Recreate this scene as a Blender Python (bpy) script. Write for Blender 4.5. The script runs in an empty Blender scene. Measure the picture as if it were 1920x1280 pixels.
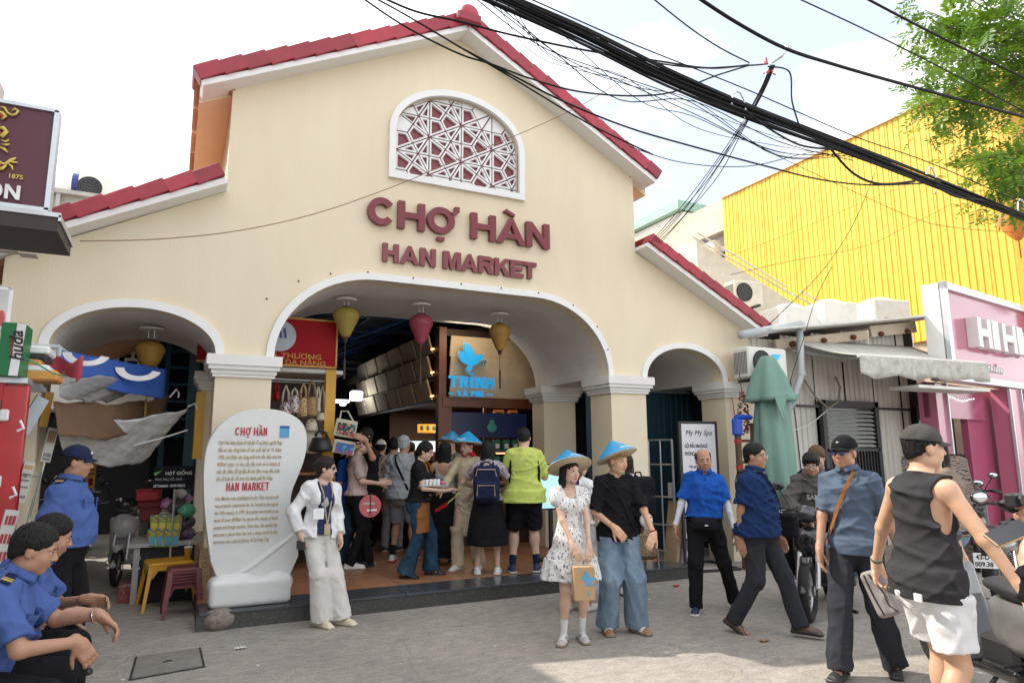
import bpy, bmesh, math, random
import numpy as np
from mathutils import Vector, Matrix
from mathutils.geometry import tessellate_polygon
random.seed(7); RNG=np.random.default_rng(7)
R=math.radians; SC=bpy.context.scene; COL=SC.collection
# ---------------------------------------------------------------- camera
CAMH=1.58; FPX=1275.0; PITCH=R(9.42); ROLL=R(-.355); YAW=R(26.4)
_cy,_sy,_cp,_sp=math.cos(YAW),math.sin(YAW),math.cos(PITCH),math.sin(PITCH)
FW=Vector((_sy*_cp,_cy*_cp,_sp)); _r=Vector((_cy,-_sy,0)); _u=_r.cross(FW)
RT=_r*math.cos(ROLL)+_u*math.sin(ROLL); UP=-_r*math.sin(ROLL)+_u*math.cos(ROLL)
cam=bpy.data.cameras.new('camera'); co=bpy.data.objects.new('camera',cam); COL.objects.link(co)
cam.sensor_width=36; cam.lens=FPX/1920*36; cam.clip_start=.05; cam.clip_end=3000
co.matrix_world=Matrix(((RT.x,UP.x,-FW.x,0),(RT.y,UP.y,-FW.y,0),(RT.z,UP.z,-FW.z,CAMH),(0,0,0,1)))
SC.camera=co
# ---------------------------------------------------------------- light
SUN_EL=46; SUNV=Vector((-.72,.62,0)).normalized()*math.cos(R(SUN_EL))+Vector((0,0,math.sin(R(SUN_EL))))
w=bpy.data.worlds.new('World'); SC.world=w; w.use_nodes=True; nt=w.node_tree; nt.nodes.clear()
def N(t,k,**kw):
    n=t.nodes.new(k)
    for a,b in kw.items():
        if a.startswith('i_'): n.inputs[int(a[2:]) if a[2:].isdigit() else a[2:].replace('_',' ')].default_value=b
        else: setattr(n,a,b)
    return n
sky=N(nt,'ShaderNodeTexSky',sky_type='NISHITA',sun_disc=False,sun_elevation=R(SUN_EL),sun_rotation=math.atan2(SUNV.x,SUNV.y),air_density=1.0,dust_density=2.5,ozone_density=1.0)
tc=N(nt,'ShaderNodeTexCoord'); mp=N(nt,'ShaderNodeMapping'); mp.inputs['Scale'].default_value=(1,1,2.2)
ns=N(nt,'ShaderNodeTexNoise'); ns.inputs['Scale'].default_value=2.1; ns.inputs['Detail'].default_value=7; ns.inputs['Roughness'].default_value=.55
rp=N(nt,'ShaderNodeValToRGB'); rp.color_ramp.elements[0].position=.40; rp.color_ramp.elements[1].position=.62
mx=N(nt,'ShaderNodeMix',data_type='RGBA'); mx.inputs['B'].default_value=(13.5,13.4,13.2,1)
hz=N(nt,'ShaderNodeMix',data_type='RGBA'); hz.inputs['Factor'].default_value=.30; hz.inputs['B'].default_value=(11,11.6,12,1)
bg=N(nt,'ShaderNodeBackground'); bg.inputs['Strength'].default_value=.12; ow=N(nt,'ShaderNodeOutputWorld')
L=nt.links.new
L(tc.outputs['Generated'],mp.inputs['Vector']); L(mp.outputs['Vector'],ns.inputs['Vector']); L(ns.outputs['Fac'],rp.inputs['Fac'])
L(sky.outputs['Color'],hz.inputs['A']); L(hz.outputs['Result'],mx.inputs['A']); L(rp.outputs['Color'],mx.inputs['Factor'])
L(mx.outputs['Result'],bg.inputs['Color']); L(bg.outputs['Background'],ow.inputs['Surface'])
sl=bpy.data.lights.new('sun','SUN'); sl.energy=3.2; sl.angle=R(.55); sl.color=(1,.93,.82)
so=bpy.data.objects.new('sun',sl); COL.objects.link(so); so.rotation_euler=SUNV.to_track_quat('Z','Y').to_euler()
SC.view_settings.view_transform='Standard'; SC.view_settings.look='None'; SC.view_settings.exposure=.82; SC.view_settings.gamma=1; SC.view_settings.use_curve_mapping=False
SC.cycles.max_bounces=8; SC.cycles.diffuse_bounces=5; SC.cycles.use_denoising=True
# ---------------------------------------------------------------- points on real planes seen at a given photo position (1920x1280)
def ray(x,y): return FW*FPX+RT*(x-960)+UP*(640-y)
def onY(x,y,Y): d=ray(x,y); t=Y/d.y; return d*t+Vector((0,0,CAMH))
def onX(x,y,X): d=ray(x,y); t=X/d.x; return d*t+Vector((0,0,CAMH))
def onZ(x,y,z=0.): d=ray(x,y); t=(z-CAMH)/d.z; return d*t+Vector((0,0,CAMH))
# ---------------------------------------------------------------- materials
MATS={}
def M(name,col=(.5,.5,.5),rough=.6,metal=0.,var=.12,vs=6.,bump=.0,bs=60.,col2=None,mix=(.4,.6),emit=None,alpha=None,trans=0.,spec=.5,coat=0.,stretch=(1,1,1),wave=None,sheen=0.,sss=0.,crease=0.,cs=5.):
    if name in MATS: return MATS[name]
    m=bpy.data.materials.new(name); m.use_nodes=True; t=m.node_tree; b=t.nodes['Principled BSDF']; l=t.links.new
    b.inputs['Roughness'].default_value=rough; b.inputs['Metallic'].default_value=metal; b.inputs['Specular IOR Level'].default_value=spec
    if coat: b.inputs['Coat Weight'].default_value=coat; b.inputs['Coat Roughness'].default_value=.1
    if sheen: b.inputs['Sheen Weight'].default_value=sheen
    if sss: b.inputs['Subsurface Weight'].default_value=sss; b.inputs['Subsurface Radius'].default_value=(.02,.008,.004); b.inputs['Subsurface Scale'].default_value=.5
    tcn=N(t,'ShaderNodeTexCoord'); mpn=N(t,'ShaderNodeMapping'); mpn.inputs['Scale'].default_value=stretch; l(tcn.outputs['Object'],mpn.inputs['Vector'])
    nz=N(t,'ShaderNodeTexNoise'); nz.inputs['Scale'].default_value=vs; nz.inputs['Detail'].default_value=6; nz.inputs['Roughness'].default_value=.6; l(mpn.outputs['Vector'],nz.inputs['Vector'])
    cr=N(t,'ShaderNodeValToRGB'); cr.color_ramp.elements[0].position=mix[0]-.12 if col2 is None else mix[0]; cr.color_ramp.elements[1].position=mix[1]+.12 if col2 is None else mix[1]
    c=Vector(col[:3]); lo=c*(1-var); hi=c*(1+var)
    cr.color_ramp.elements[0].color=(*(lo if col2 is None else c),1); cr.color_ramp.elements[1].color=(*[min(1,v) for v in (hi if col2 is None else Vector(col2))],1)
    l(nz.outputs['Fac'],cr.inputs['Fac']); l(cr.outputs['Color'],b.inputs['Base Color'])
    if bump or wave:
        nb=N(t,'ShaderNodeTexNoise'); nb.inputs['Scale'].default_value=bs; nb.inputs['Detail'].default_value=4; l(mpn.outputs['Vector'],nb.inputs['Vector'])
        bm=N(t,'ShaderNodeBump'); bm.inputs['Strength'].default_value=min(1,bump*2) if bump else .3; bm.inputs['Distance'].default_value=.01
        if wave:
            wv=N(t,'ShaderNodeTexWave',bands_direction=wave[0]); wv.inputs['Scale'].default_value=wave[1]; wv.inputs['Distortion'].default_value=wave[2]; l(tcn.outputs['Object'],wv.inputs['Vector']); l(wv.outputs['Fac'],bm.inputs['Height'])
        else: l(nb.outputs['Fac'],bm.inputs['Height'])
        l(bm.outputs['Normal'],b.inputs['Normal'])
    if crease:
        nr_=N(t,'ShaderNodeTexNoise'); nr_.noise_type='RIDGED_MULTIFRACTAL'; nr_.inputs['Scale'].default_value=cs; nr_.inputs['Detail'].default_value=2.5; nr_.inputs['Roughness'].default_value=.45; nr_.inputs['Distortion'].default_value=.7; l(tcn.outputs['Object'],nr_.inputs['Vector'])
        b2=N(t,'ShaderNodeBump'); b2.inputs['Strength'].default_value=crease; b2.inputs['Distance'].default_value=.03; l(nr_.outputs['Fac'],b2.inputs['Height']); 
        if bump: l(bm.outputs['Normal'],b2.inputs['Normal'])
        l(b2.outputs['Normal'],b.inputs['Normal'])
    if emit: b.inputs['Emission Color'].default_value=(*emit[0],1); b.inputs['Emission Strength'].default_value=emit[1]
    if trans: b.inputs['Transmission Weight'].default_value=trans
    if alpha is not None: b.inputs['Alpha'].default_value=alpha
    m.diffuse_color=(*col[:3],1); MATS[name]=m; return m
def pattern(name,base,cols,scale=40,thr=.35,rough=.8,stretch=(1,1,1)):
    """printed cloth: spots of several colours on a ground colour"""
    if name in MATS: return MATS[name]
    m=M(name,base,rough,var=.05,vs=20); t=m.node_tree; l=t.links.new; b=t.nodes['Principled BSDF']
    prev=b.inputs['Base Color'].links[0].from_socket
    tcn=N(t,'ShaderNodeTexCoord'); mpn=N(t,'ShaderNodeMapping'); mpn.inputs['Scale'].default_value=stretch; l(tcn.outputs['Object'],mpn.inputs['Vector'])
    for i,c in enumerate(cols):
        v=N(t,'ShaderNodeTexVoronoi'); v.inputs['Scale'].default_value=scale*(1+.23*i); mp2=N(t,'ShaderNodeMapping'); mp2.inputs['Location'].default_value=(i*3.3,i*1.7,i*.9); l(mpn.outputs['Vector'],mp2.inputs['Vector']); l(mp2.outputs['Vector'],v.inputs['Vector'])
        lt=N(t,'ShaderNodeMath',operation='LESS_THAN'); lt.inputs[1].default_value=thr; l(v.outputs['Distance'],lt.inputs[0])
        mxn=N(t,'ShaderNodeMix',data_type='RGBA'); mxn.inputs['B'].default_value=(*c,1); l(lt.outputs[0],mxn.inputs['Factor']); l(prev,mxn.inputs['A']); prev=mxn.outputs['Result']
    l(prev,b.inputs['Base Color']); return m
# ---------------------------------------------------------------- objects
def link(o,parent=None):
    COL.objects.link(o)
    if parent is not None: o.parent=parent
    return o
def tag(o,label=None,cat=None,group=None,kind=None):
    if label: o['label']=label
    if cat: o['category']=cat
    if group: o['group']=group
    if kind: o['kind']=kind
    return o
def thing(name,label,cat,loc=(0,0,0),rz=0.,group=None):
    o=bpy.data.objects.new(name,None); link(o); o.location=loc; o.rotation_euler=(0,0,rz); o.empty_display_size=.1
    return tag(o,label,cat,group)
def mesh(name,vs,fs,mat,parent=None,loc=(0,0,0),rot=(0,0,0),smooth=False,mi=None):
    me=bpy.data.meshes.new(name); me.from_pydata([tuple(v) for v in vs],[],[tuple(f) for f in fs])
    for m in (mat if isinstance(mat,(list,tuple)) else [mat]): me.materials.append(m)
    if mi is not None: me.polygons.foreach_set('material_index',np.asarray(mi,dtype=np.int32))
    if smooth: me.polygons.foreach_set('use_smooth',np.ones(len(me.polygons),dtype=bool))
    o=bpy.data.objects.new(name,me); o.location=loc; o.rotation_euler=rot; return link(o,parent)
class MB:
    """mesh builder"""
    def __init__(s): s.v=[]; s.f=[]; s.mi=[]
    def add(s,vs,fs,T=None,mi=0):
        n=len(s.v); s.v+= [tuple(T@Vector(v)) if T is not None else tuple(v) for v in vs]; s.f+=[tuple(i+n for i in f) for f in fs]; s.mi+=[mi]*len(fs); return s
    def box(s,c,d,T=None,bev=0.,mi=0,rz=0.,taper=1.):
        x,y,z=[k/2 for k in d]; b=min(bev,x*.9,y*.9,z*.9)
        if b<=0:
            vs=[(sx*x*(taper if sz>0 else 1),sy*y*(taper if sz>0 else 1),sz*z) for sz in(-1,1) for sy in(-1,1) for sx in(-1,1)]
            fs=[(0,2,3,1),(4,5,7,6),(0,1,5,4),(1,3,7,5),(3,2,6,7),(2,0,4,6)]
        else:
            ring=lambda zz,i,tp:[((x-i)*sx*tp,(y-i-b)*sy*tp if k else (y-i)*sy*tp,zz) if k else ((x-i-b)*sx*tp,(y-i)*sy*tp,zz) for sx,sy,k in((1,-1,0),(1,-1,1),(1,1,1),(1,1,0),(-1,1,0),(-1,1,1),(-1,-1,1),(-1,-1,0))]
            vs=[];
            for zz,i in((-z,b),(-z+b,0),(z-b,0),(z,b)): vs+=ring(zz,i,taper if zz>0 else 1)
            fs=[tuple(range(7,-1,-1)),tuple(range(24,32))]
            for k in range(3):
                for j in range(8): a=k*8; fs.append((a+j,a+(j+1)%8,a+8+(j+1)%8,a+8+j))
        Tm=Matrix.Translation(c)@Matrix.Rotation(rz,4,'Z'); return s.add(vs,fs,(T@Tm) if T is not None else Tm,mi)
    def tube(s,pts,r,n=8,T=None,mi=0,cap=True,closed=False):
        pts=[Vector(p) for p in pts]; m=len(pts); rs=r if isinstance(r,(list,tuple)) else [r]*m; vs=[];u=None
        for i,p in enumerate(pts):
            t=(pts[min(i+1,m-1)]-pts[max(i-1,0)]) if not closed else (pts[(i+1)%m]-pts[i-1])
            t=t.normalized() if t.length>1e-9 else Vector((0,0,1))
            if u is None: u=t.orthogonal().normalized()
            u=(u-t*u.dot(t)); u=u.normalized() if u.length>1e-6 else t.orthogonal().normalized()
            v=t.cross(u)
            for k in range(n): a=2*math.pi*k/n; vs.append(p+(u*math.cos(a)+v*math.sin(a))*rs[i])
        fs=[]
        for i in range(m if closed else m-1):
            for k in range(n): a=i*n;b=((i+1)%m)*n; fs.append((a+k,a+(k+1)%n,b+(k+1)%n,b+k))
        if cap and not closed: fs+=[tuple(range(n-1,-1,-1)),tuple(range((m-1)*n,m*n))]
        return s.add(vs,fs,T,mi)
    def lathe(s,prof,n=24,T=None,mi=0,sx=1.,sy=1.,wob=None,arc=None):
        vs=[];m=len(prof)
        for i,(r,z) in enumerate(prof):
            for k in range(n):
                a=2*math.pi*k/n; rr=r*(wob(a,i) if wob else 1); vs.append((rr*math.cos(a)*sx,rr*math.sin(a)*sy,z))
        fs=[(i*n+k,i*n+(k+1)%n,(i+1)*n+(k+1)%n,(i+1)*n+k) for i in range(m-1) for k in range(n)]
        if prof[0][0]>1e-6: fs.append(tuple(range(n-1,-1,-1)))
        if prof[-1][0]>1e-6: fs.append(tuple(range((m-1)*n,m*n)))
        return s.add(vs,fs,T,mi)
    def prism(s,polys,y0,y1,T=None,mi=0):
        """2D polygons (x,z), first the outline then holes, extruded from y0 to y1"""
        polys=[[tuple(p) for p in q] for q in polys]
        tri=tessellate_polygon([[Vector((p[0],p[1],0)) for p in q] for q in polys]); fl=[p for q in polys for p in q]; n=len(fl)
        vs=[(x,y0,z) for x,z in fl]+[(x,y1,z) for x,z in fl]; fs=[]
        for t in tri:
            a,b,c=[Vector(fl[i]) for i in t]
            if (b.x-a.x)*(c.y-a.y)-(b.y-a.y)*(c.x-a.x)<0: t=t[::-1]
            fs.append(tuple(t)); fs.append(tuple(i+n for i in t[::-1]))
        k=0
        for qi,q in enumerate(polys):
            ar=sum(q[i][0]*q[(i+1)%len(q)][1]-q[(i+1)%len(q)][0]*q[i][1] for i in range(len(q)))
            flip=(ar<0)!=(qi>0)
            for i in range(len(q)):
                a=k+i;b=k+(i+1)%len(q); f=(a,a+n,b+n,b); fs.append(f[::-1] if flip else f)
            k+=len(q)
        return s.add(vs,fs,T,mi)
    def sheet(s,P,nu,nv,T=None,mi=0,th=0.):
        """P(u,v)->point grid; th gives it thickness along local normals"""
        g=[[Vector(P(i/nu,j/nv)) for i in range(nu+1)] for j in range(nv+1)]
        vs=[p for r in g for p in r]; W=nu+1; fs=[(j*W+i,j*W+i+1,(j+1)*W+i+1,(j+1)*W+i) for j in range(nv) for i in range(nu)]
        if th:
            n0=len(vs); nn=[]
            for j in range(nv+1):
                for i in range(nu+1):
                    a=g[j][min(i+1,nu)]-g[j][max(i-1,0)]; b=g[min(j+1,nv)][i]-g[max(j-1,0)][i]; nn.append(a.cross(b).normalized() if a.cross(b).length>1e-12 else Vector((0,0,1)))
            vs+=[p-n*th for p,n in zip(vs,nn)]; fs+=[tuple(i+n0 for i in f[::-1]) for f in fs]
            br=[i for i in range(W)]+[j*W+nu for j in range(1,nv+1)]+[nv*W+i for i in range(nu-1,-1,-1)]+[j*W for j in range(nv-1,0,-1)]
            fs+=[(br[k],br[k]+n0,br[(k+1)%len(br)]+n0,br[(k+1)%len(br)]) for k in range(len(br))]
        return s.add(vs,fs,T,mi)
    def ell(s,c,r,n=12,m=8,T=None,mi=0):
        if not isinstance(r,(tuple,list)): r=(r,r,r)
        vs=[(0,0,-1)]+[(math.sin(math.pi*j/m)*math.cos(2*math.pi*i/n),math.sin(math.pi*j/m)*math.sin(2*math.pi*i/n),-math.cos(math.pi*j/m)) for j in range(1,m) for i in range(n)]+[(0,0,1)]
        fs=[(0,1+(i+1)%n,1+i) for i in range(n)]+[(1+j*n+i,1+j*n+(i+1)%n,1+(j+1)*n+(i+1)%n,1+(j+1)*n+i) for j in range(m-2) for i in range(n)]+[(1+(m-2)*n+i,1+(m-2)*n+(i+1)%n,len(vs)-1) for i in range(n)]
        vs=[(c[0]+v[0]*r[0],c[1]+v[1]*r[1],c[2]+v[2]*r[2]) for v in vs]; return s.add(vs,fs,T,mi)
    def build(s,name,mat,parent=None,loc=(0,0,0),rot=(0,0,0),smooth=False): return mesh(name,s.v,s.f,mat,parent,loc,rot,smooth,s.mi if isinstance(mat,(list,tuple)) else None)
def smooth_angle(o,deg=40):
    try: o.data.polygons.foreach_set('use_smooth',np.ones(len(o.data.polygons),dtype=bool)); o.data.set_sharp_from_angle(angle=R(deg))
    except Exception: pass
    return o
def text(name,s,size,mat,parent=None,T=None,ext=.004,bold=0.,sx=1.,align='LEFT',spacing=1.,bev=0.,shear=0.,line=1.):
    """lettering in the XZ plane of T, facing -Y"""
    c=bpy.data.curves.new(name,'FONT'); c.body=s; c.size=size; c.extrude=ext; c.offset=bold*size; c.align_x=align; c.space_character=spacing; c.bevel_depth=bev; c.resolution_u=3; c.shear=shear; c.space_line=line
    t=bpy.data.objects.new(name,c); COL.objects.link(t); dg=bpy.context.evaluated_depsgraph_get(); dg.update()
    me=bpy.data.meshes.new_from_object(t.evaluated_get(dg)); bpy.data.objects.remove(t); bpy.data.curves.remove(c)
    me.transform((T if T is not None else Matrix())@Matrix.Rotation(R(90),4,'X')@Matrix.Scale(sx,4,(1,0,0))); me.materials.clear(); me.materials.append(mat); me.name=name
    o=bpy.data.objects.new(name,me); return link(o,parent)
def frameXZ(o,ex,ez=(0,0,1)):
    """matrix whose X runs along ex, Z along ez, Y away from the viewer"""
    ex=Vector(ex).normalized(); ez=Vector(ez); ez=(ez-ex*ez.dot(ex)).normalized(); ey=ez.cross(ex)
    return Matrix(((ex.x,ey.x,ez.x,o[0]),(ex.y,ey.y,ez.y,o[1]),(ex.z,ey.z,ez.z,o[2]),(0,0,0,1)))
# ================================================================ materials of the place
M('plaster',(.76,.665,.495),.75,vs=1.6,col2=(.705,.605,.44),mix=(.38,.80),stretch=(1.3,1.3,.4),bump=.10,bs=45); M('plaster_white',(.74,.73,.70),.6,var=.05,vs=3,bump=.05)
M('soffit_grey',(.74,.71,.69),.85,var=.10,vs=1.8,bump=.06); M('tile_red',(.33,.025,.042),.42,var=.14,vs=9,bump=.04,bs=30,spec=.5)
M('tile_clay',(.50,.24,.13),.8,var=.2,vs=6); M('letter_red',(.19,.022,.032),.30,var=.08,vs=7,spec=.6)
M('granite_dark',(.045,.045,.040),.55,var=.3,vs=60,col2=(.15,.145,.13),mix=(.55,.75)); M('slate_top',(.055,.062,.072),.22,var=.25,vs=3,bump=.03)
M('floor_tile',(.32,.15,.08),.38,var=.10,vs=2.2); M('grout',(.16,.09,.06),.9)
M('base_speckle',(.12,.07,.04),.7,vs=70,col2=(.48,.32,.18),mix=(.35,.55),bump=.1)
M('frame_white',(.78,.77,.76),.4,var=.03); M('stone_white',(.66,.67,.655),.35,vs=1.5,col2=(.56,.58,.58),mix=(.5,.72),stretch=(1,1,2.5)); M('gold_text',(.50,.37,.22),.4,var=.1); M('red_text',(.42,.008,.03),.4)
M('yellow_sheet',(.72,.44,.045),.45,var=.05,vs=1.2,stretch=(1,1,.3)); M('yellow_dark',(.62,.35,.02),.5)
M('concrete_old',(.46,.38,.30),.9,vs=2.5,col2=(.58,.49,.39),mix=(.3,.7),bump=.2,bs=18); M('concrete_grey',(.36,.35,.34),.9,var=.15,vs=3,bump=.1); M('white_old',(.66,.65,.62),.75,vs=4,col2=(.48,.46,.42),mix=(.5,.85),bump=.1)
M('metal_wall',(.62,.60,.55),.55,vs=1.6,col2=(.36,.31,.26),mix=(.45,.95),stretch=(6,6,.55)); M('pvc_grey',(.46,.50,.52),.45,var=.06); M('black_metal',(.02,.02,.022),.45); M('steel',(.55,.56,.58),.35,.8); M('chrome',(.8,.8,.8),.15,1.)
M('pink_gloss',(.52,.16,.245),.16,var=.06,vs=1.2,spec=.6,coat=.5); M('pink_dark',(.40,.085,.165),.18,var=.05,coat=.4); M('aluminium',(.62,.66,.70),.35,.6,var=.08)
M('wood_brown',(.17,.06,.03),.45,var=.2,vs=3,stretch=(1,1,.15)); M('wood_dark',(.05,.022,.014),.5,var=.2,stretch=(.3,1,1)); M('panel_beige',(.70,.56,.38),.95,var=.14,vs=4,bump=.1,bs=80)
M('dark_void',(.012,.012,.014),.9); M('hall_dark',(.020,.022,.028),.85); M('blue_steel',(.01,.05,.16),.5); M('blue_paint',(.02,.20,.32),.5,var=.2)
M('sign_red',(.30,.005,.010),.65,var=.03,spec=.2); M('sign_gold',(.52,.26,.03),.45); M('post_yellow',(.62,.34,.03),.5,var=.08); M('orange_wall',(.62,.30,.08),.6)
M('cyan_sign',(.01,.30,.62),.35,emit=((.01,.33,.7),.35)); M('lamp_warm',(1,.7,.35),.4,emit=((1,.52,.2),3.0)); M('lamp_white',(1,1,1),.3,emit=((.9,.95,1),2.5)); M('screen_navy',(.004,.006,.022),.35,emit=((.004,.008,.03),.4))
M('glass_dark',(.03,.035,.04),.06,spec=.8); M('glass_clear',(.9,.95,.95),.05,alpha=.22); M('white_print',(.78,.78,.78),.5); M('black_print',(.02,.02,.02),.6)
M('green_tin',(.25,.42,.34),.6,var=.15); M('ac_white',(.68,.68,.64),.45,var=.05); M('ac_beige',(.60,.55,.45),.5)
def vary(m,lo,hi):
    t=MATS[m].node_tree; l=t.links.new; b=t.nodes['Principled BSDF']; prev=b.inputs['Base Color'].links[0].from_socket; oi=N(t,'ShaderNodeObjectInfo'); mr=N(t,'ShaderNodeMapRange'); mr.inputs['To Min'].default_value=lo; mr.inputs['To Max'].default_value=hi; l(oi.outputs['Random'],mr.inputs['Value'])
    h=N(t,'ShaderNodeHueSaturation'); l(mr.outputs['Result'],h.inputs['Value']); l(prev,h.inputs['Color']); l(h.outputs['Color'],b.inputs['Base Color'])
vary('tile_red',.78,1.22); vary('tile_clay',.75,1.2); vary('floor_tile',.86,1.12); vary('yellow_sheet',.95,1.04); vary('panel_beige',.85,1.1); vary('metal_wall',.88,1.08)
# ground: worn concrete street
def ground_mat():
    m=M('street_concrete',(.15,.142,.132),.72,var=.1,vs=.8); t=m.node_tree; l=t.links.new; b=t.nodes['Principled BSDF']
    tcn=N(t,'ShaderNodeTexCoord')
    def nz(sc,det,ro,st=(1,1,1)):
        mpn=N(t,'ShaderNodeMapping'); mpn.inputs['Scale'].default_value=st; l(tcn.outputs['Object'],mpn.inputs['Vector'])
        n=N(t,'ShaderNodeTexNoise'); n.inputs['Scale'].default_value=sc; n.inputs['Detail'].default_value=det; n.inputs['Roughness'].default_value=ro; n.inputs['Distortion'].default_value=.6; l(mpn.outputs['Vector'],n.inputs['Vector']); return n
    n1=nz(.55,8,.62); n2=nz(7,10,.75,(1,1.8,1)); n3=nz(60,6,.7)
    r1=N(t,'ShaderNodeValToRGB'); r1.color_ramp.elements[0].position=.35; r1.color_ramp.elements[0].color=(.285,.265,.24,1); r1.color_ramp.elements[1].position=.68; r1.color_ramp.elements[1].color=(.38,.352,.318,1); l(n1.outputs['Fac'],r1.inputs['Fac'])
    r2=N(t,'ShaderNodeValToRGB'); r2.color_ramp.elements[0].position=.36; r2.color_ramp.elements[0].color=(.74,.74,.75,1); r2.color_ramp.elements[1].position=.66; r2.color_ramp.elements[1].color=(1.18,1.14,1.09,1); l(n2.outputs['Fac'],r2.inputs['Fac'])
    r3=N(t,'ShaderNodeValToRGB'); r3.color_ramp.elements[0].position=.38; r3.color_ramp.elements[0].color=(.78,.78,.78,1); r3.color_ramp.elements[1].position=.62; r3.color_ramp.elements[1].color=(1.15,1.15,1.15,1); l(n3.outputs['Fac'],r3.inputs['Fac'])
    a=N(t,'ShaderNodeMix',data_type='RGBA',blend_type='MULTIPLY'); a.inputs['Factor'].default_value=1; l(r1.outputs['Color'],a.inputs['A']); l(r2.outputs['Color'],a.inputs['B'])
    c=N(t,'ShaderNodeMix',data_type='RGBA',blend_type='MULTIPLY'); c.inputs['Factor'].default_value=1; l(a.outputs['Result'],c.inputs['A']); l(r3.outputs['Color'],c.inputs['B'])
    # cracks and small dark spots
    v=N(t,'ShaderNodeTexVoronoi',feature='DISTANCE_TO_EDGE'); v.inputs['Scale'].default_value=.42; nd=nz(1.5,5,.6); ad=N(t,'ShaderNodeVectorMath',operation='MULTIPLY_ADD'); ad.inputs[1].default_value=(.5,.5,.5); l(nd.outputs['Color'],ad.inputs[0]); l(tcn.outputs['Object'],ad.inputs[2]); l(ad.outputs[0],v.inputs['Vector'])
    lt=N(t,'ShaderNodeMath',operation='LESS_THAN'); lt.inputs[1].default_value=.0022; l(v.outputs['Distance'],lt.inputs[0])
    v2=N(t,'ShaderNodeTexVoronoi'); v2.inputs['Scale'].default_value=5; l(tcn.outputs['Object'],v2.inputs['Vector']); lt2=N(t,'ShaderNodeMath',operation='LESS_THAN'); lt2.inputs[1].default_value=.055; l(v2.outputs['Distance'],lt2.inputs[0])
    mxm=N(t,'ShaderNodeMath',operation='MAXIMUM'); l(lt.outputs[0],mxm.inputs[0]); l(lt2.outputs[0],mxm.inputs[1]); ml=N(t,'ShaderNodeMath',operation='MULTIPLY'); ml.inputs[1].default_value=.30; l(mxm.outputs[0],ml.inputs[0])
    d=N(t,'ShaderNodeMix',data_type='RGBA'); d.inputs['B'].default_value=(.045,.042,.038,1); l(ml.outputs[0],d.inputs['Factor']); l(c.outputs['Result'],d.inputs['A']); l(d.outputs['Result'],b.inputs['Base Color'])
    bm=N(t,'ShaderNodeBump'); bm.inputs['Strength'].default_value=.35; bm.inputs['Distance'].default_value=.008; l(n2.outputs['Fac'],bm.inputs['Height']); l(bm.outputs['Normal'],b.inputs['Normal']); return m
G=MB(); G.add([(-400,-400,0),(400,-400,0),(400,400,0),(-400,400,0)],[(0,1,2,3)]); tag(G.build('ground',ground_mat()),kind='structure')
# manhole cover in the street
A=[onZ(243,1275),onZ(383,1250),onZ(375,1215),onZ(255,1232)]
mc=thing('manhole_cover','rectangular worn concrete drain cover set flush in the street below the carved stone','drain cover',(A[0]+A[2])/2); c0=(A[0]+A[2])/2
def shr(P,c,k): return [c+(p-c)*k for p in P]
b=MB(); O=shr(A,c0,1.03); I=shr(A,c0,.965)
for i in range(4):
    j=(i+1)%4; q=[O[i],O[j],I[j],I[i]]; b.add([(p-c0)+Vector((0,0,z)) for z in(.0,.006) for p in q],[(4,5,6,7),(0,3,2,1),(0,1,5,4),(1,2,6,5),(2,3,7,6),(3,0,4,7)])
b.build('cover_gap',M('crack_dark',(.035,.033,.03),.95),mc)
b=MB(); q=shr(A,c0,.95); b.add([(p-c0)+Vector((0,0,.012)) for p in q]+[(p-c0) for p in q],[(0,1,2,3),(0,4,5,1),(1,5,6,2),(2,6,7,3),(3,7,4,0)]); b.build('cover_slab',M('slab',(.20,.185,.165),.8,var=.2,vs=7,bump=.3,bs=30),mc)
MB().tube([(-.03,-.02,.016),(-.01,.01,.018),(.02,.0,.018),(.03,.02,.016)],.004,5).build('lift_ring',MATS['black_metal'],mc)
# ================================================================ market front
YF=7.9; XC=3.17
mk=thing('market_building','cream market hall front with three arches, red tiled gable and big maroon letters','market hall',(XC,YF,0))
def at(b,name,mat,parent=None,smooth=False): return b.build(name,mat,parent or mk,loc=(-XC,-YF,0),smooth=smooth)
def arch(x0,x1,z0,z1,rx,n=14):
    """three-centred arch from right spring to left spring"""
    p=[(x1-rx*(1-math.cos(a)),z0+(z1-z0)*math.sin(a)) for a in [math.pi/2*i/n for i in range(n+1)]]
    return p+[(x0+rx*(1-math.cos(a)),z0+(z1-z0)*math.sin(a)) for a in [math.pi/2*(n-i)/n for i in range(n+1)]]
SPR=2.66
aL=arch(-1.14,.36,SPR,3.10,.75); aC=arch(.955,5.42,SPR,3.665,1.15); aR=arch(6.08,7.53,SPR,3.13,.725)
prof=[(-1.57,3.50),(.36,4.50),(.36,5.73),(XC,7.17),(5.97,5.76),(5.97,4.52),(8.12,3.50)]
lun=[(2.13,4.98),(4.0,4.98)]; 
def lunette(x0,x1,zb,zs,zt,n=12): 
    rx=(x1-x0)/2; cx=(x0+x1)/2
    return [(x0,zb),(x1,zb)]+[(cx+rx*math.cos(a),zs+(zt-zs)*math.sin(a)) for a in [math.pi*i/(2*n) for i in range(2*n+1)]]
L0=onY(727,333,YF); L1=onY(982,378,YF); LT=onY(848,173,YF)
lx0,lx1,lzb,lzt=L0.x,L1.x,L0.z,LT.z; lzs=lzb+.55*(lzt-lzb)-.08
fr=.085
hole=lunette(lx0+fr,lx1-fr,lzb+fr,lzs,lzt-fr)
outer=[(8.12,SPR)]+aR+aC+aL+[(-1.57,SPR)]+prof
w_=MB(); w_.prism([outer,hole[::-1]],YF,YF+.22); at(w_,'front_wall',MATS['plaster'])
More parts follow.
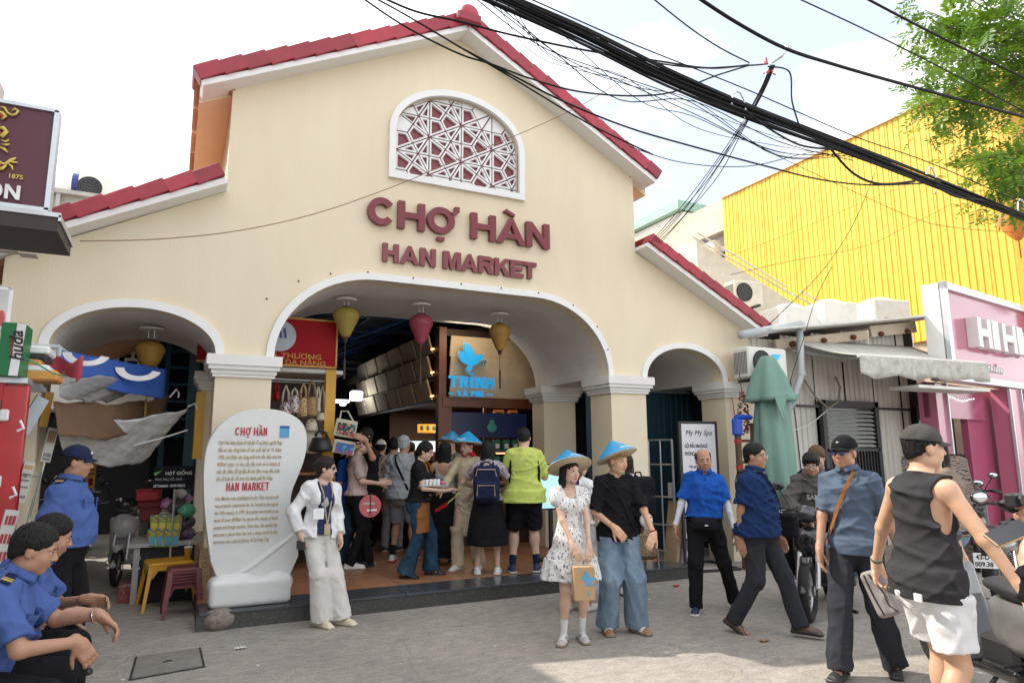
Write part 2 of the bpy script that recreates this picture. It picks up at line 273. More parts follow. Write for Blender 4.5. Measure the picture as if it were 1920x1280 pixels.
mass=MB(); top=4.05; outer2=[(8.12,SPR)]+aR+aC+aL+[(-1.57,SPR),(-1.57,3.38),(.36,top),(5.97,top),(8.12,3.44)]
mass.prism([outer2],YF+.222,10.0); at(mass,'vault_ceiling',MATS['soffit_grey'])
# white bands round the arches
def band(inner,wd,y0,y1,name,par=None,mat='frame_white'):
    pts=[Vector((p[0],p[1])) for p in inner]; n=len(pts); out=[]
    for i,p in enumerate(pts):
        a=pts[max(i-1,0)]; c=pts[min(i+1,n-1)]; t=(c-a).normalized(); out.append(p+Vector((t.y,-t.x))*wd)
    b=MB()
    for i in range(n-1): b.prism([[tuple(pts[i]),tuple(pts[i+1]),tuple(out[i+1]),tuple(out[i])][::-1]],y0,y1)
    return at(b,name,MATS[mat],par)
for a_ in (aL,aC,aR): band(a_,.085,YF-.035,YF+.02,'arch_band')
for a_ in (aL,aC,aR): band([(x,z) for x,z in a_],.05,10.0,10.03,'inner_arch_edge')
# capitals and pillars
def pillar(x0,x1,y0,y1,name='pillar',base=True,gnd=.155,cap_=True,low=0):
    b=MB(); cx,cy=(x0+x1)/2,(y0+y1)/2; wx,wy=x1-x0,y1-y0; b.box((cx,cy,(gnd+2.42)/2),(wx,wy,2.42-gnd)); p=at(b,name,MATS['plaster'])
    c=MB()
    for z0,z1,o in((2.42,2.455,.03),(2.455,2.50,.045),(2.50,2.545,.075),(2.545,SPR-.002,.095)): c.box((cx,cy,(z0+z1)/2),(wx+2*o,wy+2*o,z1-z0-.001))
    at(c,'capital',MATS['plaster_white'])
    if base:
        d=MB(); d.box((cx,cy,gnd+.25),(wx+.07,wy+.07,.5)); at(d,'pillar_base',MATS['base_speckle'])
pillar(.37,.945,YF-.005,8.45); pillar(5.46,6.06,YF-.005,8.42,base=False); pillar(7.56,8.12,YF-.005,8.42,gnd=0,base=False)
pillar(-1.57,-1.16,YF-.005,8.42,gnd=0,base=False)
pillar(.30,.93,9.6,9.99); pillar(5.33,5.92,9.6,9.99,base=False); pillar(7.65,8.2,9.6,9.99,base=False,gnd=0)
# platform
pf=MB(); pf.box((3.19,10.35,.066),(5.76,6.4,.132)); 
st=thing('front_step','low dark granite step under the main arch with slate edge and terracotta tiles','step',(3.2,7.15,0))
b=MB(); b.box((3.22,7.26,.066),(5.82,.24,.132)); b.box((3.22,9.3,.064),(5.80,3.84,.128)); b.build('step_riser',MATS['granite_dark'],st,loc=(-3.2,-7.15,0))
k=0; x=.325
while x<6.1:
    w1=min(.98,6.13-x); b=MB(); b.box((x+w1/2,7.38,.1445),(w1-.006,.50,.025),bev=.003); b.build('slate_slab',MATS['slate_top'],st,loc=(-3.2,-7.15,0)); x+=.98
b=MB(); b.box((3.2,9.4,.136),(5.6,3.5,.016)); b.build('tile_bed',MATS['grout'],st,loc=(-3.2,-7.15,0))
tm=None; nT=0
for i in range(14):
    for j in range(7):
        x=.33+.2+.41*i; y=7.85+.41*j
        if tm is None: bb=MB(); bb.box((0,0,0),(.402,.402,.012)); o=bb.build('floor_tile',MATS['floor_tile'],st,loc=(x-3.2,y-7.15,.150)); tm=o.data
        else: o=bpy.data.objects.new('floor_tile',tm); o.location=(x-3.2,y-7.15,.150+.0004*((i*3+j)%4)); link(o,st)
# gable copings: white band, soffit, red tiles
def coping(name,x0,z0,x1,z1,y0,y1,n,tile_h=.17,th=.065,flip=False,mat='tile_red'):
    """sloping eave from the high end (x0,z0) to the low end (x1,z1)"""
    a=Vector((x0,0,z0)); c=Vector((x1,0,z1)); L_=(c-a).length; ex=(c-a).normalized(); up=Vector((-ex.z,0,ex.x)); up=up if up.z>0 else -up
    T=Matrix(((ex.x,0,up.x,x0),(0,1,0,0),(ex.z,0,up.z,z0),(0,0,0,1))); b=MB(); b.box((L_/2,(y0+y1)/2,-th/2),(L_,y1-y0,th),T); at(b,'verge_board',MATS['frame_white'])
    for i in range(n):
        w=L_/n; u=(i+.5)*w; Ti=T@Matrix.Translation((u,0,0))@Matrix.Rotation(R(4.5 if True else -3),4,'Y'); q=MB(); q.box((0,(y0-.035+y0+.16)/2,tile_h/2+.004),(w*1.04,.19,tile_h),Ti,.006); 
        q.box((0,y0+.30,tile_h-.02),(w*1.05,.36,.05),Ti,.01); o=at(q,'verge_tile',MATS[mat])
E_=onY
coping('l',XC-.02,7.22,.02,5.63,7.64,YF+.1,13); coping('r',XC+.02,7.22,6.22,5.61,7.64,YF+.1,14)
coping('ll',.33,4.56,-1.75,3.50,7.62,YF+.1,8,.15); coping('lr',5.995,4.60,8.28,3.44,7.62,YF+.1,10,.15)
b=MB(); T=Matrix.Translation((XC-.01,7.55,7.34))@Matrix.Rotation(R(-90),4,'X'); b.lathe([(.0,-.03),(.09,-.02),(.13,0),(.13,.5),(0,.5)],16,T@Matrix.Rotation(0,4,'X')); at(b,'ridge_cap',MATS['tile_red'],smooth=True)
b=MB(); b.box((XC-.02,7.57,7.27),(.34,.1,.14),bev=.02); at(b,'ridge_cap_skirt',MATS['tile_red'])
# roof behind, going back along Y
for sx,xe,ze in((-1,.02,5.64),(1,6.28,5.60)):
    b=MB(); a=(XC,7.23); e=(xe,ze); b.add([(a[0],YF+.1,a[1]-.11),(e[0],YF+.1,e[1]-.11),(e[0],26,e[1]-.11),(a[0],26,a[1]-.11),(a[0],YF+.1,a[1]+.03),(e[0],YF+.1,e[1]+.03),(e[0],26,e[1]+.03),(a[0],26,a[1]+.03)],[(0,1,2,3),(7,6,5,4),(0,4,5,1),(1,5,6,2),(2,6,7,3),(3,7,4,0)]); at(b,'roof_slope',M('soffit_bounce_tint',(.78,.60,.44),.7,var=.04))  # cream soffit tinted orange: bounce off the clay tiles put into its colour
    q=MB(); ex=Vector((e[0]-a[0],0,e[1]-a[1])).normalized()
    for i in range(26):
        y=YF+.3+i*.68; 
        q=MB(); q.box((xe-sx*.16,y,ze+.115),(.44,.62,.09),bev=.02); at(q,'roof_tile_edge',MATS['tile_clay'])
    b=MB(); b.box((XC+sx*2.70,17,4.95),(.2,18,1.5)); at(b,'clerestory_wall',MATS['plaster'])
for sx,x0,z0,x1,z1 in((-1,.36,4.45,-1.75,3.4),(1,5.97,4.45,8.25,3.35)):
    b=MB(); b.add([(x0,YF+.22,z0),(x1,YF+.22,z1),(x1,26,z1),(x0,26,z0),(x0,YF+.22,z0+.1),(x1,YF+.22,z1+.1),(x1,26,z1+.1),(x0,26,z0+.1)],[(0,1,2,3),(7,6,5,4),(0,4,5,1),(1,5,6,2),(2,6,7,3),(3,7,4,0)]) 
    at(b,'side_roof',MATS['tile_clay'])
# lunette window
lw=thing('lunette_window','half-round window with white star lattice over maroon on the gable wall','window',(XC,YF,5))
del lw['category']; del lw['label']; lw.parent=mk; lw.location=(0,0,0)
b=MB(); b.prism([lunette(lx0,lx1,lzb,lzs,lzt),hole[::-1]],YF-.05,YF+.02); b.build('window_frame',MATS['frame_white'],lw,loc=(-XC,-YF,0))
b=MB(); b.prism([lunette(lx0+.05,lx1-.05,lzb+.05,lzs,lzt-.05)],YF+.088,YF+.13); b.build('backing_panel',MATS['letter_red'],lw,loc=(-XC,-YF,0))
def inset(poly,d):
    n=len(poly); out=[]
    for i in range(n):
        a,b_,c=[Vector(poly[(i+k)%n]) for k in(-1,0,1)]; e1=(b_-a).normalized(); e2=(c-b_).normalized(); n1=Vector((-e1.y,e1.x)); n2=Vector((-e2.y,e2.x)); m=(n1+n2); 
        if m.length<1e-6: return None
        m=m.normalized(); k=d/max(m.dot(n1),.22); out.append(b_+m*k)
    ar=sum(out[i].x*out[(i+1)%n].y-out[(i+1)%n].x*out[i].y for i in range(n)); 
    if ar<.0012: return None
    for i in range(n):
        if (out[(i+1)%n]-out[i]).dot(Vector(poly[(i+1)%n])-Vector(poly[i]))<=0: return None
    for q in out:
        for i in range(n):
            a=Vector(poly[i]); c=Vector(poly[(i+1)%n])
            if (c.x-a.x)*(q.y-a.y)-(c.y-a.y)*(q.x-a.x)<0: return None
    return out
def clip_in(poly):
    cx=(lx0+lx1)/2; rx=(lx1-lx0)/2-fr; 
    def ok(p):
        if p[1]<lzb+fr: return False
        if p[1]<lzs: return abs(p[0]-cx)<rx
        return ((p[0]-cx)/rx)**2+((p[1]-lzs)/(lzt-fr-lzs))**2<1
    return ok
okf=clip_in(None)
def clip_poly(poly):
    """clip a polygon to the (convex) opening"""
    H=hole; out=[Vector(p) for p in poly]; n=len(H)
    for i in range(n):
        a=Vector(H[i]); c=Vector(H[(i+1)%n]); e=c-a
        if e.length<1e-6: continue
        nn=Vector((-e.y,e.x)); res=[]
        for k in range(len(out)):
            p,q=out[k],out[(k+1)%len(out)]; dp=(p-a).dot(nn); dq=(q-a).dot(nn)
            if dp>=0: res.append(p)
            if (dp>0)!=(dq>0) and abs(dp-dq)>1e-12: res.append(p+(q-p)*(dp/(dp-dq)))
        out=res
        if len(out)<3: return []
    cl=[]
    for p in out:
        if not cl or (p-cl[-1]).length>.004: cl.append(p)
    if len(cl)>2 and (cl[0]-cl[-1]).length<.004: cl.pop()
    return cl
Lt=.52; cells=[]
ax_=Vector((0,1))*Lt; bx_=Vector((math.cos(R(30)),math.sin(R(30))))*Lt
for i in range(-6,7):
    for j in range(-6,7):
        o=Vector(((lx0+lx1)/2+.05,lzb+.42))+ax_*i+bx_*j
        if not(lx0-1<o.x<lx1+1 and lzb-1<o.y<lzt+1): continue
        for tri,up in(((o,o+bx_,o+ax_),1),((o+bx_,o+bx_+ax_,o+ax_),0)):
            c=sum(tri,Vector((0,0)))/3
            mids=[(tri[k]+tri[(k+1)%3])/2 for k in range(3)]
            for k in range(3):
                v=tri[k]; v2=tri[(k+1)%3]; m1=mids[k]; m0=mids[k-1]; 
                if up: cells.append([v,m1,c,m0])
                else: cells.append([v,m1,c]); cells.append([m1,v2,c])
nr=0
for cl in cells:
    ar=sum(cl[i].x*cl[(i+1)%len(cl)].y-cl[(i+1)%len(cl)].x*cl[i].y for i in range(len(cl)))
    cl=cl if ar>0 else cl[::-1]; pc_=clip_poly(cl)
    if len(pc_)<3: continue
    o_=inset(pc_,.009) or inset(pc_,.004)
    if not o_: continue
    i_=inset(pc_,.029) or inset(pc_,.022); b=MB()
    polys=[[tuple(p) for p in o_]]+([[tuple(p) for p in i_][::-1]] if i_ else [])
    try: b.prism(polys,YF+.05,YF+.0875)
    except Exception: continue
    nr+=1
    if nr<290: b.build('lattice_ring',MATS['frame_white'],lw,loc=(-XC,-YF,0))
# letters on the wall: block letters cut from polygons
def glyph(ch,w=.22,asp=.8):
    """list of [outline, holes...] in a box asp wide and 1 high; w is the stroke"""
    A=asp; rc=lambda x0,z0,x1,z1:[[(x0,z0),(x1,z0),(x1,z1),(x0,z1)]]
    el=lambda rx,rz,a0,a1,n=22:[(A/2+rx*math.cos(a0+(a1-a0)*i/n),.5+rz*math.sin(a0+(a1-a0)*i/n)) for i in range(n+1)]
    h=w/2
    if ch=='H': return [[[(0,0),(w,0),(w,.5-h*.85),(A-w,.5-h*.85),(A-w,0),(A,0),(A,1),(A-w,1),(A-w,.5+h*.85),(w,.5+h*.85),(w,1),(0,1)]]]
    if ch=='I': return [rc(A/2-h,0,A/2+h,1)]
    if ch=='O': return [[el(A/2,.5,0,2*math.pi)[:-1],el(A/2-w,.5-w*.9,0,2*math.pi)[:-1][::-1]]]
    if ch=='C': return [[el(A/2,.5,R(38),R(322))+el(A/2-w,.5-w*.9,R(322),R(38))]]
    if ch=='A': s_=.30; zb=.20; zt=.38; f=lambda z:z*(A/2-h*.55); return [[[(0,0),(w*1.02,0),(w*1.02+f(.2)-.0,.2),(A-w*1.02-f(.2),.2),(A-w*1.02,0),(A,0),(A/2+h*.62,1),(A/2-h*.62,1)],[(w*1.05+f(.38),.38),(A/2,.76),(A-w*1.05-f(.38),.38)]]]
    if ch=='N': return [[[(0,0),(w,0),(w,.62),(A-w,0),(A,0),(A,1),(A-w,1),(A-w,.38),(w,1),(0,1)]]]
    if ch=='M': return [[[(0,0),(w,0),(w,.62),(A/2-h*.7,0),(A/2+h*.7,0),(A-w,.62),(A-w,0),(A,0),(A,1),(A-w*1.25,1),(A/2,.36),(w*1.25,1),(0,1)]]]
    if ch=='E': return [[[(0,0),(A,0),(A,w*.85),(w,w*.85),(w,.5-h*.8),(A*.9,.5-h*.8),(A*.9,.5+h*.8),(w,.5+h*.8),(w,1-w*.85),(A,1-w*.85),(A,1),(0,1)]]]
    if ch=='T': return [[[(A/2-h,0),(A/2+h,0),(A/2+h,1-w*.85),(A,1-w*.85),(A,1),(0,1),(0,1-w*.85),(A/2-h,1-w*.85)]]]
    if ch=='K': return [[[(0,0),(w,0),(w,.30),(w*1.5,.42),(A-w*1.15,0),(A+.02,0),(A*.60,.60),(A,1),(A-w*1.2,1),(w,.58),(w,1),(0,1)]]]
    if ch=='P' or ch=='R':
        q=[(w,w*.0+.36),]; arc=[(A-.30+.30*math.cos(a),.70+.30*math.sin(a)) for a in [R(-90)+R(180)*i/10 for i in range(11)]]; arci=[(A-.30+(.30-w*.9)*math.cos(a),.70+(.30-w*.9)*math.sin(a)) for a in [R(90)-R(180)*i/10 for i in range(11)]]
        hole_=[(w,1-w*.9),*arci,(w,.40+w*.9)]
        if ch=='P': return [[[(0,0),(w,0),(w,.40)]+arc+[(0,1)],hole_[::1]]]
        return [[[(0,0),(w,0),(w,.40),(A*.42,.40),(A-w*1.1,0),(A+.02,0),(A-w*.75,.42)]+arc[2:]+[(0,1)],hole_]]
    if ch=='G': return [[el(A/2,.5,R(40),R(345))+[(A,.5),(A*.52,.5),(A*.52,.5-w*.8),(A-w*.95,.5-w*.8)]+el(A/2-w,.5-w*.9,R(318),R(40))]]
    if ch=='a': return glyph('O',w,A)
def word(name,spec,z0,h,mat,par,T,ext,w=.22,off=(0,0)):
    """spec: (char, x0, x1). accents: Ợ À Ì. Each letter is one piece"""
    for ch,xa,xb in spec:
        base={'Ợ':'O','À':'A','Ì':'I','Ơ':'O','Ư':'U','Ô':'O'}.get(ch,ch); A=(xb-xa)/h; 
        if ch=='Ợ': A=(xb-xa)*.86/h
        gl=glyph(base,w,A); b=MB()
        for polys in gl:
            P_=[[(xa+x*h,z0+z*h) for x,z in q] for q in polys]
            b.prism(P_,-ext,0)
        if ch=='Ợ': b.box((xa+A*h*.5,-ext/2,z0-.20*h),(.27*h,ext,.13*h)); b.prism([[(xa+A*h*.80,z0+h*.80),(xa+A*h*.98,z0+h*.72),(xa+A*h*1.16,z0+h*.90),(xa+A*h*1.17,z0+h*1.10),(xa+A*h*1.0,z0+h*1.10),(xa+A*h*1.02,z0+h*.97)]],-ext,-.0005)
        if ch in('À','Ì'): cx=(xa+xb)/2; b.prism([[(cx-.30*h,z0+h*1.27),(cx-.22*h,z0+h*1.36),(cx+.17*h,z0+h*1.18),(cx+.13*h,z0+h*1.08)]],-ext,0)
        b.build('letter',mat,par) if T is None else mesh('letter',[T@Vector(v) for v in b.v],b.f,mat,par)
def lx(px,py=400): return onY(px,py,YF).x
TF=Matrix.Translation((-XC,-.0,0))
z0=onY(688,421,YF).z; z1=onY(690,370,YF).z
word('a',[('C',lx(687),lx(739)),('H',lx(744),lx(794)),('Ợ',lx(798,405),lx(858,400)),('H',lx(880,410),lx(926,415)),('À',lx(928,420),lx(981,430)),('N',lx(983,430),lx(1026,440))],z0,z1-z0,MATS['letter_red'],mk,TF,.075,.25)
z0=onY(718,491,YF).z; z1=onY(718,457,YF).z
word('b',[('H',lx(716,475),lx(746,475)),('A',lx(748,475),lx(784,480)),('N',lx(786,480),lx(815,485)),('M',lx(829,485),lx(862,490)),('A',lx(862,490),lx(894,495)),('R',lx(895,495),lx(923,500)),('K',lx(925,500),lx(953,505)),('E',lx(954,505),lx(979,508)),('T',lx(978,508),lx(1003,510))],z0,z1-z0,MATS['letter_red'],mk,TF,.055,.27)
# small fixing studs and a stain line on the wall
b=MB()
for px,py in((500,560),(560,527),(620,513),(690,510),(775,521),(865,532),(940,540),(1010,549),(1075,572),(1120,612),(1140,655)):
    p=onY(px,py,YF-.04); b.ell(p,(.012,.006,.012),6,4)
at(b,'fixing_stud',MATS['black_metal'])
# ---------------------------------------------------------------- hall interior (dark, behind the arches)
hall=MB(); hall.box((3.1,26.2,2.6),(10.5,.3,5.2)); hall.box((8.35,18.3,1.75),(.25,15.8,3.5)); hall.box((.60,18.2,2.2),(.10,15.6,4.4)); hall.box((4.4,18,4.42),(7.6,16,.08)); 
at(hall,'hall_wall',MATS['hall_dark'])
b=MB(); b.box((4.3,18.2,.07),(7.8,14.9,.14)); at(b,'hall_floor',MATS['floor_tile'])
b=MB()
for i in range(8): b.box((3.1,10.8+i*1.5,4.15),(8,.06,.10)); 
for i in range(5): b.box((1.3+i*1.0,15.5,4.25),(.05,11,.05))
for i in range(7): b.tube([(1.2,11.2+i*1.5,4.2),(2.6,11.2+i*1.5,3.5),(4.2,11.2+i*1.5,4.2)],.03,5)
at(b,'roof_truss',MATS['blue_steel'])
for i,(px,py,Y) in enumerate(((668,742,15.),(640,752,22.),(643,757,24.),(600,770,20))):
    if i==3: continue
    p=onY(px,py,Y); l_=thing('hall_lamp',['big white pendant lamp hanging deep in the hall left of the coffee kiosk','thin white tube lamp far at the back of the hall','small white lamp lowest at the back of the hall'][i],'lamp',p); MB().box((0,0,0),((.26,.5,.2)[i],.2,(.22,.10,.12)[i]),bev=.03).build('lamp_shade',MATS['lamp_white'],l_); MB().tube([(0,0,.06),(0,0,4.3-p.z)],.012,5).build('cord',MATS['black_metal'],l_)
# ================================================================ people: signed distance shapes -> one continuous surface
def smin(a,b,k):
    if k<=0: return np.minimum(a,b)
    h=np.clip(.5+.5*(b-a)/k,0,1); return b+(a-b)*h-k*h*(1-h)
V3=lambda *a: np.array(a,dtype=np.float64)
def nrm(v): v=np.asarray(v,float); l=np.linalg.norm(v); return v/l if l>1e-9 else v
def cap(a,b,ra,rb):
    a=np.asarray(a,float); b=np.asarray(b,float); ba=b-a; l2=max(ba@ba,1e-9)
    def f(p):
        pa=p-a; t=np.clip(pa@ba/l2,0,1); return np.linalg.norm(pa-t[:,None]*ba,axis=1)-(ra+(rb-ra)*t)
    return f,(np.minimum(a,b)-max(ra,rb),np.maximum(a,b)+max(ra,rb))
def ccap(a,b,ra,rb,o,n):
    f,bb=cap(a,b,ra,rb); o=np.asarray(o,float)
    return (lambda p:np.maximum(f(p),(p-o)@n)),bb
def elp(c,r,Mx=None):
    c=np.asarray(c,float); r=np.asarray(r,float); Mx=np.eye(3) if Mx is None else Mx
    def f(p):
        q=(p-c)@Mx; k0=np.linalg.norm(q/r,axis=1); k1=np.linalg.norm(q/(r*r),axis=1); return k0*(k0-1)/np.maximum(k1,1e-6)
    e=r.max(); return f,(c-e,c+e)
def rbox(c,h,rd,Mx=None):
    c=np.asarray(c,float); h=np.asarray(h,float)-rd; Mx=np.eye(3) if Mx is None else Mx
    def f(p):
        q=np.abs((p-c)@Mx)-h; return np.linalg.norm(np.maximum(q,0),axis=1)+np.minimum(q.max(axis=1),0)-rd
    e=np.linalg.norm(h)+rd; return f,(c-e,c+e)
def loft(o,Mx,zs,ws,ds,cy=None,cx=None,fold=None):
    """elliptic sections along the third axis of Mx"""
    o=np.asarray(o,float); zs=np.asarray(zs,float); ws=np.asarray(ws,float); ds=np.asarray(ds,float); cy=np.zeros_like(zs) if cy is None else np.asarray(cy,float); cx=np.zeros_like(zs) if cx is None else np.asarray(cx,float)
    def f(p):
        q=(p-o)@Mx; z=q[:,2]; zc=np.clip(z,zs[0],zs[-1]); w=np.interp(zc,zs,ws); d=np.interp(zc,zs,ds); x=q[:,0]-np.interp(zc,zs,cx); y=q[:,1]-np.interp(zc,zs,cy)
        if fold is not None: g=fold(np.arctan2(y,x),z); w=w*g; d=d*g
        k0=np.sqrt((x/w)**2+(y/d)**2); k1=np.sqrt((x/(w*w))**2+(y/(d*d))**2); s=k0*(k0-1)/np.maximum(k1,1e-5); s=np.maximum(s,-np.minimum(w,d))
        e=np.abs(z-zc); return np.where(e>0,np.sqrt(np.maximum(s,0)**2+e**2)+np.minimum(s,0)*0,s)
    e=max(ws.max(),ds.max())*1.2+np.abs(cy).max()+np.abs(cx).max()
    ends=np.array([o+Mx[:,2]*zs[0],o+Mx[:,2]*zs[-1]]); return f,(ends.min(0)-e,ends.max(0)+e)
class Sdf:
    def __init__(s): s.p=[]; s.post=[]
    def add(s,prim,k=.02,op='u'): s.p.append((prim[0],prim[1],k,op)); return s
    def cut(s,o,n,k=.004):
        """keep the side opposite to n"""
        o=np.asarray(o,float); n=nrm(n); s.post.append(lambda P,d:np.maximum(d,(P-o)@n)); return s
    def noise(s,fn): s.post.append(lambda P,d:d-fn(P)); return s
    def bounds(s,pad=.03):
        lo=np.min([b[0] for _,b,_,o in s.p if o=='u'],axis=0)-pad; hi=np.max([b[1] for _,b,_,o in s.p if o=='u'],axis=0)+pad; return lo,hi
    def __call__(s,P):
        d=np.full(len(P),1.0)
        for f,b,k,op in s.p:
            m=np.all((P>b[0]-k-.06)&(P<b[1]+k+.06),axis=1)
            if not m.any(): continue
            v=f(P[m])
            if op=='u': d[m]=smin(d[m],v,k)
            elif op=='s': d[m]=-smin(-d[m],v,k)
            else: d[m]=np.maximum(d[m],v)
        for g in s.post: d=g(P,d)
        return d
def surf(S,h,lo=None,hi=None):
    if lo is None: lo,hi=S.bounds()
    B=4; nc=np.maximum(np.ceil((hi-lo)/(B*h)).astype(int)+1,2); n=nc*B
    ci=np.stack(np.meshgrid(*[np.arange(k) for k in nc],indexing='ij'),-1).reshape(-1,3)
    dc=S(lo+(ci*B+(B-1)/2)*h); act=np.abs(dc)<B*h*1.35
    D=np.repeat(np.repeat(np.repeat(np.sign(dc).reshape(nc),B,0),B,1),B,2).astype(np.float32)
    off=np.stack(np.meshgrid(*[np.arange(B)]*3,indexing='ij'),-1).reshape(-1,3)
    fi=(ci[act][:,None,:]*B+off[None]).reshape(-1,3)
    for k in range(0,len(fi),400000):
        q=fi[k:k+400000]; D[q[:,0],q[:,1],q[:,2]]=S(lo+q*h)
    s=D<0; c=np.zeros(np.array(D.shape)-1,dtype=np.int8)
    for i in(0,1):
        for j in(0,1):
            for k in(0,1): c+=s[i:i+c.shape[0],j:j+c.shape[1],k:k+c.shape[2]]
    cells=np.argwhere((c>0)&(c<8))
    if len(cells)==0: return np.zeros((0,3)),np.zeros((0,4),int)
    idx=np.full(c.shape,-1,dtype=np.int32); idx[cells[:,0],cells[:,1],cells[:,2]]=np.arange(len(cells))
    C=np.array([[i,j,k] for i in(0,1) for j in(0,1) for k in(0,1)]); val=np.stack([D[cells[:,0]+a,cells[:,1]+b,cells[:,2]+e] for a,b,e in C],1)
    acc=np.zeros((len(cells),3)); cnt=np.zeros(len(cells))
    for a in range(8):
        for b in range(a+1,8):
            if np.abs(C[a]-C[b]).sum()!=1: continue
            va,vb=val[:,a],val[:,b]; m=(va<0)!=(vb<0); t=np.where(m,va/np.where(m,va-vb,1),0)
            acc+=np.where(m[:,None],C[a]+(C[b]-C[a])*t[:,None],0); cnt+=m
    V=lo+(cells+acc/cnt[:,None])*h; Q=[]
    for ax in range(3):
        u,v=(ax+1)%3,(ax+2)%3; sl0=[slice(None)]*3; sl1=[slice(None)]*3; sl0[ax]=slice(0,-1); sl1[ax]=slice(1,None)
        e=np.argwhere(s[tuple(sl0)]!=s[tuple(sl1)]); e=e[(e[:,u]>0)&(e[:,v]>0)&(e[:,u]<D.shape[u]-1)&(e[:,v]<D.shape[v]-1)]
        neg=s[e[:,0],e[:,1],e[:,2]]; q=[]
        for du,dv in((-1,-1),(0,-1),(0,0),(-1,0)):
            t=e.copy(); t[:,u]+=du; t[:,v]+=dv; q.append(idx[t[:,0],t[:,1],t[:,2]])
        q=np.stack(q,1); q=np.where(neg[:,None],q,q[:,::-1]); Q.append(q[(q>=0).all(1)])
    return V,np.concatenate(Q)
def npmesh(name,V,Q,mats,parent,paint=None,smooth=True):
    me=bpy.data.meshes.new(name); n=len(V); m=len(Q); me.vertices.add(n); me.vertices.foreach_set('co',V.astype(np.float32).ravel())
    me.loops.add(m*4); me.loops.foreach_set('vertex_index',Q.astype(np.int32).ravel()); me.polygons.add(m)
    me.polygons.foreach_set('loop_start',np.arange(0,m*4,4,dtype=np.int32)); me.polygons.foreach_set('loop_total',np.full(m,4,dtype=np.int32))
    mats=mats if isinstance(mats,(list,tuple)) else [mats]
    for x in mats: me.materials.append(x)
    if paint and m:
        c=V[Q].mean(1); mi=np.zeros(m,dtype=np.int32)
        for k,fn in paint: mi[fn(c)]=k
        me.polygons.foreach_set('material_index',mi)
    me.polygons.foreach_set('use_smooth',np.full(m,smooth)); me.update(calc_edges=True); me.validate()
    o=bpy.data.objects.new(name,me); return link(o,parent)
def relax(V,Q,it=1,l=.5):
    for _ in range(it):
        acc=np.zeros_like(V); cnt=np.zeros(len(V))
        for k in range(4):
            a=Q[:,k]; b=Q[:,(k+1)%4]
            for j in range(3): acc[:,j]+=np.bincount(a,V[b,j],len(V))+np.bincount(b,V[a,j],len(V))
            cnt+=np.bincount(a,minlength=len(V))+np.bincount(b,minlength=len(V))
        V=V*(1-l)+acc/np.maximum(cnt,1)[:,None]*l
    return V
def rotm(yaw=0.,pitch=0.,roll=0.):
    """columns x right, y forward, z up; yaw turns to the person's left, pitch nods down"""
    return np.array(Matrix.Rotation(R(yaw),3,'Z')@Matrix.Rotation(R(-pitch),3,'X')@Matrix.Rotation(R(roll),3,'Y'))
def ik(a,t,l1,l2,hint):
    a=np.asarray(a,float); t=np.asarray(t,float); d=t-a; L=np.linalg.norm(d); n=d/max(L,1e-6); L=min(L,(l1+l2)*.998); L=max(L,abs(l1-l2)*1.02); t=a+n*L
    x=(l1*l1-l2*l2+L*L)/(2*L); y=math.sqrt(max(l1*l1-x*x,0)); h=np.asarray(hint,float); h=h-n*(h@n); h=nrm(h); return a+n*x+h*y,t
def folds(amp,seed,f=(9,9,14),dirn=None):
    r=np.random.default_rng(seed); ks=[(r.normal(size=3)*np.array(f),r.normal(size=3)*4,r.uniform(0,6.28)) for _ in range(6)]
    def g(P):
        v=np.zeros(len(P))
        for k,k2,ph in ks:
            q=P@k2+ph; v+=np.exp(-(np.sin(P@k+ph+1.1*np.sin(q))/.33)**2)*(.55+.45*np.sin(q*1.7+1))
        return amp*(v*1.05-.32)
    return g
def hand(S,wr,fd,pn,side,s,curl=.35,thumb=.5,spread=.12,lens=None):
    """palm + five fingers. fd: direction of the hand, pn: palm normal; returns frame"""
    f=nrm(fd); p=nrm(np.asarray(pn,float)-f*(np.asarray(pn,float)@f)); a=np.cross(f,p)*side
    # a points to the thumb side
    Mx=np.stack([a,p,f],1); S.add(rbox(wr+f*.052*s,(.040*s,.014*s,.050*s),.0135*s,Mx),.014)
    S.add(cap(wr-f*.02*s,wr+f*.03*s,.025*s,.026*s),.02)
    for i,(o,l,r0) in enumerate(((.030,.072,.0094),(.010,.080,.0096),(-.010,.074,.0092),(-.029,.058,.0082))):
        c=curl if not isinstance(curl,(list,tuple)) else curl[i]
        q=wr+f*.094*s+a*o*s; d=nrm(f+a*(o*spread*12)); ang=0
        for seg,k in((.45,.7),(.32,1.1),(.23,.9)):
            ang+=c*k; dd=nrm(d*math.cos(ang)+p*math.sin(ang)); e=q+dd*l*seg*s; S.add(cap(q,e,r0*s,r0*.93*s),.005); q=e
    q=wr+f*.022*s+a*.026*s; d=nrm(a*(.95-thumb*.5)+f*.8+p*thumb*.8)
    for l,r0 in((.040,.0135),(.030,.0108),(.024,.0098)):
        e=q+d*l*s; S.add(cap(q,e,r0*s,r0*.9*s),.008); q=e; d=nrm(d+f*.45+p*.25*thumb)
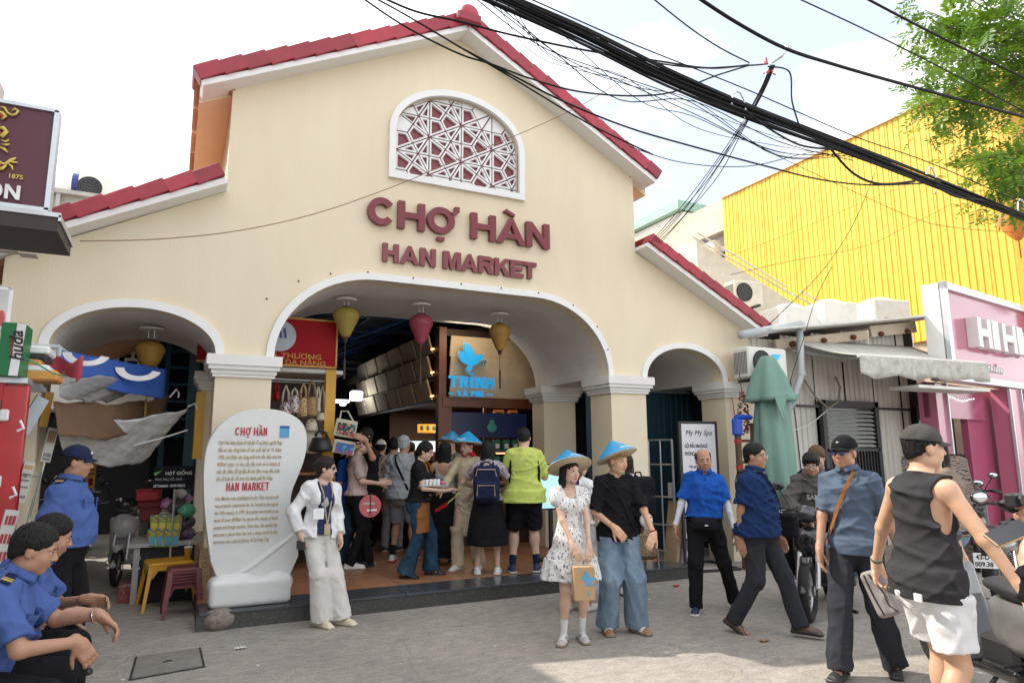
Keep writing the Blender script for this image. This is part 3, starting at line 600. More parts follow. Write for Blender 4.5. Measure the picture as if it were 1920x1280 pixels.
def person(name,label,loc,rz,H=1.70,sex='m',build=1.,skin='skin_mid',h=.009,pel=(0,0,None),lean=(0,0),twist=0.,head=(0,0,0),
           footL=(-.1,.0,0,8),footR=(.1,.0,0,-8),handL=(-.24,.05,.78),handR=(.24,.05,.78),elL=(-.4,-1,.1),elR=(.4,-1,.1),
           palmL=(1,0,0),palmR=(-1,0,0),hdL=None,hdR=None,curlL=.35,curlR=.35,kneeL=(0,1,0),kneeR=(0,1,0),belly=0.,
           top=None,bottom=None,shoes=None,hair=None,hat=None,extra=None,face=True,group=None,toeL=0.,toeR=0.,mouth='lip',socks=None,beard=None,cat='person'):
    """local frame: +Y forward, +X the person's right, feet on z=0"""
    if isinstance(rz,tuple):
        th=math.atan2(loc[0],loc[1]); r_,c_=rz; rz=math.atan2(-(math.cos(th)*r_-math.sin(th)*c_),-math.sin(th)*r_-math.cos(th)*c_)
    s=H/1.72; E=thing('person',label,cat,loc,rz,group); J={}
    pz=pel[2] if pel[2] is not None else .925*s
    pc=V3(pel[0],pel[1],pz); Tp=rotm(0,0,0); Tt=rotm(twist,lean[0],lean[1]); TL=.522*s
    J['pel']=pc; nb=pc+Tt[:,2]*TL; J['neck']=nb; J['T']=Tt
    sw=(.152 if sex=='m' else .140)*s*(1+.35*(build-1)); J['sw']=sw
    shz=.434*s
    hipw=.088*s; hh=nb+Tt[:,1]*.012*s+Tt[:,2]*.125*s; Hd=Tt@rotm(*head) if False else rotm(twist+head[0],lean[0]*.2+head[1],head[2]); J['H']=Hd
    hc=nb+Tt[:,2]*.022*s+Tt[:,1]*.01*s+Hd[:,2]*.095*s+Hd[:,1]*.022*s; J['hc']=hc; hs=s**.35*(1 if sex=='m' else .965); J['hs']=hs
    for sd,X,ft,hn,el,kn,hd in((-1,'L',footL,handL,elL,kneeL,hdL),(1,'R',footR,handR,elR,kneeR,hdR)):
        hp=pc+V3(sd*hipw,0,-.02*s); fy=R(ft[3]); an=V3(ft[0],ft[1],ft[2]+.075*s); k,an=ik(hp,an,.43*s,.425*s,kn)
        J['hip'+X]=hp; J['kn'+X]=k; J['an'+X]=an; J['fy'+X]=fy
        sh=pc+Tt@V3(sd*sw,-.005,shz); e,wr=ik(sh,V3(*hn),.285*s,.25*s,el); J['sh'+X]=sh; J['el'+X]=e; J['wr'+X]=wr; J['hd'+X]=nrm(wr-e) if hd is None else nrm(hd)
    J['s']=s; J['hat']=bool(hat)
    b=build; wS=np.array([.150,.163,.148,.136,.145,.152,.135,.082,.055])*s*b; dS=np.array([.10,.115,.105,.10,.112,.115,.095,.07,.055])*s*(1+(b-1)*1.2); zS=np.array([-.10,-.02,.10,.19,.30,.38,.44,.48,.52])*s
    if sex=='f': wS=wS*np.array([1.02,1.04,.92,.84,.86,.88,.9,.85,.85]); dS=dS*np.array([1.02,1.03,.9,.84,.88,.9,.9,.85,.85])
    cyS=np.array([-.01,-.01,.0,.0,.0,.0,-.01,-.012,-.008])*s
    if belly: dS=dS+belly*np.array([.1,.4,.9,1,.5,.15,0,0,0])*.5; cyS=cyS+belly*np.array([.1,.4,.9,1,.5,.1,0,0,0])*.5; wS=wS+belly*np.array([.0,.2,.5,.5,.2,0,0,0,0])*.6
    J['prof']=(zS,wS,dS,cyS)
    def torso(S,off=0.,k=.03,z0=None,widen=None):
        z,w_,d_=zS.copy(),wS+off,dS+off
        if widen is not None: w_=w_+np.interp(z/s,widen[0],widen[1]); d_=d_+np.interp(z/s,widen[0],widen[1])
        S.add(loft(pc,Tt,z,w_,d_,cyS),k)
        for X,sd in(('L',-1),('R',1)):
            S.add(cap(J['neck']-Tt[:,2]*.042*s+Tt[:,0]*sd*.035*s,J['sh'+X]-Tt[:,2]*.010*s,.040*s+off*.8,.054*s*(.9+.1*b)+off*.8),k)
        if sex=='f':
            for sd in(-1,1): S.add(elp(pc+Tt@V3(sd*.068*s,.085*s*b,.315*s),np.array([.062,.05,.058])*s+off*.8),.03)
        S.add(elp(pc+V3(0,-.03*s,-.06*s),np.array([.155,.105,.11])*s*b+off),.04)
        return S
    J['torso']=torso; sk=MATS[skin]
    aR=(.047,.037,.038,.024) if sex=='m' else (.040,.031,.032,.020); aR=[v*s*(.6+.4*b) for v in aR]; J['aR']=aR
    lR=[v*s*(.6+.4*b)*(.86 if (bottom and bottom.get('kind')=='trousers') else 1) for v in((.086,.056,.055,.036) if sex=='m' else (.084,.053,.052,.033))]; J['lR']=lR
    def arm(S,X,off=0.,t1=1.,loose=0.,k=.03,clip=False):
        a,e,w_=J['sh'+X],J['el'+X],J['wr'+X]
        if t1<=1: o=a+(e-a)*t1; S.add((ccap(a,o+nrm(e-a)*.03,aR[0]*1.0+off*.7,aR[0]+(aR[1]-aR[0])*t1+off*.9+loose*.55,o,nrm(e-a)) if clip else cap(a,o,aR[0]*1.05+off,aR[0]+(aR[1]-aR[0])*t1+off+loose)),k)
        else:
            t=t1-1; S.add(cap(a,e,aR[0]*1.05+off,aR[1]+off+loose*.5),k); o=e+(w_-e)*t; r1=aR[2]+(aR[3]-aR[2])*t+off+loose
            S.add(ccap(e,o+nrm(w_-e)*.03,aR[1]+off+loose*.7,r1,o,nrm(w_-e)) if clip else cap(e,o,aR[1]+off+loose*.7,r1),.02)
    def leg(S,X,off=0.,k=.03,rk=None):
        a,e,w_=J['hip'+X],J['kn'+X],J['an'+X]; r=rk or lR
        S.add(cap(a,e,r[0]+off,r[1]+off),k); S.add(cap(e,w_,r[2]*.98+off,r[3]+off),.03)
        if not rk:
            cf=e+(w_-e)*.28; bk=nrm(np.cross(w_-e,J['T'][:,0])); bk=bk if bk[1]<0 else -bk; S.add(elp(cf+bk*.012*s,(r[2]*1.04,r[2]*1.04,.10*s)),.03)
    J['arm']=arm; J['leg']=leg
    # ---- body
    S=torso(Sdf()); H3=lambda x,y,z: hc+Hd@(V3(x,y,z)*hs)
    S.add(cap(nb-Tt[:,2]*.04*s-Tt[:,1]*.005,H3(0,-.02,-.06),(.056 if sex=='m' else .047)*s,(.054 if sex=='m' else .045)*s),.03)
    for X in 'LR': arm(S,X,t1=2.); leg(S,X); J['an'+X]
    for X,sd,pn,cu in(('L',-1,palmL,curlL),('R',1,palmR,curlR)): hand(S,J['wr'+X],J['hd'+X],pn,-sd*1.0,s*(1 if sex=='m' else .93),cu)
    for X,toe in(('L',toeL),('R',toeR)):
        a=J['an'+X]; y=J['fy'+X]; d=V3(-math.sin(y)*math.cos(R(toe)),math.cos(y)*math.cos(R(toe)),-math.sin(R(toe))); J['fd'+X]=d
        S.add(cap(a+V3(0,0,-.03*s)-d*.02,a+V3(0,0,-.045*s)+d*.13*s,.034*s,.024*s),.02)
    E3=lambda c,r,k,op='u': S.add(elp(H3(*c),np.array(r)*hs,Hd),k,op)
    E3((0,-.014,.032),(.076,.094,.088),.02); E3((0,.016,-.030),(.060,.072,.080),.03); E3((0,.045,-.088),(.026,.026,.020),.03)
    for sd in(-1,1):
        E3((sd*.034,.046,-.030),(.030,.032,.030),.02); E3((sd*.045,.01,-.066),(.022,.04,.024),.025); E3((sd*.026,.074,.024),(.026,.012,.009),.012)
        E3((sd*.031,.097,.006),(.017,.016,.011),.010,'s'); E3((sd*.0775,-.004,-.006),(.008,.020,.030),.006)
        E3((sd*.011,.094,-.027),(.009,.010,.007),.006); E3((sd*.031,.074,.004),(.013,.0125,.012),.004)
    S.add(cap(H3(0,.083,.012),H3(0,.103,-.022),.0075*hs,.0105*hs),.010)
    E3((0,.080,-.055),(.023,.013,.0055),.006); E3((0,.079,-.064),(.019,.013,.006),.005); E3((0,.095,-.0595),(.03,.01,.0012),.002,'s')
    V,Q=surf(S,h)
    paint=[]; mats=[sk]
    if face:
        mats.append(MATS[mouth]); C=H3(0,.088,-.059); paint.append((1,lambda c:(((c-C)@Hd/np.array([.023,.014,.0095])/hs)**2).sum(1)<1))
    if socks:
        mats.append(MATS[socks[0]]); zz=socks[1]; k=len(mats)-1
        paint.append((k,lambda c:((((c-J['anL'])@nrm(J['knL']-J['anL']))<zz)&(np.linalg.norm(c-J['anL'],axis=1)<.2)&(((c-J['anL'])@nrm(J['knL']-J['anL']))>-.1))|((((c-J['anR'])@nrm(J['knR']-J['anR']))<zz)&(np.linalg.norm(c-J['anR'],axis=1)<.2))))
    if extra and 'sleeve' in extra:
        mats.append(MATS[extra['sleeve']]); k=len(mats)-1
        for X in 'LR':
            a,e_,w_=J['sh'+X],J['el'+X],J['wr'+X]; d=nrm(w_-e_)
            paint.append((k,lambda c,e_=e_,w_=w_,d=d,a=a:(np.linalg.norm(c-(e_+np.clip((c-e_)@d,0,.26)[:,None]*d),axis=1)<.06)&((c-w_)@d<-.012)|(np.linalg.norm(c-(a+np.clip((c-a)@nrm(e_-a),0,.28)[:,None]*nrm(e_-a)),axis=1)<.058)&((c-a)@nrm(e_-a)>.08)))
    npmesh('body',V,Q,mats,E,paint); J['H3']=H3; J['V']=None
    if face:
        for sd in(-1,1):
            T=Matrix(np.vstack([np.hstack([Hd,H3(sd*.031,.0765,.0045)[:,None]]),[0,0,0,1]]).tolist())
            b_=MB(); b_.ell((0,0,0),(.0125*hs,.0095*hs,.0068*hs),10,6,T,0); b_.ell((0,.0062*hs,0),(.0058*hs,.0044*hs,.0060*hs),8,6,T,1); b_.build('eye',[MATS['eye_white'],MATS['iris']],E,smooth=True)
            pts=[H3(sd*(.014+.034*t),.089-.014*t*t-.001,.0225+.006*math.sin(t*2.6)) for t in(0,.33,.66,1)]
            MB().tube(pts,[.0022*hs,.003*hs,.0028*hs,.0012*hs],5).build('eyebrow',MATS['brow'],E,smooth=True)
            MB().tube([H3(sd*(.0185+.026*t),.0905-.010*abs(t-.45)-.004*t,.0085+.0035*math.sin(t*3.1)) for t in(0,.35,.7,1)],.0016*hs,4).build('eyelid',MATS['brow'],E,smooth=True)
    if bottom:
        hm=min([t.get('hem',-.10) for t in (top if isinstance(top,list) else [top])]) if top else 0
        if bottom['kind'] in('trousers','shorts') and hm<-.03: bottom=dict(bottom,waist=min(bottom.get('waist',.06),hm+.04))
        wear_bottom(E,J,**bottom)
    if top: 
        for t in (top if isinstance(top,list) else [top]): wear_top(E,J,**t)
    if shoes: wear_shoes(E,J,**shoes)
    if hair: wear_hair(E,J,**hair)
    if hat: wear_hat(E,J,**hat)
    if extra: wear_extra(E,J,extra)
    E['_']=0; del E['_']; return E,J
def wear_top(E,J,mat='shirt_white',off=.016,sleeve=.75,loose=.012,hem=-.10,neck=.49,h=.0095,amp=.005,widen=None,name='shirt',tank=None,open_=None,tankw=.085,mats=None,paint=None,collar=None,vneck=0.,hemslope=0.,backless=None,puff=0.,seed=None,placket=None):
    s=J['s']; pc=J['pel']; T=J['T']; S=Sdf(); wd=widen or ([-.2,0.,.2,.5],[loose,loose*.9,loose*.4,0])
    J['torso'](S,off,widen=wd)
    zl=hem*s-.1*s
    zS,wS,dS,cyS=J['prof']; S.add(loft(pc,np.eye(3) if abs(T[1,2])>.25 else T,[hem*s-.04,.02*s],[wS[1]+off+loose*1.5+.012,wS[1]+off+loose+.006],[dS[1]+off+loose*1.5+.012,dS[1]+off+loose+.008],[cyS[1]]*2),.03)
    if sleeve>0:
        for X in 'LR': J['arm'](S,X,off,sleeve,loose,.025,True)
        if puff:
            for X in 'LR': S.add(elp(J['sh'+X]+(J['el'+X]-J['sh'+X])*.22,(puff,puff,puff*1.05)),.03)
    f=folds(amp,seed if seed is not None else int(abs(E.location.x*97+E.location.y*31))+3); S.noise(f)
    dn=T[:,2]; S.cut(pc+dn*(hem*s),-dn if abs(T[1,2])<=.25 else (0,-.35,-1))
    c=pc+T@V3(0,.0,neck*s); S.cut(c+T[:,2]*(.012+.02),T@nrm(V3(0,.25,1)))
    # neck opening
    S.add(cap(c+T@V3(0,.005,-.01*s-vneck*.3),c+T@V3(0,.02,.12*s),(.060 if not vneck else .062)*s,.075*s),.004,'s')
    if vneck: S.add(elp(pc+T@V3(0,.13*s,neck*s-.02*s),(.075*s,.12*s,vneck),T),.006,'s')
    if tank:
        for X,sd in(('L',-1),('R',1)): S.add(elp(J['sh'+X]+T@V3(sd*.05*s,0,-tank*.5),(tankw*s,.13*s,tank),T),.008,'s')
    if backless: S.add(elp(pc+T@V3(0,-.14*s,.45*s),(.12*s,.12*s,.17*s),T),.01,'s')
    if open_:  # open jacket front: remove a wedge
        S.add(rbox(pc+T@V3(0,.16*s,.18*s),(open_,.13*s,.5*s),.02,T),.01,'s')
    V,Q=surf(S,h); mm=[MATS[m] for m in (mats or [mat])]
    pt=[(k,(lambda c,fn=fn:fn((c-pc)@T,c))) for k,fn in (paint or [])]
    V=relax(V,Q,1,.4); npmesh(name,V,Q,mm,E,pt)
    if collar:
        b=MB(); n0=J['neck']
        for sd in(-1,1):
            P=lambda u,v:Vector((n0+T@(V3(sd*(.008+.062*math.sin(u*2.75)) ,.062*math.cos(u*2.75)+.028*(1-u)+v*.012*(math.cos(u*2.75)),.012+.022*u-v*(.045-.012*u)+.012)*s+V3(sd*v*.012,0,0))))
            b.sheet(P,8,3,th=.004)
        b.build('collar',MATS[collar],E,smooth=True)
    if placket:
        b=MB(); zs=[.43,.36,.28]; 
        for z in zs: b.box((0,0,0),(.02,.006,.06*s),Matrix.Translation(Vector(pc+T@V3(0,np.interp(z*s,zS,dS+cyS)+off+.004,z*s))))
        b.build('placket',MATS[placket],E)
def wear_bottom(E,J,kind='trousers',mat='cloth_black',off=.012,r=None,end=None,waist=.06,h=.0095,amp=.006,hemr=None,hemz=.45,n=9,wave=.05,name=None,tiers=None,seed=None,waistr=None,topz=None):
    s=J['s']; pc=J['pel']; S=Sdf(); f=folds(amp,seed if seed is not None else int(abs(E.location.x*57+E.location.y*41))+9,(13,13,6)); zS,wS,dS,cyS=J['prof']
    if kind in('trousers','shorts'):
        r=r or (.094,.070,.066,.058); rk=[v*s for v in r]
        e=end or {'L':None,'R':None}
        S.add(loft(pc,np.eye(3),np.array([-.10,-.02,.10])*s,wS[:3]+off*.9,dS[:3]+off*.9,cyS[:3]),.03); S.add(elp(pc+V3(0,-.03*s,-.06*s),np.array([.155,.105,.12])*s+off),.04)
        for X in 'LR':
            a,k,w_=J['hip'+X],J['kn'+X],J['an'+X]
            if kind=='shorts':
                t=end or .75; S.add(ccap(a,a+(k-a)*(t+.12),rk[0]+off,rk[1]+off,a+(k-a)*t,nrm(k-a)),.02)
            else:
                S.add(cap(a,k,rk[0],rk[1]),.03); w2=w_+nrm(w_-k)*.06; S.add(ccap(k,w2,rk[2],rk[3],w_+nrm(w_-k)*(.022*s+(0 if hemr is None else hemr)),nrm(w_-k)),.03)
                if n==0: pass
        S.noise(f)
        S.cut(pc+V3(0,0,waist*s),(0,0,1))
    else:
        z1=(topz if topz is not None else waist)*s; hw=hemr or .24; zb=hemz-pc[2]; fo=lambda a,z:1+wave*np.sin(a*n+1.3*np.sin(a*2)+.5)*np.clip((z1-z)/(z1-zb),0,1)
        zs=np.array([zb,zb*.5,-.08*s,0.0,z1]); wr=waistr or wS[2]+.004
        ws=np.array([hw,(hw+wS[1]+off)/2+.012,wS[1]+off+.014,wS[1]+off+.006,wr]); 
        S.add(loft(pc,np.eye(3),zs,ws,ws*.86,None,None,fo),.0)
        S.noise(f); S.cut(pc+V3(0,0,zb+.004),(0,0,-1)); S.cut(pc+V3(0,0,z1),(0,0,1))
        if tiers:
            for (tz,tr,bz,br) in tiers:
                S2=Sdf(); 
    V,Q=surf(S,h); V=relax(V,Q,1,.4); npmesh(name or kind,V,Q,[MATS[mat]],E)
def wear_shoes(E,J,mat='shoe_white',sole='sole_white',h=.007,kind='shoe',toe=None,stripe=None):
    s=J['s']
    for X in 'LR':
        a=J['an'+X]; d=J['fd'+X]; up=nrm(V3(0,0,1)-d*d[2]); r=np.cross(d,up); Mx=np.stack([r,d,up],1); o=a-up*.075*s
        S=Sdf(); 
        S.add(rbox(o+d*.055*s+up*.014*s,(.043*s,.135*s,.014*s),.012,Mx),.0)
        for c,rr in((.105,.044),(.15,.040),(-.045,.036)): S.add(elp(o+d*c*s+up*.012*s,(rr*s,.045*s,.015*s),Mx),.01)
        if kind!='sandal':
            S.add(elp(o+d*.11*s+up*.028*s,(.041*s,.075*s,.034*s),Mx),.012); S.add(elp(o-d*.03*s+up*.04*s,(.036*s,.05*s,.045*s),Mx),.02); S.add(cap(o+d*.02*s+up*.05*s,o+d*.08*s+up*.035*s,.036*s,.034*s),.02)
            if kind=='trainer': S.add(cap(a-up*.02*s,a+up*.0*s-d*.005,.042*s,.040*s),.02)
        else:
            S.add(loft(o,np.stack([r,up,d],1),np.array([.09,.11,.16])*s,np.array([.047,.049,.045])*s,np.array([.062,.062,.045])*s),.004); S.add(loft(o,np.stack([r,up,d],1),np.array([.01,.05])*s,np.array([.046,.048])*s,np.array([.088,.075])*s),.004)
        S.cut(o+up*.001,-up)
        if kind=='shoe' or kind=='trainer': S.add(cap(a+up*.03*s,a-up*.02*s,.034*s,.030*s),.004,'s')
        V,Q=surf(S,h); mm=[MATS[mat],MATS[sole]]; pt=[(1,lambda c:((c-o)@up<.026*s))]
        if toe: mm.append(MATS[toe]); pt.append((2,lambda c:((c-o)@d>.125*s)&((c-o)@up>.026*s)))
        if stripe: mm.append(MATS[stripe]); k=len(mm)-1; pt.append((k,lambda c:((c-o)@up>.03*s)&((c-o)@up<.07*s)&(np.abs(((c-o)@d+.7*((c-o)@up))%(.034*s)-.017*s)<.0075*s)&(np.abs((c-o)@d-.03*s)<.055*s)&(np.abs((c-o)@r)>.02*s)))
        npmesh('shoe' if kind!='sandal' else 'sandal',relax(V,Q,1,.3),Q,mm,E,pt)
def wear_hair(E,J,kind='short',mat='hair_black',h=.0075,length=.3,seed=1,vol=0.,hairline=.055):
    H=J['H']; H3=J['H3']; hs=J['hs']; S=Sdf(); e=lambda c,r,k=.02,op='u':S.add(elp(H3(*c),np.array(r)*hs,H),k,op)
    g=(.010+vol) if not J.get('hat') else .003
    sg=.6 if kind in('short','thin','bald') else 1; e((0,-.016,.038),(.078+g*sg,.094+g,.088+g)); e((0,-.045,-.02),(.064+g*sg,.058+g*sg,.056+g),.02)
    if kind=='bald':
        e((0,-.01,.10),(.075,.115,.068),.008,'s'); e((0,.085,.02),(.09,.085,.16),.01,'s'); e((0,.02,-.075),(.1,.12,.07),.01,'s')
    elif kind=='thin': e((0,.10,.0),(.075,.062,.085),.012,'s'); e((0,.02,-.09),(.1,.11,.085),.012,'s')
    elif kind=='short':
        e((0,.098,-.012),(.070,.058,.085),.010,'s'); e((0,.05,-.085),(.1,.10,.085),.012,'s')
        for sd in(-1,1): e((sd*.09,.03,-.025),(.02,.035,.05),.008,'s')
        S.cut(H3(0,0,-.004),H@V3(0,.60,-1))
    elif kind=='mop':
        e((0,.045,.075),(.07,.055,.035)); e((0,.102,-.030),(.064,.05,.075),.010,'s'); e((0,.05,-.095),(.1,.10,.08),.012,'s')
    else:
        Lx={'bob':.16,'long':.40,'shoulder':.25}.get(kind,length)
        sp=H3(0,-.05,-.02); dn=V3(0,0,-1)
        if kind in('bob','long','shoulder'):
            Mx=np.stack([H[:,0],np.cross(V3(0,0,1),H[:,0]),V3(0,0,1)],1)
            S.add(loft(H3(0,-.040,.0),Mx,np.array([-Lx,-Lx*.6,-.05,.04])*hs,np.array([.075,.098,.094,.08])*hs,np.array([.035,.055,.06,.055])*hs,np.array([-.02,-.015,0,0])*hs),.03)
            if kind!='long':
                for sd in(-1,1): S.add(cap(H3(sd*.078,-.005,.0),H3(sd*.082,.0,-.06)+dn*(Lx-.09),.026*hs,.020*hs),.03)
        if kind=='tail': S.add(cap(H3(0,-.10,.03),H3(0,-.125,-.05),.030*hs,.028*hs),.02); S.add(cap(H3(0,-.125,-.05),H3(0,-.115,-.05)+dn*.16,.028*hs,.010*hs),.02)
        if kind=='bun': e((0,-.118,.03),(.036,.034,.036),.015)
        e((0,.104,-.02),(.060,.056,.080),.010,'s'); e((0,.07,-.11),(.062,.09,.10),.014,'s')
        if kind in('tail','bun'): e((0,.03,-.10),(.1,.09,.075),.012,'s')
    r=np.random.default_rng(seed); ks=[(r.normal(size=3),r.uniform(0,6)) for _ in range(4)]
    c0=H3(0,0,0)
    S.noise(lambda P:.0030*sum(np.sin((np.arctan2((P-c0)@H[:,0],(P-c0)@H[:,1])*(14+9*i)+(P[:,2])*(12+5*i)+ph)) for i,(k,ph) in enumerate(ks))/2)
    V,Q=surf(S,h); npmesh('hair',V,Q,[MATS[mat]],E)
def wear_hat(E,J,kind='cap',mat='cloth_navy',tilt=0.,h=.006,under='straw',roll=0.,size=1.,badge=None,back=False):
    H=J['H']; H3=J['H3']; hs=J['hs']
    if kind=='cap':
        S=Sdf(); e=lambda c,r,k=.01,op='u':S.add(elp(H3(*c),np.array(r)*hs,H),k,op); sg=-1 if back else 1
        e((0,-.014,.042),(.090,.107,.098)); S.cut(H3(0,0,.040),H@V3(0,-.12,-1)); V,Q=surf(S,h); npmesh('cap_crown',V,Q,[MATS[mat]],E)
        T=Matrix(np.vstack([np.hstack([H*hs,H3(0,0,0)[:,None]]),[0,0,0,1]]).tolist()); b=MB()
        b.sheet(lambda u,v:(math.sin((u-.5)*2.5)*(.078+.004*v),sg*(.052+(math.cos((u-.5)*2.5))*(.035+.062*v))-.012,.046-.018*v-.020*abs(2*u-1)**2),10,4,T,th=.004); b.build('cap_peak',MATS[mat],E,smooth=True)
        MB().ell((0,-.014,.140),(.006,.006,.004),8,5,T).build('cap_button',MATS[mat],E,smooth=True)
        if badge: 
            b=MB(); b.ell((0,.083,.078),(.017,.009,.013),12,6,T,0); b.ell((0,.0855,.081),(.011,.009,.006),10,6,T,1); b.build('badge',[MATS[badge[0]],MATS[badge[1]]],E,smooth=True)
    elif kind=='beanie':
        S=Sdf(); S.add(elp(H3(0,-.02,.045),np.array((.092,.108,.105))*hs,H),0); S.cut(H3(0,0,.005),H@V3(0,.25,-1)); V,Q=surf(S,h); npmesh('beanie',V,Q,[MATS[mat]],E)
    else:
        T=Matrix(np.vstack([np.hstack([H@np.array(Matrix.Rotation(R(tilt),3,'X')@Matrix.Rotation(R(roll),3,'Y')),H3(0,-.015,.045)[:,None]]),[0,0,0,1]]).tolist())
        b=MB(); n=32; o=[(.212*size,.0),(.208*size,.006),(.14*size,.060),(.07*size,.112),(.02,.150),(.0,.157)]; b.lathe(o,n,T,0); i_=[(.0,.148),(.07*size,.104),(.14*size,.052),(.211*size,-.003)]
        b.lathe(i_,n,T,1); b.lathe([(.2125*size,-.005),(.2125*size,.001)],n,T,1); 
        b2=MB()
        for z,r_ in((.004,.205),(.025,.178),(.046,.150),(.066,.121),(.087,.093)): b2.tube([(r_*size*math.cos(a*math.pi/14),r_*size*math.sin(a*math.pi/14),z-.004) for a in range(28)],.0022,4,T,0,closed=True)
        b.build('conical_hat' ,[MATS[mat],MATS[under]],E,smooth=True); b2.build('hat_ring',[MATS['straw_dark']],E)
        # white wing mark printed on the front
        b3=MB(); 
        for kk,(a0,a1,z0,z1) in enumerate(((R(62),R(112),.030,.040),(R(70),R(120),.047,.056),(R(84),R(112),.062,.070))):
            P=lambda u,v:(lambda a,z:((.212*size-(.212*size)*z/.157*1.02+.003)*math.cos(a),(.212*size-(.212*size)*z/.157*1.02+.003)*math.sin(a),z+.004))(a0+(a1-a0)*u,(z0+(z1-z0)*v)*1.0-u*.012+.006*math.sin(u*5)); b3.sheet(P,8,1,T,th=.001)
        b3.build('print',MATS['white_print'],E)
        st=[H3(.07,.0,.02),H3(.062,.03,-.05),H3(.02,.07,-.112),H3(-.02,.07,-.112),H3(-.062,.03,-.05),H3(-.07,0,.02)]; MB().tube(st,.004,5).build('chin_strap',MATS[badge or 'strap_purple'],E,smooth=True)
def wear_extra(E,J,x):
    s=J['s']; pc=J['pel']; T=J['T']; zS,wS,dS,cyS=J['prof']; H3=J['H3']; hs=J['hs']
    def surfpt(a,z,o=.03):
        w_=np.interp(z,zS,wS)+o; d_=np.interp(z,zS,dS)+o; c_=np.interp(z,zS,cyS); return pc+T@V3(w_*math.cos(a),d_*math.sin(a)+c_,z)
    if 'strap' in x:   # crossbody strap: (side, mat, width)
        sd,m,wd=x['strap'][:3]; off=x['strap'][3] if len(x['strap'])>3 else .050; pts=[]
        for half in(0,1):
            q=[]
            for i in range(9):
                t=i/8; z=(.475-.50*t)*s; a=math.pi/2*(1 if half==0 else -1); xx=sd*(.075-.235*t)*s
                w_=np.interp(z,zS,wS)+off; d_=np.interp(z,zS,dS)+off; y=d_*math.sqrt(max(0,1-(xx/w_)**2))*(1 if half==0 else -1)+np.interp(z,zS,cyS); q.append(pc+T@V3(xx,y,z+(.02*s if i==0 else 0)))
            pts+= q if half==0 else q[::-1]
        b=MB(); n=len(pts); Vv=[];Ff=[]
        for i,p in enumerate(pts):
            t=nrm(pts[(i+1)%n]-pts[i-1]); c=nrm(p-(pc+T@V3(0,0,(p-pc)@T[:,2]))); sdv=nrm(np.cross(t,c)); Vv+=[p+sdv*wd/2,p-sdv*wd/2,p-sdv*wd/2-c*.006,p+sdv*wd/2-c*.006]
        for i in range(n):
            a=i*4;b_=((i+1)%n)*4
            for k in range(4): Ff.append((a+k,a+(k+1)%4,b_+(k+1)%4,b_+k))
        mesh('bag_strap',Vv,Ff,MATS[m],E,smooth=False)
    if 'belt' in x:
        zz=x.get('beltz',.045)*s; b=MB(); pts=[pc+np.array([(np.interp(zz,zS,wS)+.016)*math.cos(a),(np.interp(zz,zS,dS)+.016)*math.sin(a)+np.interp(zz,zS,cyS),zz]) for a in np.linspace(0,2*math.pi,28,endpoint=False)]
        Vv=[];Ff=[];n=len(pts)
        for p in pts: Vv+=[p+V3(0,0,.017),p-V3(0,0,.017)]
        for i in range(n): a=2*i;c=2*((i+1)%n); Ff.append((a,a+1,c+1,c))
        mesh('belt',Vv,Ff,MATS[x['belt']],E); b=MB(); b.box((0,0,0),(.045,.008,.036),Matrix.Translation(Vector(pc+V3(0,np.interp(zz,zS,dS)+.02+np.interp(zz,zS,cyS),zz))),.003); b.build('buckle',MATS['chrome'],E)
    if 'glasses' in x:
        m=MATS[x['glasses']]; b=MB(); lens=MB(); tk=.0016 if x.get('thin') else .003
        for sd in(-1,1):
            b.tube([H3(sd*.032+.021*math.cos(a),.098-.008*abs(math.cos(a)) ,.004+.0155*math.sin(a)) for a in np.linspace(0,2*math.pi,14,endpoint=False)],tk,5,closed=True)
            b.tube([H3(sd*.053,.092,.010),H3(sd*.074,.06,.010),H3(sd*.079,-.01,.004)],tk,5)
            Tm=Matrix(np.vstack([np.hstack([J['H'],H3(sd*.032,.096,.004)[:,None]]),[0,0,0,1]]).tolist()); lens.ell((0,0,0),(.020*hs,.002,.015*hs),12,4,Tm)
        b.tube([H3(-.012,.101,.008),H3(.012,.101,.008)],tk,5); b.build('glasses_frame',m,E,smooth=True); lens.build('lens',MATS[x.get('lens','glass_clear')],E,smooth=True)
    if 'watch' in x:
        X,m=x['watch']; w_=J['wr'+X]-J['hd'+X]*.005; d=nrm(J['wr'+X]-J['el'+X]); u=nrm(np.cross(d,[.3,.2,1])); v=np.cross(d,u); r=.030*s
        b=MB(); b.tube([w_+(u*math.cos(a)+v*math.sin(a))*r-d*.02 for a in np.linspace(0,2*math.pi,16,endpoint=False)],.006,6,closed=True); b.build('wristband',MATS[m],E,smooth=True)
    if 'epaulette' in x:
        for X,sd in(('L',-1),('R',1)):
            o=J['sh'+X]; T4=Matrix(np.vstack([np.hstack([T,(o+T@V3(-sd*.015,0,.078*s))[:,None]]),[0,0,0,1]]).tolist())@Matrix.Rotation(R(sd*14),4,'Y'); b=MB(); b.box((0,0,0),(.11,.045,.006),T4,.002,0); b.box((sd*.03,0,.004),(.012,.045,.004),T4,0,1); b.box((sd*.01,0,.004),(.006,.045,.004),T4,0,1); b.build('epaulette',[MATS['cloth_navy'],MATS['gold']],E)
        for sd in(-1,1):
            z=.33*s; p=pc+T@V3(sd*.075*s,np.interp(z,zS,dS)+np.interp(z,zS,cyS)+.020,z); T4=Matrix(np.vstack([np.hstack([T,p[:,None]]),[0,0,0,1]]).tolist())@Matrix.Rotation(R(-sd*22),4,'Z'); b=MB(); b.box((0,0,0),(.085,.008,.09),T4,.003); b.box((0,.005,.035),(.088,.008,.03),T4,.003); b.build('breast_pocket',MATS[x['epaulette']],E)
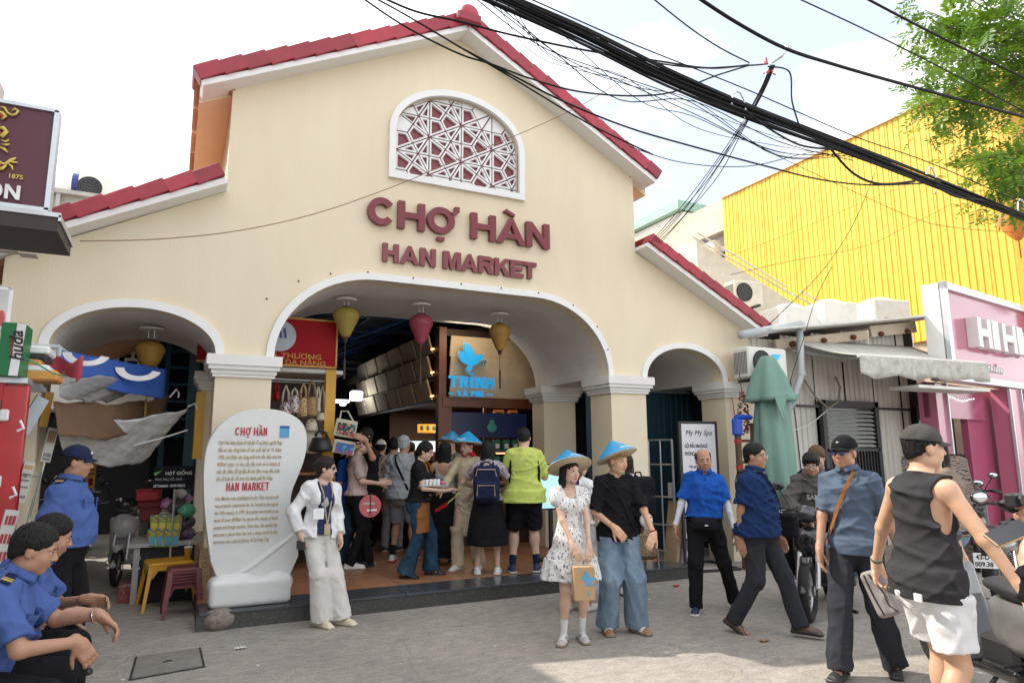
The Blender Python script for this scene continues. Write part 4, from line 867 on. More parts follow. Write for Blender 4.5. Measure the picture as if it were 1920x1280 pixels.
# ================================================================ buildings and objects on the right
# yellow clad building
yb=thing('yellow_building','tall building clad in bright yellow ribbed metal sheets with orange balcony side','building',(16,12,0))
def rel(b,name,mat,par,o,smooth=False): return b.build(name,mat,par,loc=(-o[0],-o[1],-o[2]) if len(o)>2 else (-o[0],-o[1],0),smooth=smooth)
YO=(16,12); ytop=9.97
def ribbed(y0,y1,X,z0,z1,pitch=.155,d=.022):
    vs=[];y=y0;pts=[]
    while y<y1: pts+=[(X,y),(X,y+pitch*.62),(X+d,y+pitch*.70),(X+d,y+pitch*.92)]; y+=pitch
    b=MB(); n=len(pts); b.add([(p[0],p[1],z0) for p in pts]+[(p[0],p[1],z1) for p in pts],[(i,i+1,n+i+1,n+i)[::-1] for i in range(n-1)]); return b
nsh=16; ya,yz=7.85,16.25; wsh=(yz-ya)/nsh
for i in range(nsh): 
    b=ribbed(ya+i*wsh,ya+(i+1)*wsh-.002,16-.012*(i%2),4.2,ytop); b.add([(16.06,ya+i*wsh,4.2),(16.06,ya+(i+1)*wsh,4.2),(16.06,ya+(i+1)*wsh,ytop-.01),(16.06,ya+i*wsh,ytop-.01)],[(3,2,1,0)]); rel(b,'clad_sheet',MATS['yellow_sheet'],yb,YO)
b=MB(); b.box((15.99,12.05,ytop+.03),(.12,8.5,.05)); rel(b,'roof_trim',MATS['concrete_old'],yb,YO)
b=MB(); b.box((19.1,12.05,5.1),(6,8.3,9.6)); rel(b,'building_block',MATS['concrete_old'],yb,YO)
b=MB(); b.box((16.35,7.72,7.0),(.7,.2,6.0)); b.box((16.05,7.76,7.0),(.10,.22,6.1)); rel(b,'corner_column',MATS['yellow_dark'],yb,YO)
b=MB(); b.box((18.2,7.55,9.6),(3.0,.6,1.2)); b.box((18.2,7.4,6.9),(3,.8,.35)); rel(b,'balcony_slab',MATS['orange_wall'],yb,YO)
b=MB(); b.box((18.2,7.75,6.2),(3,.1,4)); rel(b,'balcony_wall',MATS['blue_paint'],yb,YO)
b=MB(); b.box((17.6,7.1,5.2),(1.6,.1,.7)); rel(b,'balcony_front',MATS['white_old'],yb,YO)
p=onY(1905,412,7.2); l_=thing('orange_lantern','orange silk lantern hanging at the balcony beside the yellow building','lantern',p); MB().lathe([(.05,-.42),(.16,-.3),(.34,-.02),(.30,.12),(.1,.22)],16,wob=lambda a,i:1+.03*math.cos(a*10)).build('lantern_body',M('silk_orange',(.65,.22,.04),.6,var=.2),l_,smooth=True); MB().tube([(0,0,.2),(0,0,.7)],.01,5).build('cord',MATS['black_metal'],l_); MB().tube([(0,0,-.42),(0,0,-.8)],.012,5).build('tassel',MATS['sign_red'],l_)
# old concrete building beyond
ob=thing('concrete_building','weathered beige concrete building with rusty parapet and ledge between market and yellow wall','building',(16,18,0)); OO=(16,18)
def quadbox(b,x0,x1,y0,y1,z0,z1): b.box(((x0+x1)/2,(y0+y1)/2,(z0+z1)/2),(x1-x0,y1-y0,z1-z0)); return b
P1=onX(1358,372,16.3); P2=onX(1358,436,16.3); zt=P1.z; zl=P2.z
b=MB(); quadbox(b,16.1,20,16.3,24,zl,zt-.1); rel(b,'parapet',MATS['concrete_old'],ob,OO)
b=MB(); quadbox(b,16.4,20,16.3,24,zl-.62,zl); quadbox(b,16.1,20,16.3,24,zl-2.6,zl-1.25); quadbox(b,16.5,20,16.3,24,3,zl-2.6); rel(b,'wall',MATS['concrete_grey'],ob,OO)
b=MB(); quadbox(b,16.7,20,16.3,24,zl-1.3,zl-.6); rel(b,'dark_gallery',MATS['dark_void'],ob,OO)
for i in range(7): b=MB(); quadbox(b,16.25,16.35,16.9+i*1.1,17.05+i*1.1,zl-1.25,zl-.5-(i%2)*.1); rel(b,'baluster',MATS['white_old'],ob,OO)
b=MB(); quadbox(b,16.2,16.26,16.3,24,zl-.95,zl-.88); rel(b,'rail',MATS['white_old'],ob,OO)
b=MB(); quadbox(b,16.1,20,22.5,30,zt-.6,zt+.55); 
gb=thing('green_roof_building','far low building with green tin roof edge and white cornice behind the market eave','building',(18,26,0)); P=onX(1190,372,20); P3=onX(1300,385,20)
b=MB(); b.box((21.5,29,P.z-1.95),(5,14,.4),rz=0); rel(b,'roof_edge',MATS['green_tin'],gb,(18,26)); b=MB(); b.box((21.6,29,P.z-2.6),(4.6,13.8,.8)); rel(b,'cornice',MATS['white_old'],gb,(18,26)); b=MB(); b.box((22,29,P.z-5.0),(4.4,13.6,4.0)); rel(b,'wall',MATS['concrete_old'],gb,(18,26))
def ac_unit(label,o,rz,w=.85,h=.6,d=.32,mat='ac_white',two=False,group=None,logo=False):
    t=thing('air_conditioner',label,'air conditioner',o,rz,group); MB().box((0,0,h/2),(w,d,h),bev=.02).build('casing',MATS[mat],t)
    r=h*.40; cx=-w*.16; b=MB(); T=Matrix.Translation((cx,-d/2-.006,h/2))@Matrix.Rotation(R(90),4,'X')
    for k in range(1,6): b.tube([(r*k/5*math.cos(a*math.pi/10),r*k/5*math.sin(a*math.pi/10),0) for a in range(20)],.004,4,T,closed=True)
    for k in range(12): b.tube([(.02*math.cos(k*math.pi/6),.02*math.sin(k*math.pi/6),0),(r*math.cos(k*math.pi/6),r*math.sin(k*math.pi/6),0)],.003,4,T)
    b.build('fan_grille',M('grille_grey',(.12,.12,.11),.5),t); b=MB(); b.lathe([(0,0),(r,0),(r,-.004),(0,-.004)],20,T); b.build('fan_opening',MATS['hall_dark'],t)
    b=MB(); 
    for k in range(9): b.box((-w/2-.004,-d/2+.04+k*(d-.08)/8,h/2),(.006,.012,h*.7))
    b.build('side_grille',MATS['grille_grey'],t)
    if logo: b=MB(); b.prism([[(w*.10,h*.80),(w*.34,h*.80),(w*.14,h*.42),(w*.20,h*.66),(w*.12,h*.70)]],-d/2-.006,-d/2+.002); b.build('badge',MATS['cyan_sign'],t)
    MB().box((-w*.3,0,-.02),(.04,d+.1,.04)).build('bracket',MATS['black_metal'],t); MB().box((w*.3,0,-.02),(.04,d+.1,.04)).build('bracket',MATS['black_metal'],t); return t
# shed roof lean-to with AC above the eave
lt=thing('roof_shed','low beige rendered shed with tin roof edges rising behind the market eave','shed',(10.5,11,0)); P=onY(1375,560,10.5)
b=MB(); b.prism([[(9.6,3.4),(15.8,3.4),(15.8,3.9),(12.1,5.0),(9.6,6.0)]],10.6,14.0); rel(b,'wall',MATS['ac_beige'],lt,(10.5,11)); 
b=MB()
for k,(xa,za,xb,zb) in enumerate(((9.4,6.02,12.2,5.06),(9.5,6.10,12.0,5.2),(12.1,5.04,15.7,3.95),(12.3,5.12,15.6,4.10))): b.tube([(xa,10.5-k*.05,za),(xb,10.5-k*.05,zb)],.022,5)
rel(b,'roof_edge',MATS['ac_beige'],lt,(10.5,11)); 
p=onY(1385,572,9.6); ac_unit('beige air conditioner with round fan standing above the right red eave of the market',p+Vector((.15,0,0)),R(-8),.66,.46,mat='ac_beige')
p=onX(1345,492,16.0); ac_unit('grey air conditioner on the ledge of the concrete building beside the yellow sheets',(15.9,p.y+.3,p.z-.1),R(-90),.95,.8,mat='ac_beige')
# metal shed to the right of the market
sh=thing('metal_shed','streaky white corrugated metal shed with sagging awning and louvred window','shed',(10.2,YF,0)); SO=(10.2,YF)
def corr(x0,x1,z0,z1,y,pitch=.125,d=.018):
    b=MB(); pts=[]; x=x0
    while x<x1-1e-6: pts+=[(x,y),(x+pitch*.4,y),(x+pitch*.5,y+d),(x+pitch*.9,y+d)]; x+=pitch
    n=len(pts); b.add([(p[0],p[1],z0) for p in pts]+[(p[0],p[1],z1) for p in pts],[(i,i+1,n+i+1,n+i) for i in range(n-1)]); return b
wx0,wx1,wzt,wzb=9.72,11.05,2.40,1.15
x=8.18; k=0
while x<12.1:
    xe=min(x+.75,12.12); rel(corr(x,xe,0 if not (x<wx1 and xe>wx0+.1) else wzt-.02,3.42+.12*(x-8.2)/1.,YF+.10-.006*(k%2)),'metal_sheet',MATS['metal_wall'],sh,SO); x+=.75;k+=1
b=MB(); b.box((10.4,YF+.17,.6),(1.6,.02,1.2)); rel(b,'lower_panel',MATS['metal_wall'],sh,SO)
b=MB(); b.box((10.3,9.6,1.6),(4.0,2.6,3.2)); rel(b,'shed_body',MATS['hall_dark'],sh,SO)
wn=MB()
for (cx,cz,dx,dz) in(((wx0+wx1)/2,wzt,wx1-wx0+.1,.09),((wx0+wx1)/2,0.55,wx1-wx0+.1,.09),(wx0,1.5,.09,1.9),(wx1,1.5,.09,1.9),((wx0+wx1)/2,1.62,wx1-wx0,.05)): wn.box((cx,YF+.02,cz),(dx,.08,dz))
fw_=rel(wn,'window_frame',MATS['black_metal'],sh,SO)
for k in range(9): b=MB(); b.box((0,0,0),(wx1-wx0-.16,.09,.012),Matrix.Rotation(R(32),4,'X')); b.build('louvre',M('louvre_glass',(.42,.44,.42),.25),fw_,loc=((wx0+wx1)/2,YF+.03,1.70+k*.072)) if False else b.build('louvre',M('louvre_glass',(.42,.44,.42),.25),sh,loc=((wx0+wx1)/2-SO[0],.03,1.70+k*.072))
for k in range(16): b=MB(); b.box((0,0,0),(.022,.03,1.0)); b.build('window_bar',MATS['black_metal'],sh,loc=(wx0+.10+k*.077-SO[0],.02,1.1))
b=MB(); b.box((10.4,YF+.06,1.5),(1.2,.01,1.8)); rel(b,'window_glass',MATS['glass_dark'],sh,SO)
b=MB(); b.box((10.75,YF+.03,2.34),(3.2,.04,.035)); rel(b,'rail',MATS['black_metal'],sh,SO)
# shed roof: rises to the right, rusty beams below
b=MB(); T=frameXZ((8.15,YF-.35,3.46),(4.75,0,.66)); b.box((2.45,1.6,0),(4.9,3.4,.035),T); rel(b,'roof_sheet',MATS['white_old'],sh,SO)
b=MB(); T=frameXZ((8.6,YF-.05,3.30),(4.2,0,.60)); b.box((1.2,0,0),(2.3,.05,.16),T); b.box((3.1,0,.05),(1.3,.05,.20),T); rel(b,'fascia_board',MATS['concrete_old'],sh,SO)
for k in range(5): b=MB(); b.ell((9.0+k*.75,YF-.10,3.33+k*.11),(.06,.05,.05),7,5); rel(b,'rust_patch',M('rust',(.12,.04,.02),.9,var=.4,vs=30),sh,SO)
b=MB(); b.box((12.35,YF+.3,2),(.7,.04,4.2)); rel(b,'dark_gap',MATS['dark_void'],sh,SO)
# awning of the shed
aw=thing('awning','grey striped fabric awning with torn scalloped valance pulled out over the shed window','awning',(10.3,6.9,2.9)); 
iL=Vector((9.0,YF-.02,3.42)); iR=Vector((12.2,YF-.02,3.50)); oL=onY(1609,666,6.75); oR=onY(1848,681,6.75)
P_=lambda u,v: iL.lerp(iR,u).lerp(oL.lerp(oR,u),v)+Vector((0,0,-.05*math.sin(v*math.pi)*(1+.3*math.sin(u*9)))); O3=(10.3,6.9,2.9)
M('awning_cloth',(.60,.59,.55),.75,vs=1.2,col2=(.42,.41,.38),mix=(.3,.85),stretch=(7,.4,.4)); M('awning_dirty',(.46,.45,.41),.85,var=.3,vs=7)
b=MB(); b.sheet(P_,16,8,th=.006); rel(b,'awning_cloth',MATS['awning_cloth'],aw,O3,True)
b=MB(); b.sheet(lambda u,v:oL.lerp(oR,u)+Vector((0,-.02-.03*math.sin(u*40)*v,-.27*v-(.07*abs(math.sin(u*11)) if v>.9 else 0)-.02*math.sin(u*23)*v)),64,6,th=.005); rel(b,'valance',MATS['awning_dirty'],aw,O3,True)
b=MB(); b.tube([oL,oR],.028,8); rel(b,'front_bar',MATS['white_old'],aw,O3); b=MB(); b.tube([iL+Vector((.05,-.03,-.18)),iL.lerp(oL,.5)+Vector((.5,0,-.15)),oL+Vector((.1,.05,-.02))],.022,6); b.tube([iR+Vector((-.1,-.03,-.3)),oR+Vector((-.1,.05,-.02))],.022,6); b.tube([(9.0,YF-.06,3.36),(12.2,YF-.06,3.43)],.04,8); rel(b,'folding_arm',MATS['pvc_grey'],aw,O3)
b=MB(); b.box((11.4,6.95,2.60),(1.9,.5,.05)); rel(b,'under_tray',MATS['white_old'],aw,O3)
# gutter and down pipe
gp=thing('drain_pipe','grey plastic gutter and downpipe with elbow at the corner of the metal shed','pipe',(8.9,7.6,0)); GO=(8.9,7.6)
a=onY(1388,628,7.55); c_=onY(1500,607,7.55); b=MB(); b.tube([a,c_],.065,12); rel(b,'gutter',MATS['pvc_grey'],gp,GO,True)
q=[onY(1499,612,7.6),onY(1503,700,7.6),onY(1500,712,7.6),onY(1474,782,7.6)]; b=MB(); b.tube(q,.052,12); b.tube([q[1]+Vector((0,0,.03)),q[1]-Vector((0,0,.06))],.062,12); rel(b,'downpipe',MATS['pvc_grey'],gp,GO,True)
b=MB(); b.tube([onY(1500,604,7.6),onY(1501,620,7.6)],.075,12); rel(b,'pipe_joint',MATS['pvc_grey'],gp,GO,True)
p=onY(1437,706,7.35); ac_unit('white air conditioner with blue badge mounted behind the folded green parasol',(p.x+.10,7.55,p.z-.02),0,.80,.47,logo=True)
# loose wires on the shed wall
for nm,pp,lab in(('wall_cable',[(1508,712),(1530,745),(1553,765),(1572,752),(1575,725),(1566,706)],'brown flexible hose looping across the shed wall'),('wall_cable',[(1482,716),(1492,790),(1502,880)],'thin black cable running down the shed wall'),('wall_cable',[(1552,768),(1520,795),(1478,810)],'pale thin wire sagging from the shed hose to the downpipe')):
    pts=[onY(x_,y_,YF-.03) for x_,y_ in pp]; o0=pts[0]; b=MB(); sm=[]
    for i in range(len(pts)-1):
        for t in range(4): sm.append(pts[i].lerp(pts[i+1],t/4)-o0)
    b.tube(sm+[pts[-1]-o0],.018 if 'hose' in lab and 'pale' not in lab else .010,6); o=b.build(nm,M('hose',(.25,.20,.15),.6) if 'hose loop' in lab or 'looping' in lab else MATS['black_metal'] if 'black' in lab else MATS['white_old'],loc=o0,smooth=True); tag(o,lab,'cable')
# white roof tanks
for i,(xa,xb,yt,yb_,lab) in enumerate(((1459,1541,568,606,'white square roof tank nearest the market, grey side turned to the street'),(1540,1614,560,600,'middle white square roof tank with a domed lid'),(1637,1713,556,592,'white square roof tank nearest the pink shop'))):
    Y=9.4; a=onY(xa,yb_,Y); c_=onY(xb,yb_-2,Y); zt=onY((xa+xb)/2,yt+5,Y).z; w_=(c_.x-a.x)*.70; cx=(a.x+c_.x)/2+.1; t=thing('roof_tank',lab,'water tank',(cx,Y+w_*.45,3.3),R(-12 if i else -4),'white tanks on the shed roof'); h=zt-3.3
    MB().box((0,0,h/2),(w_,w_*.9,h),bev=.03).build('tank_box',MATS['white_old'],t); b=MB(); b.lathe([(w_*.36,h),(w_*.34,h+.05),(w_*.2,h+.10),(0,h+.11)],18); b.build('tank_lid',MATS['white_old'],t,smooth=True)
# pink shop
pk=thing('pink_shop','pink shop front with big white letters on its lit sign board','shop',(12.2,7.2,0)); ang=R(9); PO=(12.2,7.2)
F0=onY(1781,712,7.2); Tk=Matrix.Translation((F0.x-.03,7.2,0))@Matrix.Rotation(ang,4,'Z'); TkR=Matrix.Translation((-PO[0],-PO[1],0))@Tk
zb=F0.z; ztp=onY(1772,531,7.2).z; Ls=5.2
def pkb(b,name,mat,smooth=False): return mesh(name,[TkR@Vector(v) for v in b.v],b.f,MATS[mat] if isinstance(mat,str) else mat,pk,smooth=smooth)
b=MB(); b.box((Ls/2,.15,(zb+ztp)/2),(Ls,.28,ztp-zb-.02)); pkb(b,'sign_box','frame_white')
b=MB(); b.box((Ls/2,-.01,(zb+ztp)/2),(Ls-.2,.03,ztp-zb-.2)); pkb(b,'sign_panel','pink_gloss')
for (cx,cz,dx,dz) in((Ls/2,ztp-.06,Ls,.13),(Ls/2,zb+.05,Ls,.12),(.07,(zb+ztp)/2,.14,ztp-zb)): b=MB(); b.box((cx,-.05,cz),(dx,.08,dz)); pkb(b,'sign_frame','aluminium')
def onP(px,py,o=Vector((F0.x-.03,7.2,0)),n=Vector((-math.sin(ang),math.cos(ang),0))): d=ray(px,py); C0=Vector((0,0,CAMH)); return C0+d*((o-C0).dot(n)/d.dot(n))
def uP(px,py): p=onP(px,py)-Vector((F0.x-.03,7.2,0)); return p.x*math.cos(ang)+p.y*math.sin(ang),p.z
zl=uP(1812,652)[1]; hh=uP(1812,598)[1]-zl
for ch,xa_,xb_ in(('H',1811,1836),('I',1838,1850),('H',1857,1882),('I',1884,1895)):
    x=uP(xa_,640)[0]; wd=uP(xb_,640)[0]-x
    b=MB()
    for polys in glyph(ch,.30 if ch=='H' else wd/hh,wd/hh): b.prism([[(x+px_*hh,zl+pz_*hh) for px_,pz_ in q] for q in polys],-.22,-.03)
    pkb(b,'letter','frame_white')
x=uP(1899,640)[0]-.12
# cartoon-free paw shaped ornament after the letters
b=MB(); 
for dx,dz,r in((.26,.30,.20),(.10,.55,.11),(.34,.62,.12),(.56,.48,.11),(.08,.22,.09)): b.ell((x+.12+dx,-.10,zl+dz*hh*1.2),(r,.07,r),14,8)
pkb(b,'flower_ornament','white_old',True)
text('address_line','- ĐÀ NẴNG',.16,MATS['white_print'],pk,TkR@Matrix.Translation((uP(1843,690)[0],-.04,uP(1843,696)[1])),.012,.02)
# shop front below: fascia, pillars, window
b=MB(); b.box((.95,.32,zb-.33),(2.3,.1,.62)); pkb(b,'fascia','pink_dark')
b=MB(); b.box((-.02,.30,(zb-.03)/2),(.36,.3,zb-.04)); pkb(b,'shop_pillar','pink_gloss'); b=MB(); b.box((2.68,.10,(zb-.03)/2),(.55,.3,zb-.04)); pkb(b,'shop_pillar','pink_gloss')
b=MB(); b.box((2.1,.40,(zb-.03)/2),(1.3,.12,zb-.04)); pkb(b,'side_wall','pink_dark'); b=MB(); b.box((3.9,.45,(zb-.03)/2),(2.2,.12,zb-.04)); pkb(b,'side_wall','pink_gloss')
for x_ in(.17,2.39,2.97): b=MB(); b.box((x_,-.07 if x_>1 else .13,(zb-.03)/2),(.04,.05,zb-.04)); pkb(b,'edge_trim','aluminium')
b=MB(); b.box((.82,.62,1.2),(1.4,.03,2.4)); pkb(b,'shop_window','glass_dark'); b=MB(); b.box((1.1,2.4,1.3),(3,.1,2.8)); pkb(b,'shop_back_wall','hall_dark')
for x_ in(.62,1.25): b=MB(); b.box((x_,.58,1.2),(.03,.05,2.4)); pkb(b,'window_mullion','black_metal')
b=MB(); b.box((.50,.57,1.98),(.42,.02,.5)); pkb(b,'poster','concrete_grey')
b=MB(); zc=zb-.28
for k in range(26): 
    if k<14: p=(.30+k*.1,.25,zc+.03*math.sin(k*.6))
    else: p=(.86,.55,zc-.15-(k-14)*.062)
    b.ell(p,.011,6,4)
tag(pkb(b,'light_string',M('led',(.8,1,.9),emit=((.8,1,.9),2.2))),kind='stuff')
b=MB(); b.box((3.35,.5,1.4),(.5,.1,2.7)); pkb(b,'side_post','post_yellow')
# ---------------------------------------------------------------- gate, corrugated screen, spa sign, clutter by the right arch
gt=thing('metal_gate','grey barred metal gate standing open inside the right arch','gate',(6.35,8.5,0))
ga=onY(1218,1010,8.6); gb_=onY(1258,1060,8.0) 
g0=Vector((6.28,9.0,0)); g1=Vector((6.62,8.05,0)); gd=(g1-g0); Lg=gd.length; TG=frameXZ(Vector((0,0,0)),gd)
gt.location=g0; ztG=1.78
for k in range(6): b=MB(); b.tube([(Lg*k/5,0,.18),(Lg*k/5,0,ztG)],.018 if k in(0,5) else .012,6,TG); b.build('gate_bar',MATS['steel'],gt)
for z in(.18,.55,.95,1.42,ztG): b=MB(); b.tube([(0,0,z),(Lg,0,z)],.014,6,TG); b.build('gate_rail',MATS['steel'],gt)
b=MB(); b.box((Lg-.04,-.03,1.05),(.05,.05,.22),TG); b.build('gate_latch',MATS['steel'],gt)
cs=thing('corrugated_screen','dark teal corrugated metal screen behind the barred gate','screen',(7.0,9.4,0)); 
for i in range(4):
    b=corr(6.0+i*.55-7.0,6.0+i*.55+.55-7.0,0,2.62,.03*(i%2)); b.build('metal_sheet',M('teal_dark',(.012,.045,.065),.5,var=.2),cs)
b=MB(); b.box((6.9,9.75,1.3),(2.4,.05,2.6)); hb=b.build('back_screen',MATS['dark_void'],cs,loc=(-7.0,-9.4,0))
sp=thing('spa_sign','white "My My Spa" sign board on a black metal stand beside the right pillar','sign board',(6.9,7.7,0),0)
s0=onZ(1283,1050); s1=onZ(1402,1062); s0=Vector((6.56,7.80,0)); sdir=Vector((.93,-.16,0)).normalized(); TS=frameXZ((0,0,0),sdir); sp.location=s0; WS=.60; 
b=MB(); 
for x_ in(0,WS): b.box((x_,0,1.02),(.035,.035,2.04),TS)
for z_ in(.38,2.02): b.box((WS/2,0,z_),(WS,.035,.035),TS)
b.build('sign_frame',MATS['black_metal'],sp); b=MB(); 
for x_ in(0,WS): b.box((x_,-.05,.02),(.03,.75,.03),TS)
for y_ in(-.42,.3): b.box((WS/2,y_,.02),(WS,.03,.03),TS)
b.build('stand_foot',MATS['black_metal'],sp)
b=MB(); b.box((WS/2,-.012,1.2),(WS-.05,.015,1.60),TS); b.build('sign_panel',M('panel_white',(.66,.65,.68),.45,var=.03),sp)
TT=lambda x_,z_: TS@Matrix.Translation((x_,-.022,z_))
text('lettering','My My Spa',.105,MATS['black_print'],sp,TT(.08,1.84),.002,-.004,.95,shear=.3); 
for i,(s_,z_,q) in enumerate((('GỘI ĐẦU MASSAGE',1.66,.075),('PHÒNG LẠNH',1.55,.075),('Cạo gió · 100K',1.38,.05),('Gội thường · 50K',1.30,.05),('Ngâm chân · 80K',1.22,.05),('Chăm sóc da · 150K',1.14,.05))): text('lettering',s_,q,MATS['black_print'],sp,TT(.06 if i<2 else .12,z_),.002,.006,.58 if i<2 else .8)
b=MB(); b.box((.42,-.03,.62),(.14,.006,.05),TS); b.build('logo_print',M('magenta',(.35,.03,.15)),sp)
b=MB(); cb=thing('cardboard_sheet','brown cardboard and pale sheet leaning by the spa sign under the gate','cardboard',(6.55,8.1,0)); b.box((0,0,.45),(.05,.28,.9),Matrix.Rotation(R(9),4,'Y')); b.build('brown_sheet',M('cardboard',(.42,.30,.17),.9),cb); b=MB(); b.box((.10,-.08,.38),(.02,.22,.76),Matrix.Rotation(R(14),4,'Y')); b.build('pale_sheet',M('pale_violet',(.6,.55,.68),.7),cb)
ds=thing('display_board','grey board in a red frame standing on the step behind the couple','board',(5.6,7.65,.155),R(-12)); b=MB(); b.box((0,0,.62),(.52,.03,.46)); b.build('board_frame',M('frame_redwood',(.20,.02,.02),.4),ds); b=MB(); b.box((0,-.018,.62),(.46,.01,.40)); b.build('board_panel',MATS['concrete_grey'],ds); b=MB(); b.box((-.15,.03,.2),(.03,.03,.4)); b.box((.15,.03,.2),(.03,.03,.4)); b.build('leg',MATS['chrome'],ds)
bk=thing('woven_basket','woven straw basket on clear feet at the end of the granite step','basket',(5.55,7.45,.157),R(-10)); b=MB(); b.box((0,0,.26),(.42,.28,.36),bev=.05,taper=.8); b.build('basket_body',M('wicker',(.30,.21,.12),.85,vs=50,col2=(.12,.08,.05),mix=(.4,.6),bump=.3,bs=90),bk); b=MB(); 
for x_ in(-.16,.16): b.tube([(x_,-.16,0),(x_*.8,-.15,.42)],.012,6)
b.build('leg',MATS['chrome'],bk)
# folded parasol
pr=thing('folded_parasol','folded pale green market parasol standing against the market wall corner','parasol',(8.05,7.15,0)); c0=onY(1440,700,7.15); pr.location=(c0.x,7.15,0); zt=onY(1437,668,7.15).z
M('parasol_green',(.16,.28,.235),.75,var=.12,vs=3,bump=.08); wob=lambda a,i:1+.20*abs(math.sin(a*4+i*.18))-.12+.07*math.sin(a*3+1+i*.6)
b=MB(); b.lathe([(.27,zt-2.05),(.30,zt-1.75),(.28,zt-1.35),(.25,zt-1.0),(.20,zt-.6),(.19,zt-.45)],42,wob=wob); b.build('folded_canopy',MATS['parasol_green'],pr,smooth=True)
b=MB(); b.lathe([(.33,zt-.66),(.31,zt-.60),(.22,zt-.30),(.12,zt-.05),(.08,zt),(0,zt+.01)],36,wob=lambda a,i:1+(.14 if i<3 else .05)*math.sin(a*5+.8)); b.build('top_vent',MATS['parasol_green'],pr,smooth=True)
b=MB(); b.prism([[(-.26,zt-.62),(-.02,zt-.60),(-.13,zt-.95)]],-.33,-.32); b.prism([[(.02,zt-.58),(.30,zt-.56),(.12,zt-.72)]],-.30,-.29); b.build('canopy_flap',MATS['parasol_green'],pr)
MB().tube([(0,0,0),(0,0,zt)],.025,8).build('pole',MATS['steel'],pr); b=MB(); b.tube([(.27*math.cos(a*.45),.27*math.sin(a*.45),zt-1.62+.01*math.sin(a)) for a in range(14)],.014,6,closed=True); b.build('tie_cord',MATS['parasol_green'],pr); b=MB(); b.lathe([(.28,0),(.28,.08),(.05,.12),(.03,.3)],20); b.build('base',MATS['concrete_grey'],pr)
# ladder with blue caps, hanging bead string
ld=thing('wooden_ladder','old wooden ladder with blue plastic top and red tape leaning beside the parasol','ladder',(7.75,7.3,0)); p=onY(1395,800,7.25); ld.location=(p.x-.08,7.3,0); zt=onY(1395,792,7.25).z; M('ladder_wood',(.10,.055,.035),.7,var=.3,vs=8); M('plastic_blue',(.01,.07,.45),.4)
for x_ in(0,.30): b=MB(); b.box((x_,0,zt/2),(.075,.05,zt)); b.build('side_rail',MATS['ladder_wood'],ld)
for k in range(6): b=MB(); b.box((.15,0,.25+k*.30),(.26,.03,.04)); b.build('rung',MATS['ladder_wood'],ld)
b=MB(); b.box((-.01,-.01,zt-.06),(.16,.10,.26),bev=.03); b.box((.12,-.01,zt+.08),(.34,.09,.07),bev=.03); b.build('blue_cap',MATS['plastic_blue'],ld)
for z_ in(zt-.26,zt-.62,zt-1.1): b=MB(); b.box((0,0,z_),(.085,.06,.045)); b.build('red_tape',M('tape_red',(.45,.02,.02)),ld)
sn=thing('bead_string','bunch of red and cream strung beads hanging on the market wall above the ladder','string',onY(1393,765,7.5)); b=MB(); rr=random.Random(3)
for k in range(190): t=rr.random(); a=rr.random()*6.28; r=.085*(.4+.6*math.sin(max(.05,t)*2.9)); b.ell((r*math.cos(a),r*math.sin(a)*.7,.24-t*.62),(.017,.017,.015),6,4,mi=rr.choice((0,0,1,2)))
tag(b.build('beads',[M('bead_red',(.35,.03,.04),.4),M('bead_cream',(.65,.55,.42),.4),M('bead_dark',(.08,.02,.02),.4)],sn),kind='stuff')
MB().tube([(0,0,.2),(-.01,.02,.55)],.006,5).build('hanging_cord',MATS['black_metal'],sn)
b=MB(); pp=[onY(x_,y_,YF-.03) for x_,y_ in((1366,710),(1375,760),(1384,830),(1398,900),(1410,930))]; b.tube([p-pp[0] for p in pp],.006,5); tag(b.build('red_wire',M('wire_red',(.4,.03,.03)),loc=pp[0]),'thin red wire hanging down the market wall beside the ladder','wire')
# ================================================================ coffee kiosk inside the hall
KY=10.6; ko=thing('coffee_kiosk','dark wood coffee kiosk with blue dove sign and slanted beige panels inside the market','kiosk',(4.2,KY,0)); KO=(4.2,KY)
kx0=onY(829,740,KY).x; kzb=onY(900,745,KY).z; kzt=onY(838,630,KY).z; kx1=6.9
b=MB(); b.box((kx0,KY+.05,1.9),(.13,.14,3.6)); rel(b,'corner_post',MATS['wood_brown'],ko,KO)
b=MB(); b.box(((kx0+kx1)/2,KY+.02,kzb-.09),(kx1-kx0,.12,.16)); rel(b,'lintel',MATS['wood_brown'],ko,KO)
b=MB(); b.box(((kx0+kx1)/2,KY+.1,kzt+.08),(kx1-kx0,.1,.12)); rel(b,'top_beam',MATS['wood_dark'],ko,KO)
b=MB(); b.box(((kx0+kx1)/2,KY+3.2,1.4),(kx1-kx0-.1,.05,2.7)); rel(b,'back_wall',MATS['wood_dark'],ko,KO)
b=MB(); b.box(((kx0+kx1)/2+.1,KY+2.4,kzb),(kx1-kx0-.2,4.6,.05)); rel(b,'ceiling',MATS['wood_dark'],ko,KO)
for k in range(3):
    zz=kzb+(kzt-kzb)*k/3; hh_=(kzt-kzb)/3; b=MB(); T=Matrix.Translation(((kx0+kx1)/2+.08,KY-.04,zz+hh_/2))@Matrix.Rotation(R(12),4,'X'); b.box((0,0,0),(kx1-kx0-.08,.03,hh_*1.04),T,.005); rel(b,'sign_slat',MATS['panel_beige'],ko,KO)
KT=Matrix.Translation((-KO[0],-KO[1],0))
def kx(px,py): return onY(px,py,KY-.2).x
def kz(px,py): return onY(px,py,KY-.2).z
z0=kz(880,727); h=kz(880,706)-z0
def word2(spec,z0,h,w,Y,ext=.04,par=ko,O=KO,mat='cyan_sign'): word('w',spec,z0,h,MATS[mat],par,Matrix.Translation((-O[0],Y-O[1],0)),ext,w)
